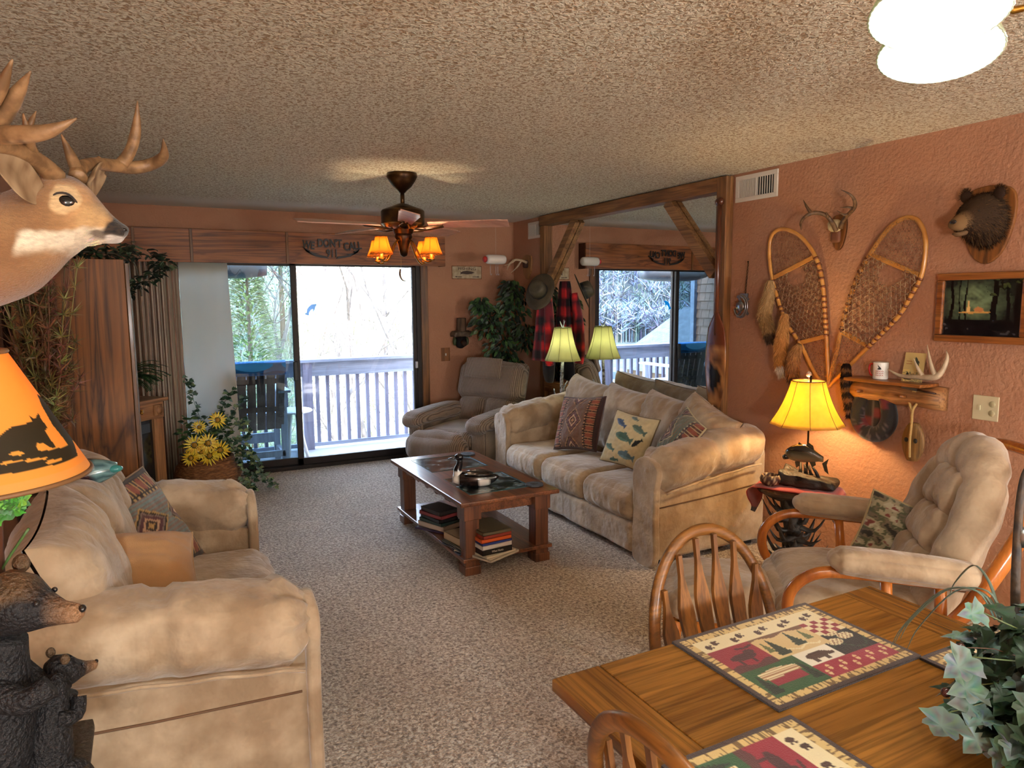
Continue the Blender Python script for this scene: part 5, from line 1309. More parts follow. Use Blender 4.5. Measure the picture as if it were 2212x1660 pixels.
# ------------------------------------------------------------------ steel trap on a chain
o = W(1608, 662, .02); tr = thing('steel_trap', 'old round steel animal trap hanging from a chain right of the mirror post', 'trap', tuple(o))
for i in range(11):
    p = W(1616 - i * .7, 572 + i * 7.2, .02) - o; g = G()
    ax = (0, 1, 0) if i % 2 else (1, 0, 0); g.tube([p + V((0, .005 * cos(a), .0115 * sin(a))) if i % 2 else p + V((.005 * cos(a), 0, .0115 * sin(a))) for a in [2 * pi * k / 12 for k in range(12)]], .0018, 5, closed=True); g.build('chain_link', m_bronze, tr)
g = G(); g.tube([W(1616, 566, 0) - o, W(1616, 566, .04) - o], .006, 8); g.build('nail', m_bronze, tr)
for s_, r in ((0, .075), (.012, .068)):
    g = G(); g.tube([V((-.02 - s_, r * .75 * cos(a) + .01, r * sin(a))) for a in [pi * .32 + 2 * pi * k / 30 * .8 for k in range(31)]], .005, 6); g.build('trap_jaw', m_steel, tr)
G().lathe([(0, 0), (.033, 0), (.035, -.006), (.033, -.01), (0, -.01)], (-.035, 0, 0), 20, ax=Matrix.Rotation(pi / 2, 4, 'Y')).build('trap_pan', m_steel, tr)
for a in (.9, -.9):
    g = G(); g.bar((-.015, -.05, .06 * a), (-.015, .05, -.08 * a), .016, .004, (1, 0, 0)); g.build('trap_spring', m_steel, tr, False)
g = G(); g.bb((-.02, -.045, .055), (-.012, .02, .085)); g.build('trap_plate', m_steel, tr, False)

# ------------------------------------------------------------------ antler mounts
def shield(g, w, h, x0=0, x1=.018):
    pts = [(0, -h * .55), (w * .28, -h * .42), (w * .46, -h * .1), (w * .5, h * .25), (w * .36, h * .42), (0, h * .47), (-w * .36, h * .42), (-w * .5, h * .25), (-w * .46, -h * .1), (-w * .28, -h * .42)]
    pts = [(q.x, q.y) for q in catmull([V((a, b, 0)) for a, b in pts], 4, True)]
    g.prism(pts, lambda y, z: (-x1, y, z), (x1 - x0 - .001, 0, 0)); return g
def antler(t, o, beams, mat, name='antler', r=.012):
    """beams: list of (list of (px,py,off), radii)"""
    g = G()
    for pts, rad in beams:
        P = [W(px, py, off) - o for px, py, off in pts]; g.tube(P, rad, 8, smooth=4)
    return g.build(name, mat, t)
o = W(1815, 500, 0); am = thing('antler_mount', 'brown deer antlers on a small dark shield above the snowshoes', 'antlers', tuple(o))
shield(G(), .1, .2).build('shield_plaque', m_cab, am, False, bevel=.004)
g = G(); g.rbox((-.05, .0, .03), (.06, .075, .07), .028, 10, fn=lambda p, un: p * (1 + .1 * noise.noise(p * 40))); g.build('skull_cap', pm('skull_bone', hx(196, 180, 140), .6, var=(40, hx(150, 130, 90), .7)), am)
g = G(); g.rbox((-.035, .0, -.03), (.03, .06, .07), .02, 8); g.build('leather_cover', pm('tan_leather', hx(110, 66, 40), .7), am)
m_ant2 = pm('brown_antler', hx(110, 80, 50), .5, var=(40, hx(60, 40, 26), .8), bump=(60, .5, .004))
antler(am, o, [([(1806, 498, .06), (1797, 480, .1), (1782, 464, .14), (1758, 460, .18), (1740, 468, .22), (1730, 482, .26), (1731, 498, .28)], [.014, .012, .011, .011, .01, .007, .001]), ([(1752, 461, .19), (1742, 446, .2), (1735, 432, .2)], [.01, .007, .001]), ([(1788, 470, .13), (1786, 462, .15), (1784, 458, .17)], [.008, .005, .001])], m_ant2)
antler(am, o, [([(1816, 492, .06), (1822, 476, .09), (1834, 462, .12), (1846, 448, .15), (1846, 434, .18), (1836, 420, .22), (1816, 410, .26)], [.014, .012, .011, .011, .009, .006, .001]), ([(1832, 464, .12), (1822, 464, .15), (1808, 455, .17)], [.009, .006, .001]), ([(1843, 450, .14), (1830, 448, .17), (1815, 449, .19)], [.008, .005, .001])], m_ant2)
o = V((XR, 6.5, 1.98)); o = W(1141, 575, 0); am = thing('antler_mount', 'small pale antlers on a light wooden plaque in the back corner', 'antlers', tuple(o))
shield(G(), .2, .25).build('shield_plaque', wood('light_plaque', hx(150, 104, 60), hx(190, 140, 86), 2, 1), am, False, bevel=.004)
g = G(); g.rbox((-.03, .0, .02), (.05, .07, .08), .02, 8); g.build('skull_cap', pm('dark_velvet', hx(70, 46, 36), .8), am)
antler(am, o, [([(1138, 568, .06), (1126, 563, .1), (1112, 562, .16), (1100, 572, .22), (1095, 584, .26)], [.014, .013, .012, .009, .002]), ([(1126, 563, .1), (1118, 576, .13), (1104, 590, .16)], [.01, .009, .002]), ([(1112, 562, .16), (1106, 568, .2), (1090, 574, .24)], [.009, .007, .002])], m_bonew)

# ------------------------------------------------------------------ bear head
o = W(2138, 480, 0); bh = thing('bear_head_mount', 'small dark brown bear head with open muzzle on an oval wooden plaque', 'bear head', tuple(o))
shield(G(), .24, .36, 0, .02).build('plaque', m_cab, bh, False, bevel=.005)
random.seed(9)
def headpt(q): return q
HB = G(); secs = []
c0 = [(.02, .0, .0, .085, .12), (.06, .0, .01, .1, .125), (.11, .01, .02, .095, .105), (.15, .03, .02, .075, .08), (.185, .045, .005, .048, .052), (.22, .06, -.005, .038, .038), (.25, .068, -.01, .03, .026), (.262, .07, -.01, .014, .014)]
for x, y, z, w, h in c0: secs.append([V((-x, y + w * cos(a), z + h * sin(a))) for a in [2 * pi * k / 20 for k in range(20)]])
HB.loft(secs, colf=lambda q: hx(120, 92, 60) if q.x < -.2 else hx(58, 42, 28))
pts_ = [p for q in secs[:5] for p in q]
for i in range(3800):
    j = random.randrange(0, 5); x, y, z, w, h = c0[j]; x2, y2, z2, w2, h2 = c0[j + 1]; u = random.random(); a = random.uniform(0, 2 * pi)
    cx = V((-(x + (x2 - x) * u), y + (y2 - y) * u, z + (z2 - z) * u)); nn = V((0, cos(a), sin(a))); W_ = w + (w2 - w) * u; H_ = h + (h2 - h) * u
    p = cx + V((0, W_ * cos(a), H_ * sin(a))); l = .03 if j < 3 else .014
    q = p + (nn * .5 + V((.7, 0, -.3)) + V([random.uniform(-.3, .3) for _ in range(3)])) * l; c = random.choice((hx(42, 28, 18), hx(66, 44, 26), hx(28, 20, 14), hx(90, 64, 36)))
    HB.strand(p, q, .0015, c)
HB.build('furry_head', m_fur, bh)
for s_ in (-1, 1):
    g = G(); g.cur = hx(50, 34, 24); g.ball((-.085, .01 + s_ * .075, .125), (.03, .055, .06), 10)
    for i in range(260):
        a, b_ = random.uniform(0, 2 * pi), random.uniform(-.4, 1.5); n_ = V((.5 * sin(a) * cos(b_), cos(a) * cos(b_), sin(b_))); p = V((-.085, .01 + s_ * .075, .125)) + V((n_.x * .015, n_.y * .027, n_.z * .03)); g.strand(p, p + n_ * .016, .0014, random.choice((hx(52, 34, 22), hx(90, 62, 38))))
    g.build('ear', m_fur, bh)
    g = G(); g.cur = (.01, .008, .006); g.ball((-.165, .035 + s_ * .042, .045), (.016, .016, .016), 10); g.build('eye', m_gloss, bh)
g = G(); g.cur = hx(40, 30, 28); g.ball((-.262, .07, -.0), (.02, .034, .022), 10); g.build('nose', m_gloss, bh)
for c_ in bh.children:
    if c_.name.split('.')[0] != 'plaque': c_.scale.x = .66
g = G(); g.cur = hx(110, 84, 58); g.tube([(-.19, .045, -.05), (-.225, .06, -.058), (-.25, .066, -.055)], [.028, .022, .012], 10, flat=.5); g.build('lower_jaw', m_fur, bh).scale.x = .66

# ------------------------------------------------------------------ framed painting
pc_ = thing('framed_painting', 'dark woodland painting with glowing campfire light in an oak frame', 'painting', (XR, 1.985, 1.388))
PW, PH = .43, .34
for a, b_ in (((-.03, -PW / 2, 0), (-.001, PW / 2, .035)), ((-.03, -PW / 2, PH - .035), (-.001, PW / 2, PH)), ((-.03, -PW / 2, .0355), (-.001, -PW / 2 + .035, PH - .0355)), ((-.03, PW / 2 - .035, .0355), (-.001, PW / 2, PH - .0355))):
    G().bb(a, b_).build('frame_rail', m_oaky, pc_, False, bevel=.006)
def forest(u, v):
    x = 1 - u; n = noise.noise(V((x * 7, v * 7, 0))) * .5 + noise.noise(V((x * 22, v * 22, 3))) * .3
    d = sqrt(((x - .42) / .4) ** 2 + ((v - .62) / .4) ** 2); gl_ = exp(-1.8 * d * d)
    c = lerp(hx(18, 18, 24), hx(120, 140, 104), min(1, max(0, gl_ * .95 + n * 1.5 * gl_)))
    for tx, tw in ((.12, .02), (.3, .012), (.66, .035), (.82, .02), (.93, .03), (.22, .008)):
        if abs(x - tx - .012 * sin(v * 9 + tx * 20)) < tw * (1.3 - .5 * v) and v > .25: c = hx(14, 12, 14)
    if v > .7 and n > .08 and x > .5: c = hx(70, 78, 44) if n > .2 else hx(22, 28, 20)
    if blob(x, v, .42, .42 + .06 * n, .2, .022): c = hx(206, 156, 84)
    if abs(x - .34) < .025 * (1 - (v - .42) / .28) and .42 < v < .62: c = hx(230, 190, 120)
    if blob(x, v, .47, .47, .06, .035 + .05 * n): c = hx(190, 130, 80)
    if v < .3: c = lerp(hx(12, 12, 16), hx(70, 66, 70), 1 if n > .32 else max(0, n) * .6)
    return c
G().grid(lambda u, v: (-.014, -PW / 2 + .03 + (PW - .06) * (u), .03 + (PH - .06) * v), 90, 70, lambda u, v: forest(u, v)).build('canvas', m_gloss, pc_, False)
PO = pc_

# ------------------------------------------------------------------ log shelf and what stands on it
sh = thing('wall_shelf', 'half log wall shelf below the painting with mug, card and antler', 'shelf', (XR, 2.39, 1.04))
G().bb((-.16, -.22, .115), (-.001, .22, .132)).build('shelf_board', m_oaky, sh, False, bevel=.004)
g = G(); secs = []
for i in range(9):
    y = -.27 + .5 * i / 8; r = .075 * (1 + .06 * sin(i * 2)); secs.append([V((-.001 - r * 1.2 * max(0, sin(a)) , y, .055 + r * cos(a) * .8)) for a in [pi * k / 12 for k in range(13)]])
g.loft(secs); g.build('half_log', wood('log_wood', hx(140, 90, 48), hx(196, 146, 92), 1, 1, .6, 0), sh)
for y in (-.1, .15): G().tube([(-.08, y, .055), (-.14, y, .06)], .008, 8).build('peg', m_oaky, sh)
ST = 1.04 + .1325
def onshelf(px, py, off): p = W(px, py, off); return V((p.x, p.y, ST))
p = onshelf(1902, 806, .085)
mg = thing('coffee_mug', 'white mug with a red handle and flying duck print on the log shelf', 'mug', tuple(p))
g = G(); g.lathe([(0, .002), (.036, .002), (.038, .006), (.038, .09), (.036, .092), (.034, .09), (.034, .01), (0, .008)], n=36); g.build('cup', pm('white_ceramic', hx(226, 222, 212), .2, coat=.4), mg, ang=40)
g = G(); g.tube([(-.0, .038, .078), (-.0, .062, .076), (.0, .066, .045), (0, .056, .02), (0, .038, .018)], .0055, 8, smooth=5); g.build('handle', pm('red_glaze', hx(176, 30, 30), .25, coat=.4), mg)
def onmug(a, z, r=.0386): return V((-r * cos(a), r * sin(a), z))
g = G()
for pts in ([(-.1, .06), (.1, .066), (.5, .078), (.25, .06), (.55, .052), (.1, .05), (-.2, .052)],): 
    vs = [onmug(a * .8 - .55, z + .004) for a, z in pts]; g.add(vs, [tuple(range(len(vs)))])
g.build('duck_print', m_black, mg, False)
g = G()
for i in range(3): 
    for k in range(5): g.tube([onmug(-.95 + k * .22, .042 - i * .011), onmug(-.83 + k * .22, .049 - i * .011)], .0013, 4)
g.build('red_script', pm('red_ink', hx(170, 50, 40), .5), mg)
p = onshelf(1978, 800, .03)
def cardc(u, v):
    u = 1 - u
    k = fishshape(u, v, .62, .66, .5, -1.1)
    if k: return hx(66, 70, 56) if k == 1 else hx(150, 150, 120)
    if blob(u, v, .25, .22, .07, .1) or (abs(v - .1) < .04 and .12 < u < .45): return hx(30, 26, 22)
    if v < .35 and noise.noise(V((u * 12, v * 25, 0))) > .1: return hx(140, 130, 92)
    if u < .35 and v < .42: return hx(226, 200, 120)
    if .1 < u < .4 and .6 < v < .75 and int(v * 60) % 3 == 0: return hx(170, 90, 60)
    return hx(206, 180, 116)
g = G(); g.grid(lambda u, v: (-.028 + .028 * v, -.055 + .11 * u, .15 * v), 40, 54, cardc); g.cur = hx(206, 180, 116); g.add([(-.024, -.055, 0), (.002, -.055, .149), (.002, .055, .149), (-.024, .055, 0)], [(0, 1, 2, 3)])
tag(g.build('fish_card', m_paint, None, False, loc=(XR - .035, p.y, ST)), 'cream card with a leaping trout leaning on the wall above the shelf', 'card')
o = W(2000, 815, .09); o.z = ST; sa = thing('shed_antler', 'bleached white shed antler lying along the log shelf', 'antler', tuple(o))
antler(sa, o, [([(1918, 798, .1), (1945, 812, .1), (1985, 815, .1), (2020, 815, .1), (2036, 800, .09), (2046, 775, .07), (2044, 757, .05)], [.003, .009, .013, .016, .013, .009, .001]), ([(1992, 812, .1), (1982, 795, .1), (1973, 774, .1)], [.012, .008, .001]), ([(2020, 812, .1), (2010, 785, .09), (2003, 745, .07)], [.013, .009, .001])], m_bonew, 'main_beam')
o = W(2000, 847, .1); kn = thing('hunting_knife', 'slim dark handled knife lying against the front of the log shelf', 'knife', tuple(o))
g = G(); g.tube([(0, .045, .004), (0, .0, 0), (0, -.05, -.004)], [.006, .008, .007], 8, flat=.7); g.build('handle', pm('dark_horn', hx(60, 34, 26), .35), kn)
g = G(); g.bar((0, .045, .004), (0, .13, .012), .004, .014, (0, 0, 1)); g.build('blade', m_steel, kn, False)
# plaid cap, wooden bailer
o = W(1887, 890, .05); pcap = thing('plaid_hat', 'black and red plaid ear flap hat hanging under the log shelf', 'hat', tuple(o))
def capc(u, a=0):
    return None
g = G(); 
def plaid2(q):
    i = int(floor((q.y + .3) / .05)) + int(floor((q.z + .3) / .055))
    if abs(((q.y + .3) / .05) % 1 - .5) > .475 or abs(((q.z + .3) / .055) % 1 - .5) > .475: return hx(84, 72, 72)
    return hx(22, 18, 20) if i % 5 else hx(96, 24, 36)
g.tube([(0, .02, .14), (0, .075, .06), (0, .095, -.03), (0, .06, -.1), (0, 0, -.125), (0, -.06, -.1), (0, -.095, -.03), (0, -.075, .06), (0, -.02, .14)], [.02, .04, .046, .046, .044, .046, .046, .04, .02], 14, smooth=7, flat=.75, up=(1, 0, 0)); g.v = [tuple(p) for p in g.v]; g.c = [plaid2(V(p)) for p in g.v]; g.build('quilted_roll', m_cloth, pcap)
g = G(); g.rbox((.015, 0, -.02), (.04, .12, .2), .02, 14); g.c = [plaid2(V(p)) for p in g.v]; g.build('lining', m_cloth, pcap)
o = W(1978, 950, .03); wbl = thing('wooden_float', 'oval carved wooden net float hanging from a knotted rope', 'float', tuple(o))
g = G(); secs = []
for i in range(13):
    u = i / 12; z = -.11 + .2 * u; w = .062 * sin(pi * (u * .86 + .08)) ** .6; secs.append([V((-.02 + .022 * cos(a), w * sin(a), z)) for a in [2 * pi * k / 18 for k in range(18)]])
g.loft(secs); g.build('float_body', wood('float_wood', hx(110, 78, 40), hx(160, 120, 66), 2, 1.4, .6, 0), wbl)
m_rope = pm('rope', hx(190, 156, 96), .9, bump=(160, 1, .004))
for s_ in (-1, 1): G().ball((-.042, s_ * .025, .0), (.01, .022, .026), 10).build('dark_eyelet', m_black, wbl)
g = G(); g.tube([(-.044, 0, -.09), (-.05, 0, .0), (-.044, 0, .09), (-.04, 0, .16), (-.04, -.03, .22), (-.04, -.005, .26), (-.04, .025, .22), (-.04, .002, .15)], .007, 8, smooth=6); g.build('rope', m_rope, wbl)
# outlet plate
o = W(2130, 882, 0); ou = thing('switch_plate', 'cream double plate with a switch and an outlet below the painting', 'switch', tuple(o))
G().bb((-.007, -.06, -.06), (-.001, .06, .06)).build('plate', pm('cream_plastic', hx(206, 196, 160), .4), ou, False, bevel=.003)
G().bb((-.014, .022, -.012), (-.006, .032, .012)).build('toggle', pm('cream_plastic'), ou, False)
for z in (-.022, .022): G().lathe([(0, .009), (.014, .009), (.016, .006), (0, .006)], (0, -.03, z), 16, ax=Matrix.Rotation(-pi / 2, 4, 'Y')).build('socket', pm('cream_plastic_dark', hx(180, 168, 130), .4), ou)

# ------------------------------------------------------------------ back wall things
o = at(1008, 589, y=YB); fs = thing('fishing_sign', 'cream weathered tin sign reading FISHING with a fish', 'sign', tuple(o))
G().rbox((0, -.006, 0), (.33, .01, .125), .004, 6).build('sign_plate', pm('aged_cream_sign', hx(190, 176, 146), .6, var=(24, hx(150, 128, 96), .7)), fs, False)
G().rbox((0, -.004, 0), (.345, .005, .138), .002, 6).build('sign_border', m_cab, fs, False)
text('FISHING', .042, pm('sign_ink', hx(70, 52, 44), .6), fs, frame4((0, -.0125, .036), (1, 0, 0), (0, 0, 1)), .0005, sx=1.35)
text('ARROW   FISH   TRAIL', .014, MATS['sign_ink'], fs, frame4((0, -.0125, -.043), (1, 0, 0), (0, 0, 1)), .0005) if False else None
g = G(); pts = []
for i in range(60):
    pass
g.prism([(-.075, .0), (-.05, .014), (0, .02), (.05, .012), (.085, .0), (.05, -.012), (0, -.018), (-.05, -.012), (-.08, -.018), (-.072, 0), (-.085, .018)], lambda u, w: (u, -.0135, w - .002), (0, .001, 0)); g.build('fish_emblem', MATS['sign_ink'], fs, False)
for s_ in (-1, 1):
    g = G(); g.prism([(s_ * .14, -.045), (s_ * .12, -.036), (s_ * .12, -.042), (s_ * .06, -.042), (s_ * .06, -.048), (s_ * .12, -.048), (s_ * .12, -.054)], lambda u, w: (u, -.0135, w), (0, .001, 0)); g.build('arrow_emblem', MATS['sign_ink'], fs, False)
# light switch plate of wood
o = at(962, 766, y=YB); sw = thing('wooden_switch_plate', 'dark wooden light switch plate right of the sliding door', 'switch', tuple(o))
G().bb((-.05, -.008, -.07), (.05, -.001, .07)).build('plate', m_cab, sw, False, bevel=.003); G().bb((-.006, -.018, -.012), (.006, -.007, .012)).build('toggle', m_white, sw, False)
# bear candle sconce
o = at(991, 722, y=YB); bs = thing('bear_wall_sconce', 'wooden wall shelf holding a brown log candle above a black bear head', 'wall shelf', tuple(o))
G().tube([(0, -.07, .03), (0, -.075, .17)], [.052, .048], 16).build('log_candle', wood('candle_log', hx(88, 64, 46), hx(130, 100, 74), 2, 2, .8, 0), bs, ang=40)
g = G(); g.rbox((0, -.07, .005), (.2, .135, .055), .015, 12, fn=lambda p, un: p + un * .012 * noise.noise(p * 40)); g.build('shelf_ledge', pm('carved_ledge', hx(110, 92, 72), .7, var=(30, hx(60, 46, 36), .7)), bs)
g = G(); g.cur = hx(26, 22, 22); g.ball((0, -.05, -.08), (.13, .1, .14), 14, fn=lambda q, p: q * (1 + .12 * noise.noise(q * 40))); g.build('bear_head', m_fur, bs)
g = G(); g.cur = hx(60, 44, 34); g.tube([(.01, -.09, -.08), (.015, -.13, -.11)], [.034, .02], 10); g.build('muzzle', m_fur, bs)
for s_ in (-1, 1): 
    g = G(); g.cur = hx(26, 22, 22); g.ball((s_ * .05, -.05, -.03), (.03, .02, .03), 8); g.build('ear', m_fur, bs)
    g = G(); g.cur = hx(60, 72, 40); g.ball((s_ * .07, -.05, -.075), (.04, .05, .09), 8, fn=lambda q, p: q * (1 + .3 * noise.noise(q * 60))); g.build('pine_sprig', m_leaf, bs)
# hanging bobber
bo = thing('hanging_bobber', 'big white and red fishing lure hanging on a thread from the ceiling', 'lure', (3.04, 6.18, 2.0))
g = G(); g.tube([(-.105, 0, 0), (-.1, 0, 0), (-.08, 0, 0), (.07, 0, 0), (.1, 0, 0), (.115, 0, 0)], [.012, .03, .045, .045, .032, .004], 20, smooth=3); g.build('lure_body', pm('white_gloss', hx(222, 216, 208), .2, coat=.5), bo)
G().ball((-.115, 0, 0), (.05, .06, .06), 12).build('red_nose', pm('red_gloss', hx(176, 40, 40), .25, coat=.5), bo)
G().tube([(0, 0, .04), (0, 0, .43)], .0008, 4).build('thread', m_white, bo)
for x in (-.06, -.0, .02):
    g = G(); g.tube([(x, 0, -.045), (x, 0, -.13), (x + .008, 0, -.15), (x + .014, 0, -.135)], .002, 5, smooth=3); g.build('hook', m_steel, bo)
# sun catcher
o = at(672, 668, y=YB + .02); sc_ = thing('sun_catcher', 'blue glass leaping fish sun catcher stuck on the right door pane', 'sun catcher', tuple(o))
m_blue = pm('blue_stained_glass', hx(20, 120, 170), .2, trans=(.5, (.05, .5, .8)))
g = G(); g.prism([(q.x, q.y) for q in catmull([V((a, b_, 0)) for a, b_ in ((.055, .045), (.02, .045), (-.01, .03), (-.035, .0), (-.04, -.03), (-.06, -.045), (-.02, -.065), (-.02, -.04), (0, -.01), (.02, .0), (.015, -.03), (.035, .0), (.04, .02))], 3, True)], lambda u, w: (u, 0, w), (0, .004, 0)); g.build('fish_shape', m_blue, sc_, False)

# ------------------------------------------------------------------ corner ficus, jacket, hat
random.seed(21)
fx = thing('ficus_tree', 'artificial ficus tree with dark glossy leaves in the back corner', 'plant', (3.24, 6.52, 0))
G().lathe([(0, 0), (.13, 0), (.16, .26), (.17, .28), (.15, .28), (.14, .25), (0, .25)], n=24).build('pot', pm('wicker_dark', hx(84, 56, 36), .8, bump=(60, 1, .01)), fx)
g = G()
for k in range(3): g.tube([(.03 * cos(k * 2), .03 * sin(k * 2), .25), (.05 * cos(k * 2 + 1), .05 * sin(k * 2 + 1), .6), (.02 * cos(k * 2 + 2), .02 * sin(k * 2 + 2), .95), (.1 * cos(k * 2 + 2), .1 * sin(k * 2 + 2), 1.4)], [.014, .012, .01, .004], 6, smooth=4)
g.build('trunk', pm('ficus_bark', hx(96, 74, 56), .9), fx)
g = G(); lobes = [((-.2, -.02, 1.38), .2), ((.05, .0, 1.42), .22), ((-.02, -.1, 1.1), .2), ((.2, -.1, 1.55), .2), ((.26, -.22, 1.25), .16), ((-.3, 0, 1.56), .1), ((.2, -.02, 1.72), .12), ((.12, -.05, .92), .18)]
for i in range(950):
    (c, r) = random.choice(lobes); c = (c[0] * .68, c[1], c[2]); r *= .86; a, b_ = random.uniform(0, 2 * pi), random.uniform(-1.2, 1.5); q = r * random.random() ** .4
    p = V((c[0] + q * cos(a) * cos(b_), min(.3, c[1] + q * sin(a) * cos(b_)), c[2] + q * sin(b_)))
    cc = random.choice((hx(24, 44, 26), hx(36, 62, 34), hx(20, 34, 24), hx(64, 100, 48), hx(44, 76, 44)))
    if p.y > .25 or p.x > .25: continue
    g.leaf(p, (min(cos(a) * .7, .2 if p.x > .15 else 1), min(sin(a) * .6, .1), -.6 + random.uniform(-.3, .5)), (sin(a) * .4, -.8, .5), random.uniform(.055, .085), random.uniform(.03, .042), cc, .3)
g.build('foliage', m_leaf, fx)

def coat_plaid(q):
    a = int(floor(q.z / .085 + 50)) % 2; b = int(floor((q.y * 1.0 + q.x * .9) / .075 + 50)) % 2
    return hx(24, 18, 26) if a and b else (hx(112, 20, 36) if a or b else hx(232, 40, 48))
jk = thing('plaid_jacket', 'red and black buffalo plaid jacket hanging from the mirror post', 'jacket', (3.465, 5.93, .95))
def jac(w0, w1, d, z0, z1, cx, cy, seed):
    g = G(); secs = []
    for i in range(27):
        u = i / 26; z = z1 + (z0 - z1) * u; w = w0 + (w1 - w0) * (u ** .7); ring = []
        for k in range(40):
            a = 2 * pi * k / 40; f = 1 + .14 * sin(a * 5 + seed) * u + .06 * sin(a * 11 + u * 6)
            ring.append(V((cx + d * f * sin(a) * (.5 + .5 * u), cy + w * f * cos(a), z)))
        secs.append(ring)
    g.loft(secs); g.c = [coat_plaid(V(p)) for p in g.v]; return g
g = jac(.06, .17, .09, .07, .84, 0, .05, 1); g.build('jacket_body', m_cloth, jk)
g = G(); g.tube([(-.03, -.07, .72), (-.05, -.12, .45), (-.06, -.14, .15), (-.05, -.13, .04)], [.035, .05, .046, .042], 14, smooth=5); g.c = [coat_plaid(V(p)) for p in g.v]; g.build('sleeve', m_cloth, jk)
g = G(); g.cur = hx(24, 22, 30); g.tube([(.02, .0, .1), (.0, -.03, -.05), (.01, -.02, -.13)], [.09, .08, .06], 14, smooth=4, flat=.6); g.build('dark_lining', m_cloth, jk)
ht = thing('leather_hat', 'worn olive brown leather hat hanging above the plaid jacket', 'hat', tuple(at(1166, 630, x=3.34)))
Rh = Matrix.Rotation(radians(75), 4, 'Y') @ Matrix.Rotation(radians(0), 4, 'X')
Rh = Matrix.Rotation(radians(212), 4, 'Z') @ Matrix.Rotation(radians(66), 4, 'Y')
m_lea = pm('olive_leather', hx(82, 72, 54), .6, var=(9, hx(58, 50, 38), .8), bump=(40, .3, .004))
g = G(); g.lathe([(.085, 0), (.083, .05), (.075, .09), (.05, .105), (0, .095)], ax=Rh, n=28); g.build('crown', m_lea, ht)
g = G(); g.lathe([(.08, .005), (.12, -.004), (.165, .0), (.168, -.006), (.12, -.01), (.08, 0)], ax=Rh, n=32, rib=lambda a, u: 1 + .12 * cos(2 * a)); g.build('brim', m_lea, ht)
g = G(); g.lathe([(.0865, .004), (.0855, .03)], ax=Rh, n=28); g.build('hat_band', m_black, ht)
# ------------------------------------------------------------------ left side: cabinet, fireplace, curtain, basket
CX0, CX1, CY0, CY1, CZ = XL + .06, -.065, 4.5, 5.12, 1.852
cb = thing('oak_armoire', 'tall oak television cabinet, its broad wood grained side facing the camera', 'cabinet', ((CX0 + CX1) / 2, (CY0 + CY1) / 2, 0))
def cr(g): return rel(g, (CX0 + CX1) / 2, (CY0 + CY1) / 2)
cr(G().bb((CX0, CY0, 0), (CX1 - .02, CY0 + .022, CZ))).build('side_panel', m_cab, cb, False, bevel=.002)
cr(G().bb((CX0, CY1 - .022, 0), (CX1 - .02, CY1, CZ))).build('side_panel', m_cab, cb, False)
cr(G().bb((CX0, CY0 + .022, 0), (CX0 + .02, CY1 - .022, CZ))).build('back_panel', m_oakz, cb, False)
cr(G().bb((CX0 + .02, CY0 + .022, CZ - .03), (CX1 - .02, CY1 - .022, CZ - .001))).build('top_panel', m_oakx, cb, False)
cr(G().bb((CX0 + .02, CY0 + .022, .0), (CX1 - .02, CY1 - .022, .08))).build('bottom_panel', m_oakx, cb, False)
for y in (CY0 + .008, (CY0 + CY1) / 2 + .003):
    d = cr(G().bb((CX1 - .018, y, .03), (CX1 + .002, y + .29, CZ - .02))).build('door', m_oakz, cb, False, bevel=.003)
    cr(G().ball((CX1 + .014, y + (.26 if y < 4.7 else .03), .95), (.022, .022, .022))).build('knob', m_brass, d)
# garland on top
random.seed(31)
gd = thing('ivy_garland', 'dark ivy and pine garland lying on top of the armoire, trailing over its front', 'garland', (-.3, 4.75, CZ))
g = G(); g.cur = hx(60, 50, 30); g.tube([(-.3, -.1, .03), (0, -.05, .05), (.2, 0, .04), (.27, .02, -.02), (.29, .05, -.2)], .006, 5, smooth=4)
for i in range(520):
    u = random.random() ** .8
    if u < .72: p = V((-.32 + .6 * u / .72, random.uniform(-.2, .25), random.uniform(.01, .1)))
    else: k = (u - .72) / .28; p = V((.3 + .1 * sin(k * 5) + random.uniform(-.03, .07), random.uniform(-.2, .15), .07 - .27 * k + random.uniform(-.02, .03)))
    a = random.uniform(0, 2 * pi); g.leaf(p, (cos(a), sin(a), random.uniform(-.7, .3)), (0, -.5, 1), random.uniform(.035, .06), random.uniform(.022, .035), random.choice((hx(16, 28, 18), hx(26, 44, 28), hx(52, 74, 46), hx(96, 116, 84) if i % 4 == 0 else hx(20, 32, 22))), .3)
g.build('foliage', m_leaf, gd)

# corner fireplace
Fp = V((-.215, 5.93, 0)); fa = atan2(.8, .7)
fp = thing('electric_fireplace', 'oak mantel electric fireplace with black glass, half hidden behind the armoire', 'fireplace', tuple(Fp), fa)
# local x along the face (towards right, away), local -y faces the room
m_lo = wood('light_oak', hx(150, 100, 62), hx(196, 146, 98), 0, 1, .4, .2); m_loz = wood('light_oak_z', hx(140, 92, 56), hx(186, 134, 88), 2, 1, .4, .2)
FWd = .48
G().bb((-FWd, -.04, .83), (FWd, .3, .86)).build('mantel_shelf', m_lo, fp, False, bevel=.008)
G().bb((-FWd + .03, -.01, .7), (FWd - .03, .28, .83)).build('header', m_lo, fp, False)
for s_ in (-1, 1):
    G().bb((s_ * (FWd - .1) - .05, -.02, .1), (s_ * (FWd - .1) + .05, .27, .7)).build('column', m_loz, fp, False, bevel=.005)
    q = G().bb((s_ * (FWd - .1) - .045, -.03, .72), (s_ * (FWd - .1) + .045, -.01, .81)).build('corner_rosette', m_loz, fp, False, bevel=.008)
    G().lathe([(.033, 0), (.033, .006), (.02, .006), (.018, .01), (0, .01)], (s_ * (FWd - .1), -.03, .765), 20, ax=Matrix.Rotation(pi / 2, 4, 'X')).build('rosette_disc', m_loz, q)
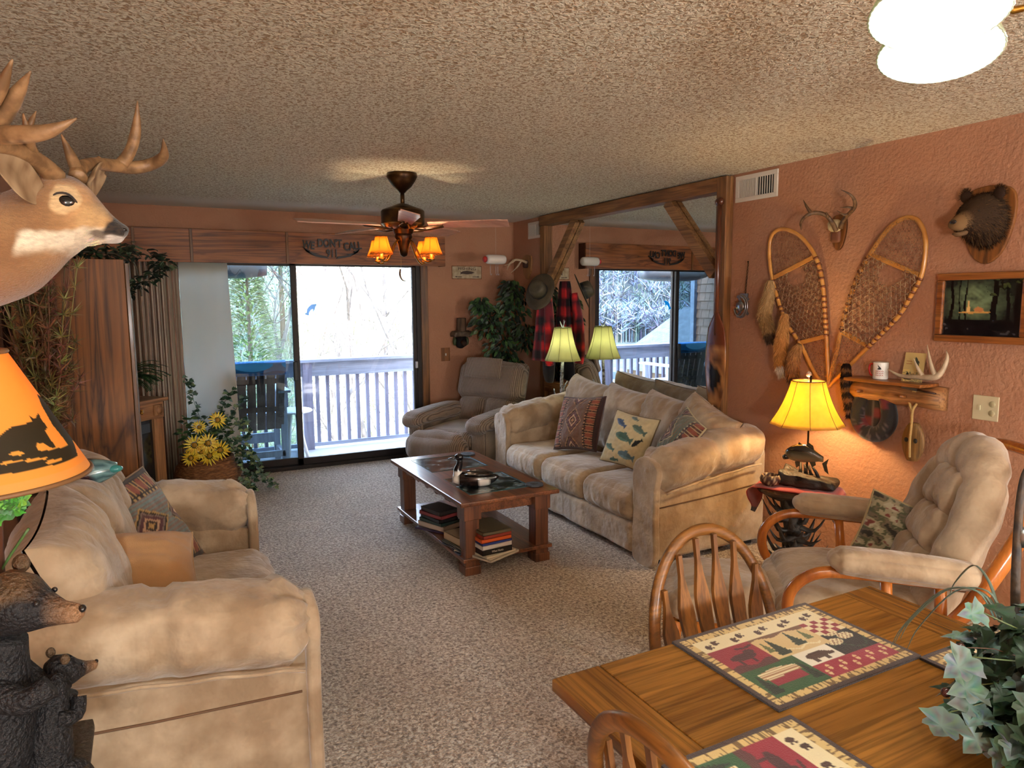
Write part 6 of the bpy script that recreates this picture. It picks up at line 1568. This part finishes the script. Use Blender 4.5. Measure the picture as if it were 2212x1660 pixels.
G().bb((-FWd, -.05, .0), (FWd, .28, .1)).build('hearth_base', m_lo, fp, False, bevel=.008)
G().bb((-.33, .005, .1), (.33, .25, .7)).build('firebox_glass', pm('black_glass', (.01, .012, .014), .08, coat=.5), fp, False)
G().bb((-.3, -.002, .6), (.3, .004, .67)).build('vent_panel', pm('grey_plastic', hx(70, 78, 86), .4), fp, False)
# fern
def frond_plant(name, label, loc, n, l, potr, col, pot=True):
    t = thing(name, label, 'plant', loc); g = G()
    for k in range(n):
        a = k * 2.4 + random.uniform(-.2, .2); el = random.uniform(.5, 1.25); ll = l * random.uniform(.7, 1.1); p = V((0, 0, potr * 1.2)); path = []
        for i in range(9):
            u = i / 8; e = el - u * 1.7; path.append(p.copy()); p = p + V((cos(a) * cos(e), sin(a) * cos(e), sin(e))) * ll / 8
        c = random.choice(col); g.cur = c; g.tube(path, .0018, 3, cap=False)
        for i in range(1, 9):
            for j in range(3):
                q = path[i - 1].lerp(path[i], j / 3); d = (path[i] - path[i - 1]).normalized(); sd_ = d.cross(V((0, 0, 1))).normalized()
                for s_ in (-1, 1): g.leaf(q, sd_ * s_ + d * .5, (0, 0, 1), .055 * (1 - .6 * i / 9) + .008, .012, [w * random.uniform(.7, 1.3) for w in c], .2)
    g.build('fronds', m_leaf, t)
    G().lathe([(0, .001), (potr * .75, .001), (potr, potr * 1.15), (potr * .92, potr * 1.2), (0, potr * 1.1)], n=20).build('pot', pm('wicker_brown', hx(86, 52, 34), .8, bump=(90, .8, .008)), t)
random.seed(8)
mt = Fp + Matrix.Rotation(fa, 3, 'Z') @ V((.22, .12, 0))
frond_plant('potted_fern', 'green fern in a brown pot on the fireplace mantel', (mt.x, mt.y, .861), 72, .34, .11, (hx(44, 92, 46), hx(60, 116, 60), hx(34, 70, 40)))

# pleated curtain and white panel
cz = 1.975
X0, X1 = at(288, 700, y=YB - .1).x, at(392, 700, y=YB - .1).x
def stripes(u, v):
    k = int(u * 62) % 4; return (hx(240, 230, 214), hx(184, 150, 130), hx(232, 216, 198), hx(214, 188, 168))[k]
g = G(); g.grid(lambda u, v: (X0 - .32 + (X1 - X0 + .32) * u, YB - .085 + .032 * sin(u * 2 * pi * 17) + .008 * sin(u * 41), .02 + (cz - .02) * v), 300, 8, stripes)
tag(g.build('striped_curtain', pm('curtain_cloth', (1, 1, 1), .9, attr=True, trans=(.35, (.9, .8, .7))), None, solid=.003), 'brown and cream striped pleated curtain beside the fireplace', 'curtain')
X2, X3 = X1 + .004, at(497, 700, y=YB - .06).x
g = G(); g.grid(lambda u, v: (X2 + (X3 + .045 * (1 - v) - X2) * u, YB - .07 + .012 * sin(u * 9 + .6), .02 + (cz - .02) * v), 40, 10)
tag(g.build('white_curtain_panel', pm('lining_cloth', hx(206, 196, 178), .9, trans=(.45, (.95, .92, .86)), bump=(120, .3, .002)), None, solid=.003), 'plain off white curtain lining panel at the left edge of the glass', 'curtain')

# basket of sunflowers
random.seed(17)
p = V((.40, 6.42, 0))
bk_ = thing('wicker_basket', 'brown wicker basket by the sliding door holding sunflowers and ivy', 'basket', tuple(p))
g = G(); g.lathe([(0, .0), (.2, 0), (.25, .08), (.27, .16), (.25, .24), (.2, .3), (.19, .3), (.235, .22), (0, .2)], n=48, rib=lambda a, u: 1 + .012 * sin(24 * a))
m_wick = pm('wicker_weave', hx(160, 108, 64), .7, bump=(30, 1, .02), var=(26, hx(104, 64, 34), .8), stretch=(1, 1, 4)); g.build('basket_body', m_wick, bk_)
G().tube([(.2 * cos(a), .2 * sin(a), .3) for a in [2 * pi * k / 40 for k in range(40)]], .014, 8, closed=True).build('rim', m_wick, bk_)
def sunflower(px, py, r, y, label, tilt=(0, -1, .2)):
    c = at(px, py, y=y); t = thing('sunflower', label, 'flower', tuple(c), 0, 'sunflowers in the wicker basket')
    n_ = V(tilt).normalized(); a1 = n_.cross(V((0, 0, 1))).normalized(); a2 = a1.cross(n_); g = G()
    for ring, m in ((1, 16), (.75, 13)):
        for k in range(m):
            a = 2 * pi * k / m + ring; d = a1 * cos(a) + a2 * sin(a); g.leaf(d * r * .28, d + n_ * (.15 + .3 * (1 - ring)), n_, r * ring * .75, r * .17, random.choice((hx(252, 222, 50), hx(248, 200, 36), hx(255, 232, 80))), .3)
    g.build('petals', m_leaf, t)
    g = G(); g.cur = hx(170, 128, 30); g.ball((0, 0, 0), (r * .5, r * .5, r * .5), 10); g.build('flower_center', m_leaf, t)
    g = G(); g.cur = hx(60, 90, 40); b0 = V((p.x, p.y, .27)) - c; g.tube([-n_ * .02, -n_ * .06 + b0 * .4, b0], .005, 5, smooth=3); g.build('stem', m_leaf, t)
for i, (px, py, r, nm) in enumerate(((470, 908, .075, 'topmost yellow sunflower of the basket bouquet'), (430, 923, .06, 'yellow sunflower at the upper left of the basket bouquet'), (420, 962, .085, 'sunflower at the left of the middle row of the basket bouquet'), (449, 958, .085, 'sunflower in the middle of the basket bouquet'), (475, 973, .085, 'sunflower at the right above the basket rim'), (452, 985, .085, 'bright sunflower hanging lowest at the middle of the basket rim'), (412, 990, .07, 'sunflower drooping at the lower left of the basket'), (434, 978, .06, 'smaller sunflower between the lower blooms over the basket rim'))):
    sunflower(px, py, r * 1.02, 6.2 + (.1 if i < 2 else 0), nm, (random.uniform(-.4, .3), -1, random.uniform(0, .4)))
iv = thing('ivy', 'trailing green and white ivy spilling from the right of the sunflower basket', 'plant', (p.x, p.y, .3)); g = G()
paths = [[(.1, -.05, .1), (.25, -.1, .15), (.34, -.12, -.02), (.36, -.14, -.2)], [(.1, -.05, .1), (.3, -.15, .05), (.4, -.2, -.12), (.5, -.22, -.26)], [(.08, 0, .2), (.14, 0, .42), (.22, -.02, .55)], [(.05, 0, .2), (.2, 0, .32), (.3, -.04, .5)], [(0, 0, .2), (-.08, 0, .5), (-.12, 0, .68)], [(.12, -.1, .1), (.24, -.16, .02), (.28, -.18, -.2), (.32, -.2, -.27)], [(.1, 0, .1), (.28, -.05, .3), (.32, -.08, .16)]]
for q in paths:
    sp_ = catmull([V(w) for w in q], 8); g.cur = hx(70, 90, 50); g.tube(sp_, .002, 4)
    for w in sp_:
        for _ in range(3):
            a = random.uniform(0, 2 * pi); w2 = w + V([random.uniform(-.03, .03) for _ in range(3)]); g.leaf(w2, (cos(a), sin(a) - .3, random.uniform(-.6, .4)), (0, -.6, .7), .045, .03, random.choice((hx(60, 92, 66), hx(120, 146, 122), hx(40, 70, 46), hx(150, 170, 120))), .2, lobes=1)
for i in range(200):
    a = random.uniform(0, 2 * pi); w = V((random.uniform(-.2, .2), random.uniform(-.12, .1), random.uniform(.02, .36))); g.leaf(w, (cos(a), sin(a), random.uniform(-.5, .5)), (0, -.6, .7), .06, .034, random.choice((hx(50, 84, 44), hx(34, 60, 36), hx(90, 120, 60))), .2)
g.build('foliage', m_leaf, iv)

# ------------------------------------------------------------------ dried flower arrangement
random.seed(13)
da = thing('dried_arrangement', 'tall vase of dried grasses and reddish twigs beside the armoire', 'plant', (-.44, 3.98, 0))
G().lathe([(0, 0), (.09, 0), (.13, .2), (.11, .5), (.05, .7), (.06, .78), (.05, .78), (.04, .7), (0, .68)], n=24).build('vase', pm('dark_ceramic', hx(60, 40, 34), .3), da)
g = G()
for k in range(90):
    a = random.uniform(0, 2 * pi); R_ = random.uniform(.03, .17); zt_ = random.uniform(1.05, 1.95); e = V((max(-.14, R_ * cos(a)) + .0, R_ * sin(a), zt_)); m_ = e * .5 + V((0, 0, .5))
    c = random.choice((hx(120, 108, 60), hx(132, 88, 66), hx(96, 84, 50), hx(150, 140, 84), hx(120, 84, 56))); g.cur = c; path = catmull([V((0, 0, .72)), V((m_.x * .4, m_.y * .4, 1.0)), e], 6); g.tube(path, .0028, 3, cap=False)
    for w in path[3:]:
        for _ in range(16):
            d = V([random.uniform(-1, 1) for _ in range(3)]).normalized(); g.strand(w, w + (d + V((0, 0, .4))) * random.uniform(.03, .08), .0035, [q * random.uniform(.7, 1.4) for q in c])
g.build('dried_stems', m_leaf, da)

# duck on the loveseat back
dd_ = thing('wood_duck_decoy', 'teal and brown duck decoy on the loveseat back, behind the bear lamp', 'decoy', (-.34, 3.1, .885))
g = G(); secs = []
def dkc(q):
    if q.x > .12: return hx(110, 150, 152) if sin(q.z * 260) > -.3 else hx(60, 90, 96)
    if q.x > .02: return hx(52, 28, 34) if sin((q.x + q.z) * 90) < .85 else hx(210, 210, 200)
    return hx(30, 22, 24)
for i in range(17):
    u = i / 16; x = -.17 + .38 * u; r = sin(pi * min(1, u * .86 + .1)) ** .6; secs.append([V((x, .075 * r * cos(a), .075 + .07 * r * sin(a) + (.05 * (u - .7) if u > .7 else 0))) for a in [2 * pi * k / 18 for k in range(18)]])
g.loft(secs, colf=dkc); g.build('body', m_gloss, dd_)
g = G(); g.cur = hx(30, 70, 60); g.ball((-.16, 0, .2), (.1, .07, .08), 12); g.build('head', m_gloss, dd_)
g = G(); g.cur = hx(60, 140, 136); g.ball((.2, -.02, .09), (.06, .04, .03), 10); g.build('wing_tip', m_gloss, dd_)

# ------------------------------------------------------------------ lamp with bear cubs and its end table
LX, LY = -.335, 1.72
le = thing('corner_end_table', 'dark end table under the bear lamp, below the left edge of the photo', 'table', (LX - .09, 1.76, 0))
G().bb((-.2, -.2, .57), (.2, .2, .6)).build('tabletop', m_black, le, False, bevel=.005)
for a in (-.16, .16):
    for b_ in (-.16, .16): G().bb((a - .025, b_ - .025, 0), (a + .025, b_ + .025, .57)).build('leg', m_ctabz, le, False)
bl2 = thing('bear_lamp', 'large table lamp with black bear cubs climbing its trunk and a glowing bear silhouette shade', 'lamp', (LX, LY, .601))
S0, S1 = 1.266 - .601, 1.52 - .601; RB = .213; RD = .13
def shc_(a_, v):
    """a_: arc coordinate metres at mid height around the camera side, v 0 bottom 1 top"""
    return None
AMB, SIL = hx(250, 190, 84), hx(66, 56, 36)
az0 = atan2(-LY, -LX) + .44      # direction facing the visible part
def conepx(zx, zy):
    """a point drawn on the paper shade -> (arc metres, height fraction)"""
    r_ = FW + RT * ((zx / 2.964 - 1106) / FPX) - UP * ((540 + zy / 2.964 - 830) / FPX)
    lo = None
    for i in range(400):
        t = 1.0 + i * .0022; p_ = CAM + r_ * t; v_ = (p_.z - .601 - S0) / (S1 - S0); R_ = RB - RD * v_; dd_ = sqrt((p_.x - LX) ** 2 + (p_.y - LY) ** 2)
        if dd_ < R_: break
    aa = atan2(p_.y - LY, p_.x - LX); da_ = (aa - az0 + pi) % (2 * pi) - pi
    return (-da_ * (RB - .1 * v_), v_)
BODY = [conepx(*q) for q in ((-160, 1300), (-60, 1225), (0, 1190), (30, 1160), (80, 1132), (150, 1118), (195, 1098), (180, 1060), (215, 1085), (240, 1048), (258, 1085), (300, 1140), (285, 1160), (300, 1190), (350, 1262), (330, 1272), (270, 1240), (232, 1240), (222, 1262), (240, 1290), (330, 1284), (430, 1250), (490, 1308), (490, 1326), (300, 1388), (120, 1425), (0, 1440), (-160, 1450))]
RIDGE = [conepx(*q) for q in ((232, 925), (262, 1000), (330, 1120), (400, 1210), (432, 1252), (488, 1306), (462, 1225), (390, 1120), (290, 985))]
HOLES = [[conepx(*q) for q in h_] for h_ in (((55, 1312), (80, 1292), (120, 1290), (155, 1304), (130, 1318), (80, 1320)), ((0, 1375), (20, 1358), (145, 1344), (140, 1356), (30, 1378)), ((150, 1362), (170, 1340), (300, 1328), (290, 1342), (200, 1358)), ((288, 1372), (300, 1352), (395, 1332), (385, 1352), (320, 1376)))]
def silh(u, v):
    if v < .075: return lerp(AMB, hx(236, 196, 120), .5)
    for h_ in HOLES:
        if inpoly(u, v, h_): return AMB
    if inpoly(u, v, BODY) or inpoly(u, v, RIDGE): return SIL
    if abs(u) > .28 and v < .3: return SIL
    return AMB
m_bsh = pm('bear_shade_paper', (1, 1, 1), .6, attr=True, trans=(.55, (1, .8, .36)))
g = G(); nA = 520
def P_sh(u, v):
    a = az0 - u * 2 * pi + pi; r = RB - RD * v; return (r * cos(a), r * sin(a), S0 + (S1 - S0) * v)
g.grid(P_sh, nA, 110, lambda u, v: silh(-((((.5 - u) * 2 * pi * (RB - .1 * v)))) * 1.0, v)); g.build('lamp_shade', m_bsh, bl2, solid=.002)
g = G(); g.cur = hx(120, 84, 50); g.tube([((RB + .001) * cos(a), (RB + .001) * sin(a), S0) for a in [2 * pi * k / 60 for k in range(60)]], .005, 6, closed=True); g.build('bottom_rim', m_paint, bl2)
g = G(); g.cur = hx(120, 84, 50); g.tube([(.084 * cos(a), .084 * sin(a), S1) for a in [2 * pi * k / 40 for k in range(40)]], .005, 6, closed=True); g.build('top_rim', m_paint, bl2)
point_light((LX, LY, .601 + S0 + .13), 10, (1, .9, .7), .03, 'bear_lamp_light')
G().ball((0, 0, S0 + .12), (.06, .06, .08), 12).build('bulb', pm('warm_bulb', (1, 1, 1), emis=((1, .7, .36), 8)), bl2)
g = G(); g.tube([(0, 0, .02), (.03, 0, .2), (.01, 0, .4), (.03, .0, S0 + .06)], [.07, .045, .038, .03], 12, smooth=5); g.build('trunk', wood('lamp_trunk', hx(70, 38, 22), hx(120, 70, 40), 2, 1.4, .6, 0), bl2)
random.seed(41)
m_bfur = pm('black_carved_fur', hx(22, 20, 22), .6, attr=True, bump=(110, 1, .012))
def bearfur(g, c, r, n, col, ln=.012):
    pass
def cub(name, org, s, face, arms, gold=True):
    """body as one continuous loft along spine + limbs; s scale; all relative to lamp"""
    g = G(); o = V(org); f = V(face).normalized(); sd_ = f.cross(V((0, 0, 1))).normalized()
    def Q(a, b, c): return o + f * (a * s) + sd_ * (b * s) + V((0, 0, c * s))
    K = hx(17, 15, 18); B = hx(84, 62, 38)
    g.tube([Q(-.06, 0, .0), Q(-.05, 0, .12), Q(-.03, 0, .28), Q(-.0, 0, .42), Q(.03, 0, .5)], [.1 * s, .125 * s, .115 * s, .085 * s, .06 * s], 16, smooth=5, colf=lambda u, a: K)
    for sg_, arm in ((-1, arms[0]), (1, arms[1])):
        g.tube([Q(-.02, sg_ * .07, .38)] + [Q(*q) for q in arm], [.05 * s, .042 * s, .036 * s, .032 * s][:len(arm) + 1], 10, smooth=4, colf=lambda u, a: K)
        g.tube([Q(-.03, sg_ * .07, .08), Q(.06, sg_ * .1, .05), Q(.12, sg_ * .08, -.04)], [.07 * s, .055 * s, .04 * s], 10, smooth=4, colf=lambda u, a: K)
    bd_ = g.build(name, m_bfur, bl2)
    g = G(); hc = Q(.07, 0, .6)
    secs = []; u2 = f.cross(sd_) * -1
    for a_, w, h, dz in ((-.1, .03, .04, -.01), (-.07, .075, .085, 0), (-.02, .095, .1, .005), (.04, .085, .085, 0), (.085, .055, .055, -.02), (.13, .036, .036, -.035), (.17, .03, .028, -.04), (.185, .014, .014, -.038)):
        secs.append([hc + f * (a_ * s) + sd_ * (w * s * cos(t)) + V((0, 0, (dz + h * sin(t)) * s)) for t in [2 * pi * k / 18 for k in range(18)]])
    g.loft(secs, colf=lambda q: lerp(hx(24, 20, 22), hx(140, 104, 72), max(0, min(1, ((q - hc).dot(f) / s - .1) * 18))) if (q - hc).dot(f) > .05 * s else (B if gold and q.z - hc.z > .03 * s else K)); hd_ = g.build('bear_head', m_bfur, bl2)
    for sg_ in (-1, 1):
        g = G(); g.cur = B; g.ball(hc + sd_ * (sg_ * .075 * s) + V((0, 0, .1 * s)) - f * .02 * s, (.05 * s, .05 * s, .06 * s), 10); g.build('ear', m_bfur, hd_)
        g = G(); g.cur = (.01, .01, .012); g.ball(hc + sd_ * (sg_ * .052 * s) + V((0, 0, .018 * s)) + f * .082 * s, (.018 * s,) * 3, 10); g.build('eye', m_gloss, hd_)
    g = G(); g.cur = hx(20, 16, 18); g.ball(hc + f * .183 * s + V((0, 0, -.026 * s)), (.024 * s, .032 * s, .024 * s), 10); g.build('nose', m_gloss, hd_)
cub('bear_cub', (.03, -.05, .02), .66, (.93, -.35, 0), (((.08, -.06, .3), (.16, -.03, .32)), ((.1, .08, .33), (.17, .05, .36))))
cub('bear_cub', (.11, -.02, -.0), .38, (.8, .5, 0), (((.08, -.06, .36), (.12, -.03, .44)), ((.08, .08, .36), (.12, .05, .44))), False)
g = G(); g.cur = hx(60, 50, 40); g.rbox((0.02, 0, .015), (.3, .3, .03), .012, 8); g.build('base', m_bfur, bl2)
g = G()
for i in range(34):
    q = at(random.uniform(-40, 42), random.uniform(1062, 1118), y=1.66) - V((LX, LY, .601)); a = random.uniform(0, 2 * pi); g.leaf(q, (cos(a), -.3, sin(a)), (0, -1, .3), .035, .03, random.choice((hx(70, 150, 50), hx(110, 180, 70), hx(50, 110, 44))), .2, lobes=1)
g.cur = hx(70, 100, 50); g.tube([(.03, 0, .45), (.06, -.02, .5), (.1, -.04, .56)], .003, 5, smooth=3)
g.build('ivy_sprig', m_leaf, bl2)

# ------------------------------------------------------------------ deer shoulder mount on the left wall
DY = 2.0
do = V((XL, DY, 1.5)); de = thing('deer_head_mount', 'mounted whitetail deer head with large antlers on the left wall', 'deer head', tuple(do))
def D(px, py, y=DY): return at(px, py, y=y) - do
def dcol(q):
    p = q + do; d = p - CAM; zc_ = d.dot(FW); px = 1106 + FPX * d.dot(RT) / zc_; py = 830 - FPX * d.dot(UP) / zc_
    n = noise.noise(q * 14) * 14
    base = lerp(hx(150, 104, 58), hx(176, 130, 84), .5 + .5 * noise.noise(q * 9))
    loc = q
    if loc.x > DEH[1]: base = lerp(base, hx(112, 74, 44), .5)
    return base
m_ey = pm('glass_eye', (.006, .004, .004), .05, coat=.8)
def ring(c, ax, w, h, up=(0, 0, 1), n=28, egg=0):
    ax = V(ax).normalized(); s_ = ax.cross(V(up)).normalized(); u = s_.cross(ax); out = []
    for k in range(n):
        a = 2 * pi * k / n; ww = w * (1 + egg * sin(a)); out.append(V(c) + s_ * (ww * cos(a)) + u * (h * sin(a)))
    return out
# skull/muzzle axis follows the face line; pixel measured centres with half heights in metres
S = 2.0 * 1.0
def sec(px, ptop, pbot, w, y=DY, tilt=0, egg=0, ax=None):
    a, b_ = D(px[0], ptop, y), D(px[1], pbot, y); c = (a + b_) / 2; u = (a - b_); h = u.length / 2
    s_ = V((0, 1, 0)); u.normalize(); ax_ = u.cross(s_)
    return [c + V((0, 1, 0)) * (w * (1 + egg * sin(t)) * cos(t)) + u * (h * sin(t)) for t in [2 * pi * k / 28 for k in range(28)]]
# neck: from wall to jaw, then head to nose. (top x,bottom x),(top y),(bottom y)
secs = [sec((-330, -330), 470, 760, .21), sec((-200, -150), 440, 720, .19), sec((-90, -20), 432, 670, .165), sec((-20, 70), 424, 636, .14), sec((30, 118), 408, 596, .118), sec((62, 150), 394, 562, .1),
        sec((84, 168), 382, 548, .088), sec((106, 184), 373, 536, .082), sec((132, 196), 376, 530, .079), sec((162, 206), 384, 528, .073), sec((188, 214), 402, 528, .062), sec((208, 222), 424, 527, .05), sec((226, 232), 446, 527, .041), sec((242, 244), 464, 527, .036), sec((258, 256), 478, 526, .034), sec((270, 264), 486, 522, .032), sec((277, 270), 492, 514, .024), sec((279, 276), 498, 508, .008)]
DEH = (0, 9)
def pxy(q):
    d = q + do - CAM; zc_ = d.dot(FW); return 1106 + FPX * d.dot(RT) / zc_, 830 - FPX * d.dot(UP) / zc_
def sst(a, b, x): x = max(0, min(1, (x - a) / (b - a))); return x * x * (3 - 2 * x)
def deercol(q):
    # colours keyed to the animal's own coordinates (x along the head, z up), both sides alike
    q0 = V((q.x, 0, q.z)); px, py = pxy(q0)
    n = noise.noise(q * 11) * 14 + noise.noise(q * 45) * 6; px += n; py += n
    c = lerp(hx(186, 140, 90), hx(128, 88, 52), max(0, min(1, .5 + noise.noise(q * 7))))
    c = lerp(c, hx(84, 56, 40), .8 * sst(395 + (px - 110) * .35, 375 + (px - 110) * .35, py) * sst(95, 115, px) * sst(225, 200, px))
    c = lerp(c, hx(118, 88, 64), sst(200, 235, px) * sst(486, 470, py))
    d = ((px - 142) / 40) ** 2 + ((py - 436) / 29) ** 2; c = lerp(c, hx(214, 180, 132), sst(1.25, .6, d))
    c = lerp(c, hx(204, 166, 112), .7 * sst(440, 470, py) * sst(150, 190, px) * sst(250, 230, px) * sst(512, 490, py))
    thr = sst(498, 512, py + (px - 100) * .02) * sst(44, 66, px) * sst(575 - (px - 60) * .12, 545 - (px - 60) * .12, py)
    c = lerp(c, hx(226, 212, 184), thr * (1 if px < 170 else .85))
    c = lerp(c, hx(130, 92, 60), .55 * sst(575, 600, py) * sst(200, 120, px))
    c = lerp(c, hx(62, 44, 36), sst(506, 511, py) * sst(524, 517, py) * sst(190, 215, px) * .8)
    c = lerp(c, hx(24, 20, 20), sst(-3, 6, (px - 246) * .8 + (py - 470) * .5 - 4) * sst(516, 509, py))
    c = lerp(c, hx(222, 214, 200), sst(512, 517, py) * sst(225, 240, px))
    return c
g = G(); 
S2 = []
for i in range(len(secs) - 1):
    for k in range(4):
        t = k / 4; a, b_, c, d = secs[max(i - 1, 0)], secs[i], secs[i + 1], secs[min(i + 2, len(secs) - 1)]
        S2.append([.5 * ((2 * b_[j]) + (c[j] - a[j]) * t + (2 * a[j] - 5 * b_[j] + 4 * c[j] - d[j]) * t * t + (3 * b_[j] - a[j] - 3 * c[j] + d[j]) * t ** 3) for j in range(28)])
S2.append(secs[-1])
S2 = [[V((max(p.x, .002), p.y, p.z)) for p in q] for q in S2]
g.loft([q[::-1] for q in S2]); 
# resample for colour detail
g.build('_tmp', m_hide, de); tmp = bpy.data.objects['_tmp']; m_ = tmp.modifiers.new('s', 'SUBSURF'); m_.levels = 3
dg = bpy.context.evaluated_depsgraph_get(); me2 = bpy.data.meshes.new_from_object(tmp.evaluated_get(dg)); bpy.data.objects.remove(tmp)
if 'Col' in me2.color_attributes: me2.color_attributes.remove(me2.color_attributes['Col'])
ca = me2.color_attributes.new('Col', 'FLOAT_COLOR', 'POINT')
for i, v_ in enumerate(me2.vertices):
    c = deercol(v_.co); ca.data[i].color = (*c, 1)
me2.polygons.foreach_set('use_smooth', [True] * len(me2.polygons))
hdm = bpy.data.objects.new('head_and_neck', me2); COL.objects.link(hdm); hdm.parent = de
# fur tufts on the neck and cheek edge
g = G(); random.seed(2)
for i in range(5200):
    v_ = me2.vertices[random.randrange(len(me2.vertices))]; q = v_.co
    if q.x > .60: continue
    n_ = v_.normal; c = [w * random.uniform(.7, 1.25) for w in deercol(q)]; g.strand(q, q + (n_ * .35 + V((-.8, 0, -.5)) + V([random.uniform(-.2, .2) for _ in range(3)])) * .02, .0012, c)
g.build('neck_fur', m_fur, hdm)['kind'] = 'stuff'
for s_ in (-1, 1):
    y = DY + s_ * .066
    e = D(142, 437, DY - .07); e = V((e.x, s_ * .0705, e.z)); G().ball(tuple(e), (.042, .026, .033), 16).build('eye', m_ey, hdm)
    g = G(); g.cur = hx(30, 20, 16); g.tube([e + V((-.03, -s_ * -.004, .004)), e + V((-.015, s_ * .008, .018)), e + V((.008, s_ * .008, .016)), e + V((.026, s_ * .0, -.008)), e + V((.032, 0, -.022))], [.001, .0025, .003, .003, .0015], 8, smooth=4); g.build('eyelid', m_hide, hdm)
    n_ = D(268, 497, DY - .024); g = G(); g.cur = (.01, .008, .008); g.ball((n_.x, s_ * .026, n_.z), (.014, .01, .01), 8); g.build('nostril', m_gloss, hdm)
def dant(beams, name='antler'):
    g = G()
    for pts, rad in beams: g.tube([D(*q) for q in pts], rad, 12, smooth=6)
    return g.build(name, m_bone, de)
# far antler (spreads away from the camera), near antler (spreads towards it)
dant([([(168, 384, 2.04), (172, 366, 2.07), (200, 354, 2.13), (245, 358, 2.2), (290, 362, 2.24), (330, 354, 2.24), (354, 336, 2.2), (352, 300, 2.16)], [.021, .018, .016, .0175, .018, .0165, .013, .0015]),
      ([(262, 356, 2.21), (282, 325, 2.22), (294, 280, 2.22), (297, 218, 2.2)], [.017, .015, .013, .0015]), ([(168, 372, 2.05), (152, 335, 2.06), (132, 290, 2.05)], [.015, .012, .0015]), ([(215, 352, 2.15), (213, 342, 2.15), (218, 345, 2.15)], [.01, .006, .003])])
dant([([(120, 384, 1.97), (98, 362, 1.94), (60, 336, 1.88), (20, 318, 1.82), (-30, 306, 1.74), (-50, 294, 1.68), (0, 292, 1.6), (60, 290, 1.56), (110, 282, 1.54), (166, 256, 1.52)], [.024, .021, .019, .017, .017, .017, .017, .016, .012, .0015]),
      ([(84, 352, 1.92), (68, 325, 1.88), (60, 290, 1.82), (50, 245, 1.8)], [.016, .012, .01, .0015]), ([(60, 280, 1.82), (68, 262, 1.82), (78, 240, 1.82)], [.008, .006, .001]),
      ([(-40, 296, 1.64), (0, 260, 1.6), (35, 205, 1.56), (66, 154, 1.52)], [.018, .0165, .013, .0015]), ([(-60, 300, 1.64), (-40, 250, 1.58), (0, 190, 1.54), (27, 128, 1.5)], [.018, .0155, .012, .0015])])
for s_, pts in ((-1, ((78, 420, 1.93), (40, 385, 1.86), (0, 345, 1.8), (-40, 320, 1.76))), (1, ((190, 398, 2.07), (198, 388, 2.12), (208, 378, 2.16), (220, 372, 2.2)))):
    P_ = catmull([D(*q) for q in pts], 8); g = G(); n = len(P_); secs = []
    for i, c in enumerate(P_):
        u = i / (n - 1); w = .042 * (sin(pi * (.12 + .86 * u)) ** .8) + .002; t = (P_[min(i + 1, n - 1)] - P_[max(i - 1, 0)]).normalized(); b_ = V((1, 0, -.2)).cross(t).normalized(); b2 = t.cross(b_)
        secs.append([c + b_ * (w * cos(a)) * (1 if True else 1) + V((1, 0, -.2)).normalized() * (.012 * abs(cos(a)) ** 2 + .006 * sin(a)) for a in [2 * pi * k / 16 for k in range(16)]])
    g.loft(secs, colf=lambda q: lerp(hx(112, 84, 58), hx(176, 150, 116), max(0, min(1, .5 + .9 * noise.noise(q * 34))))); g.build('ear', m_fur, de)
G().bb((.001, -.16, -.22), (.02, .16, .2)).build('wall_plaque', m_cab, de, False, bevel=.01)
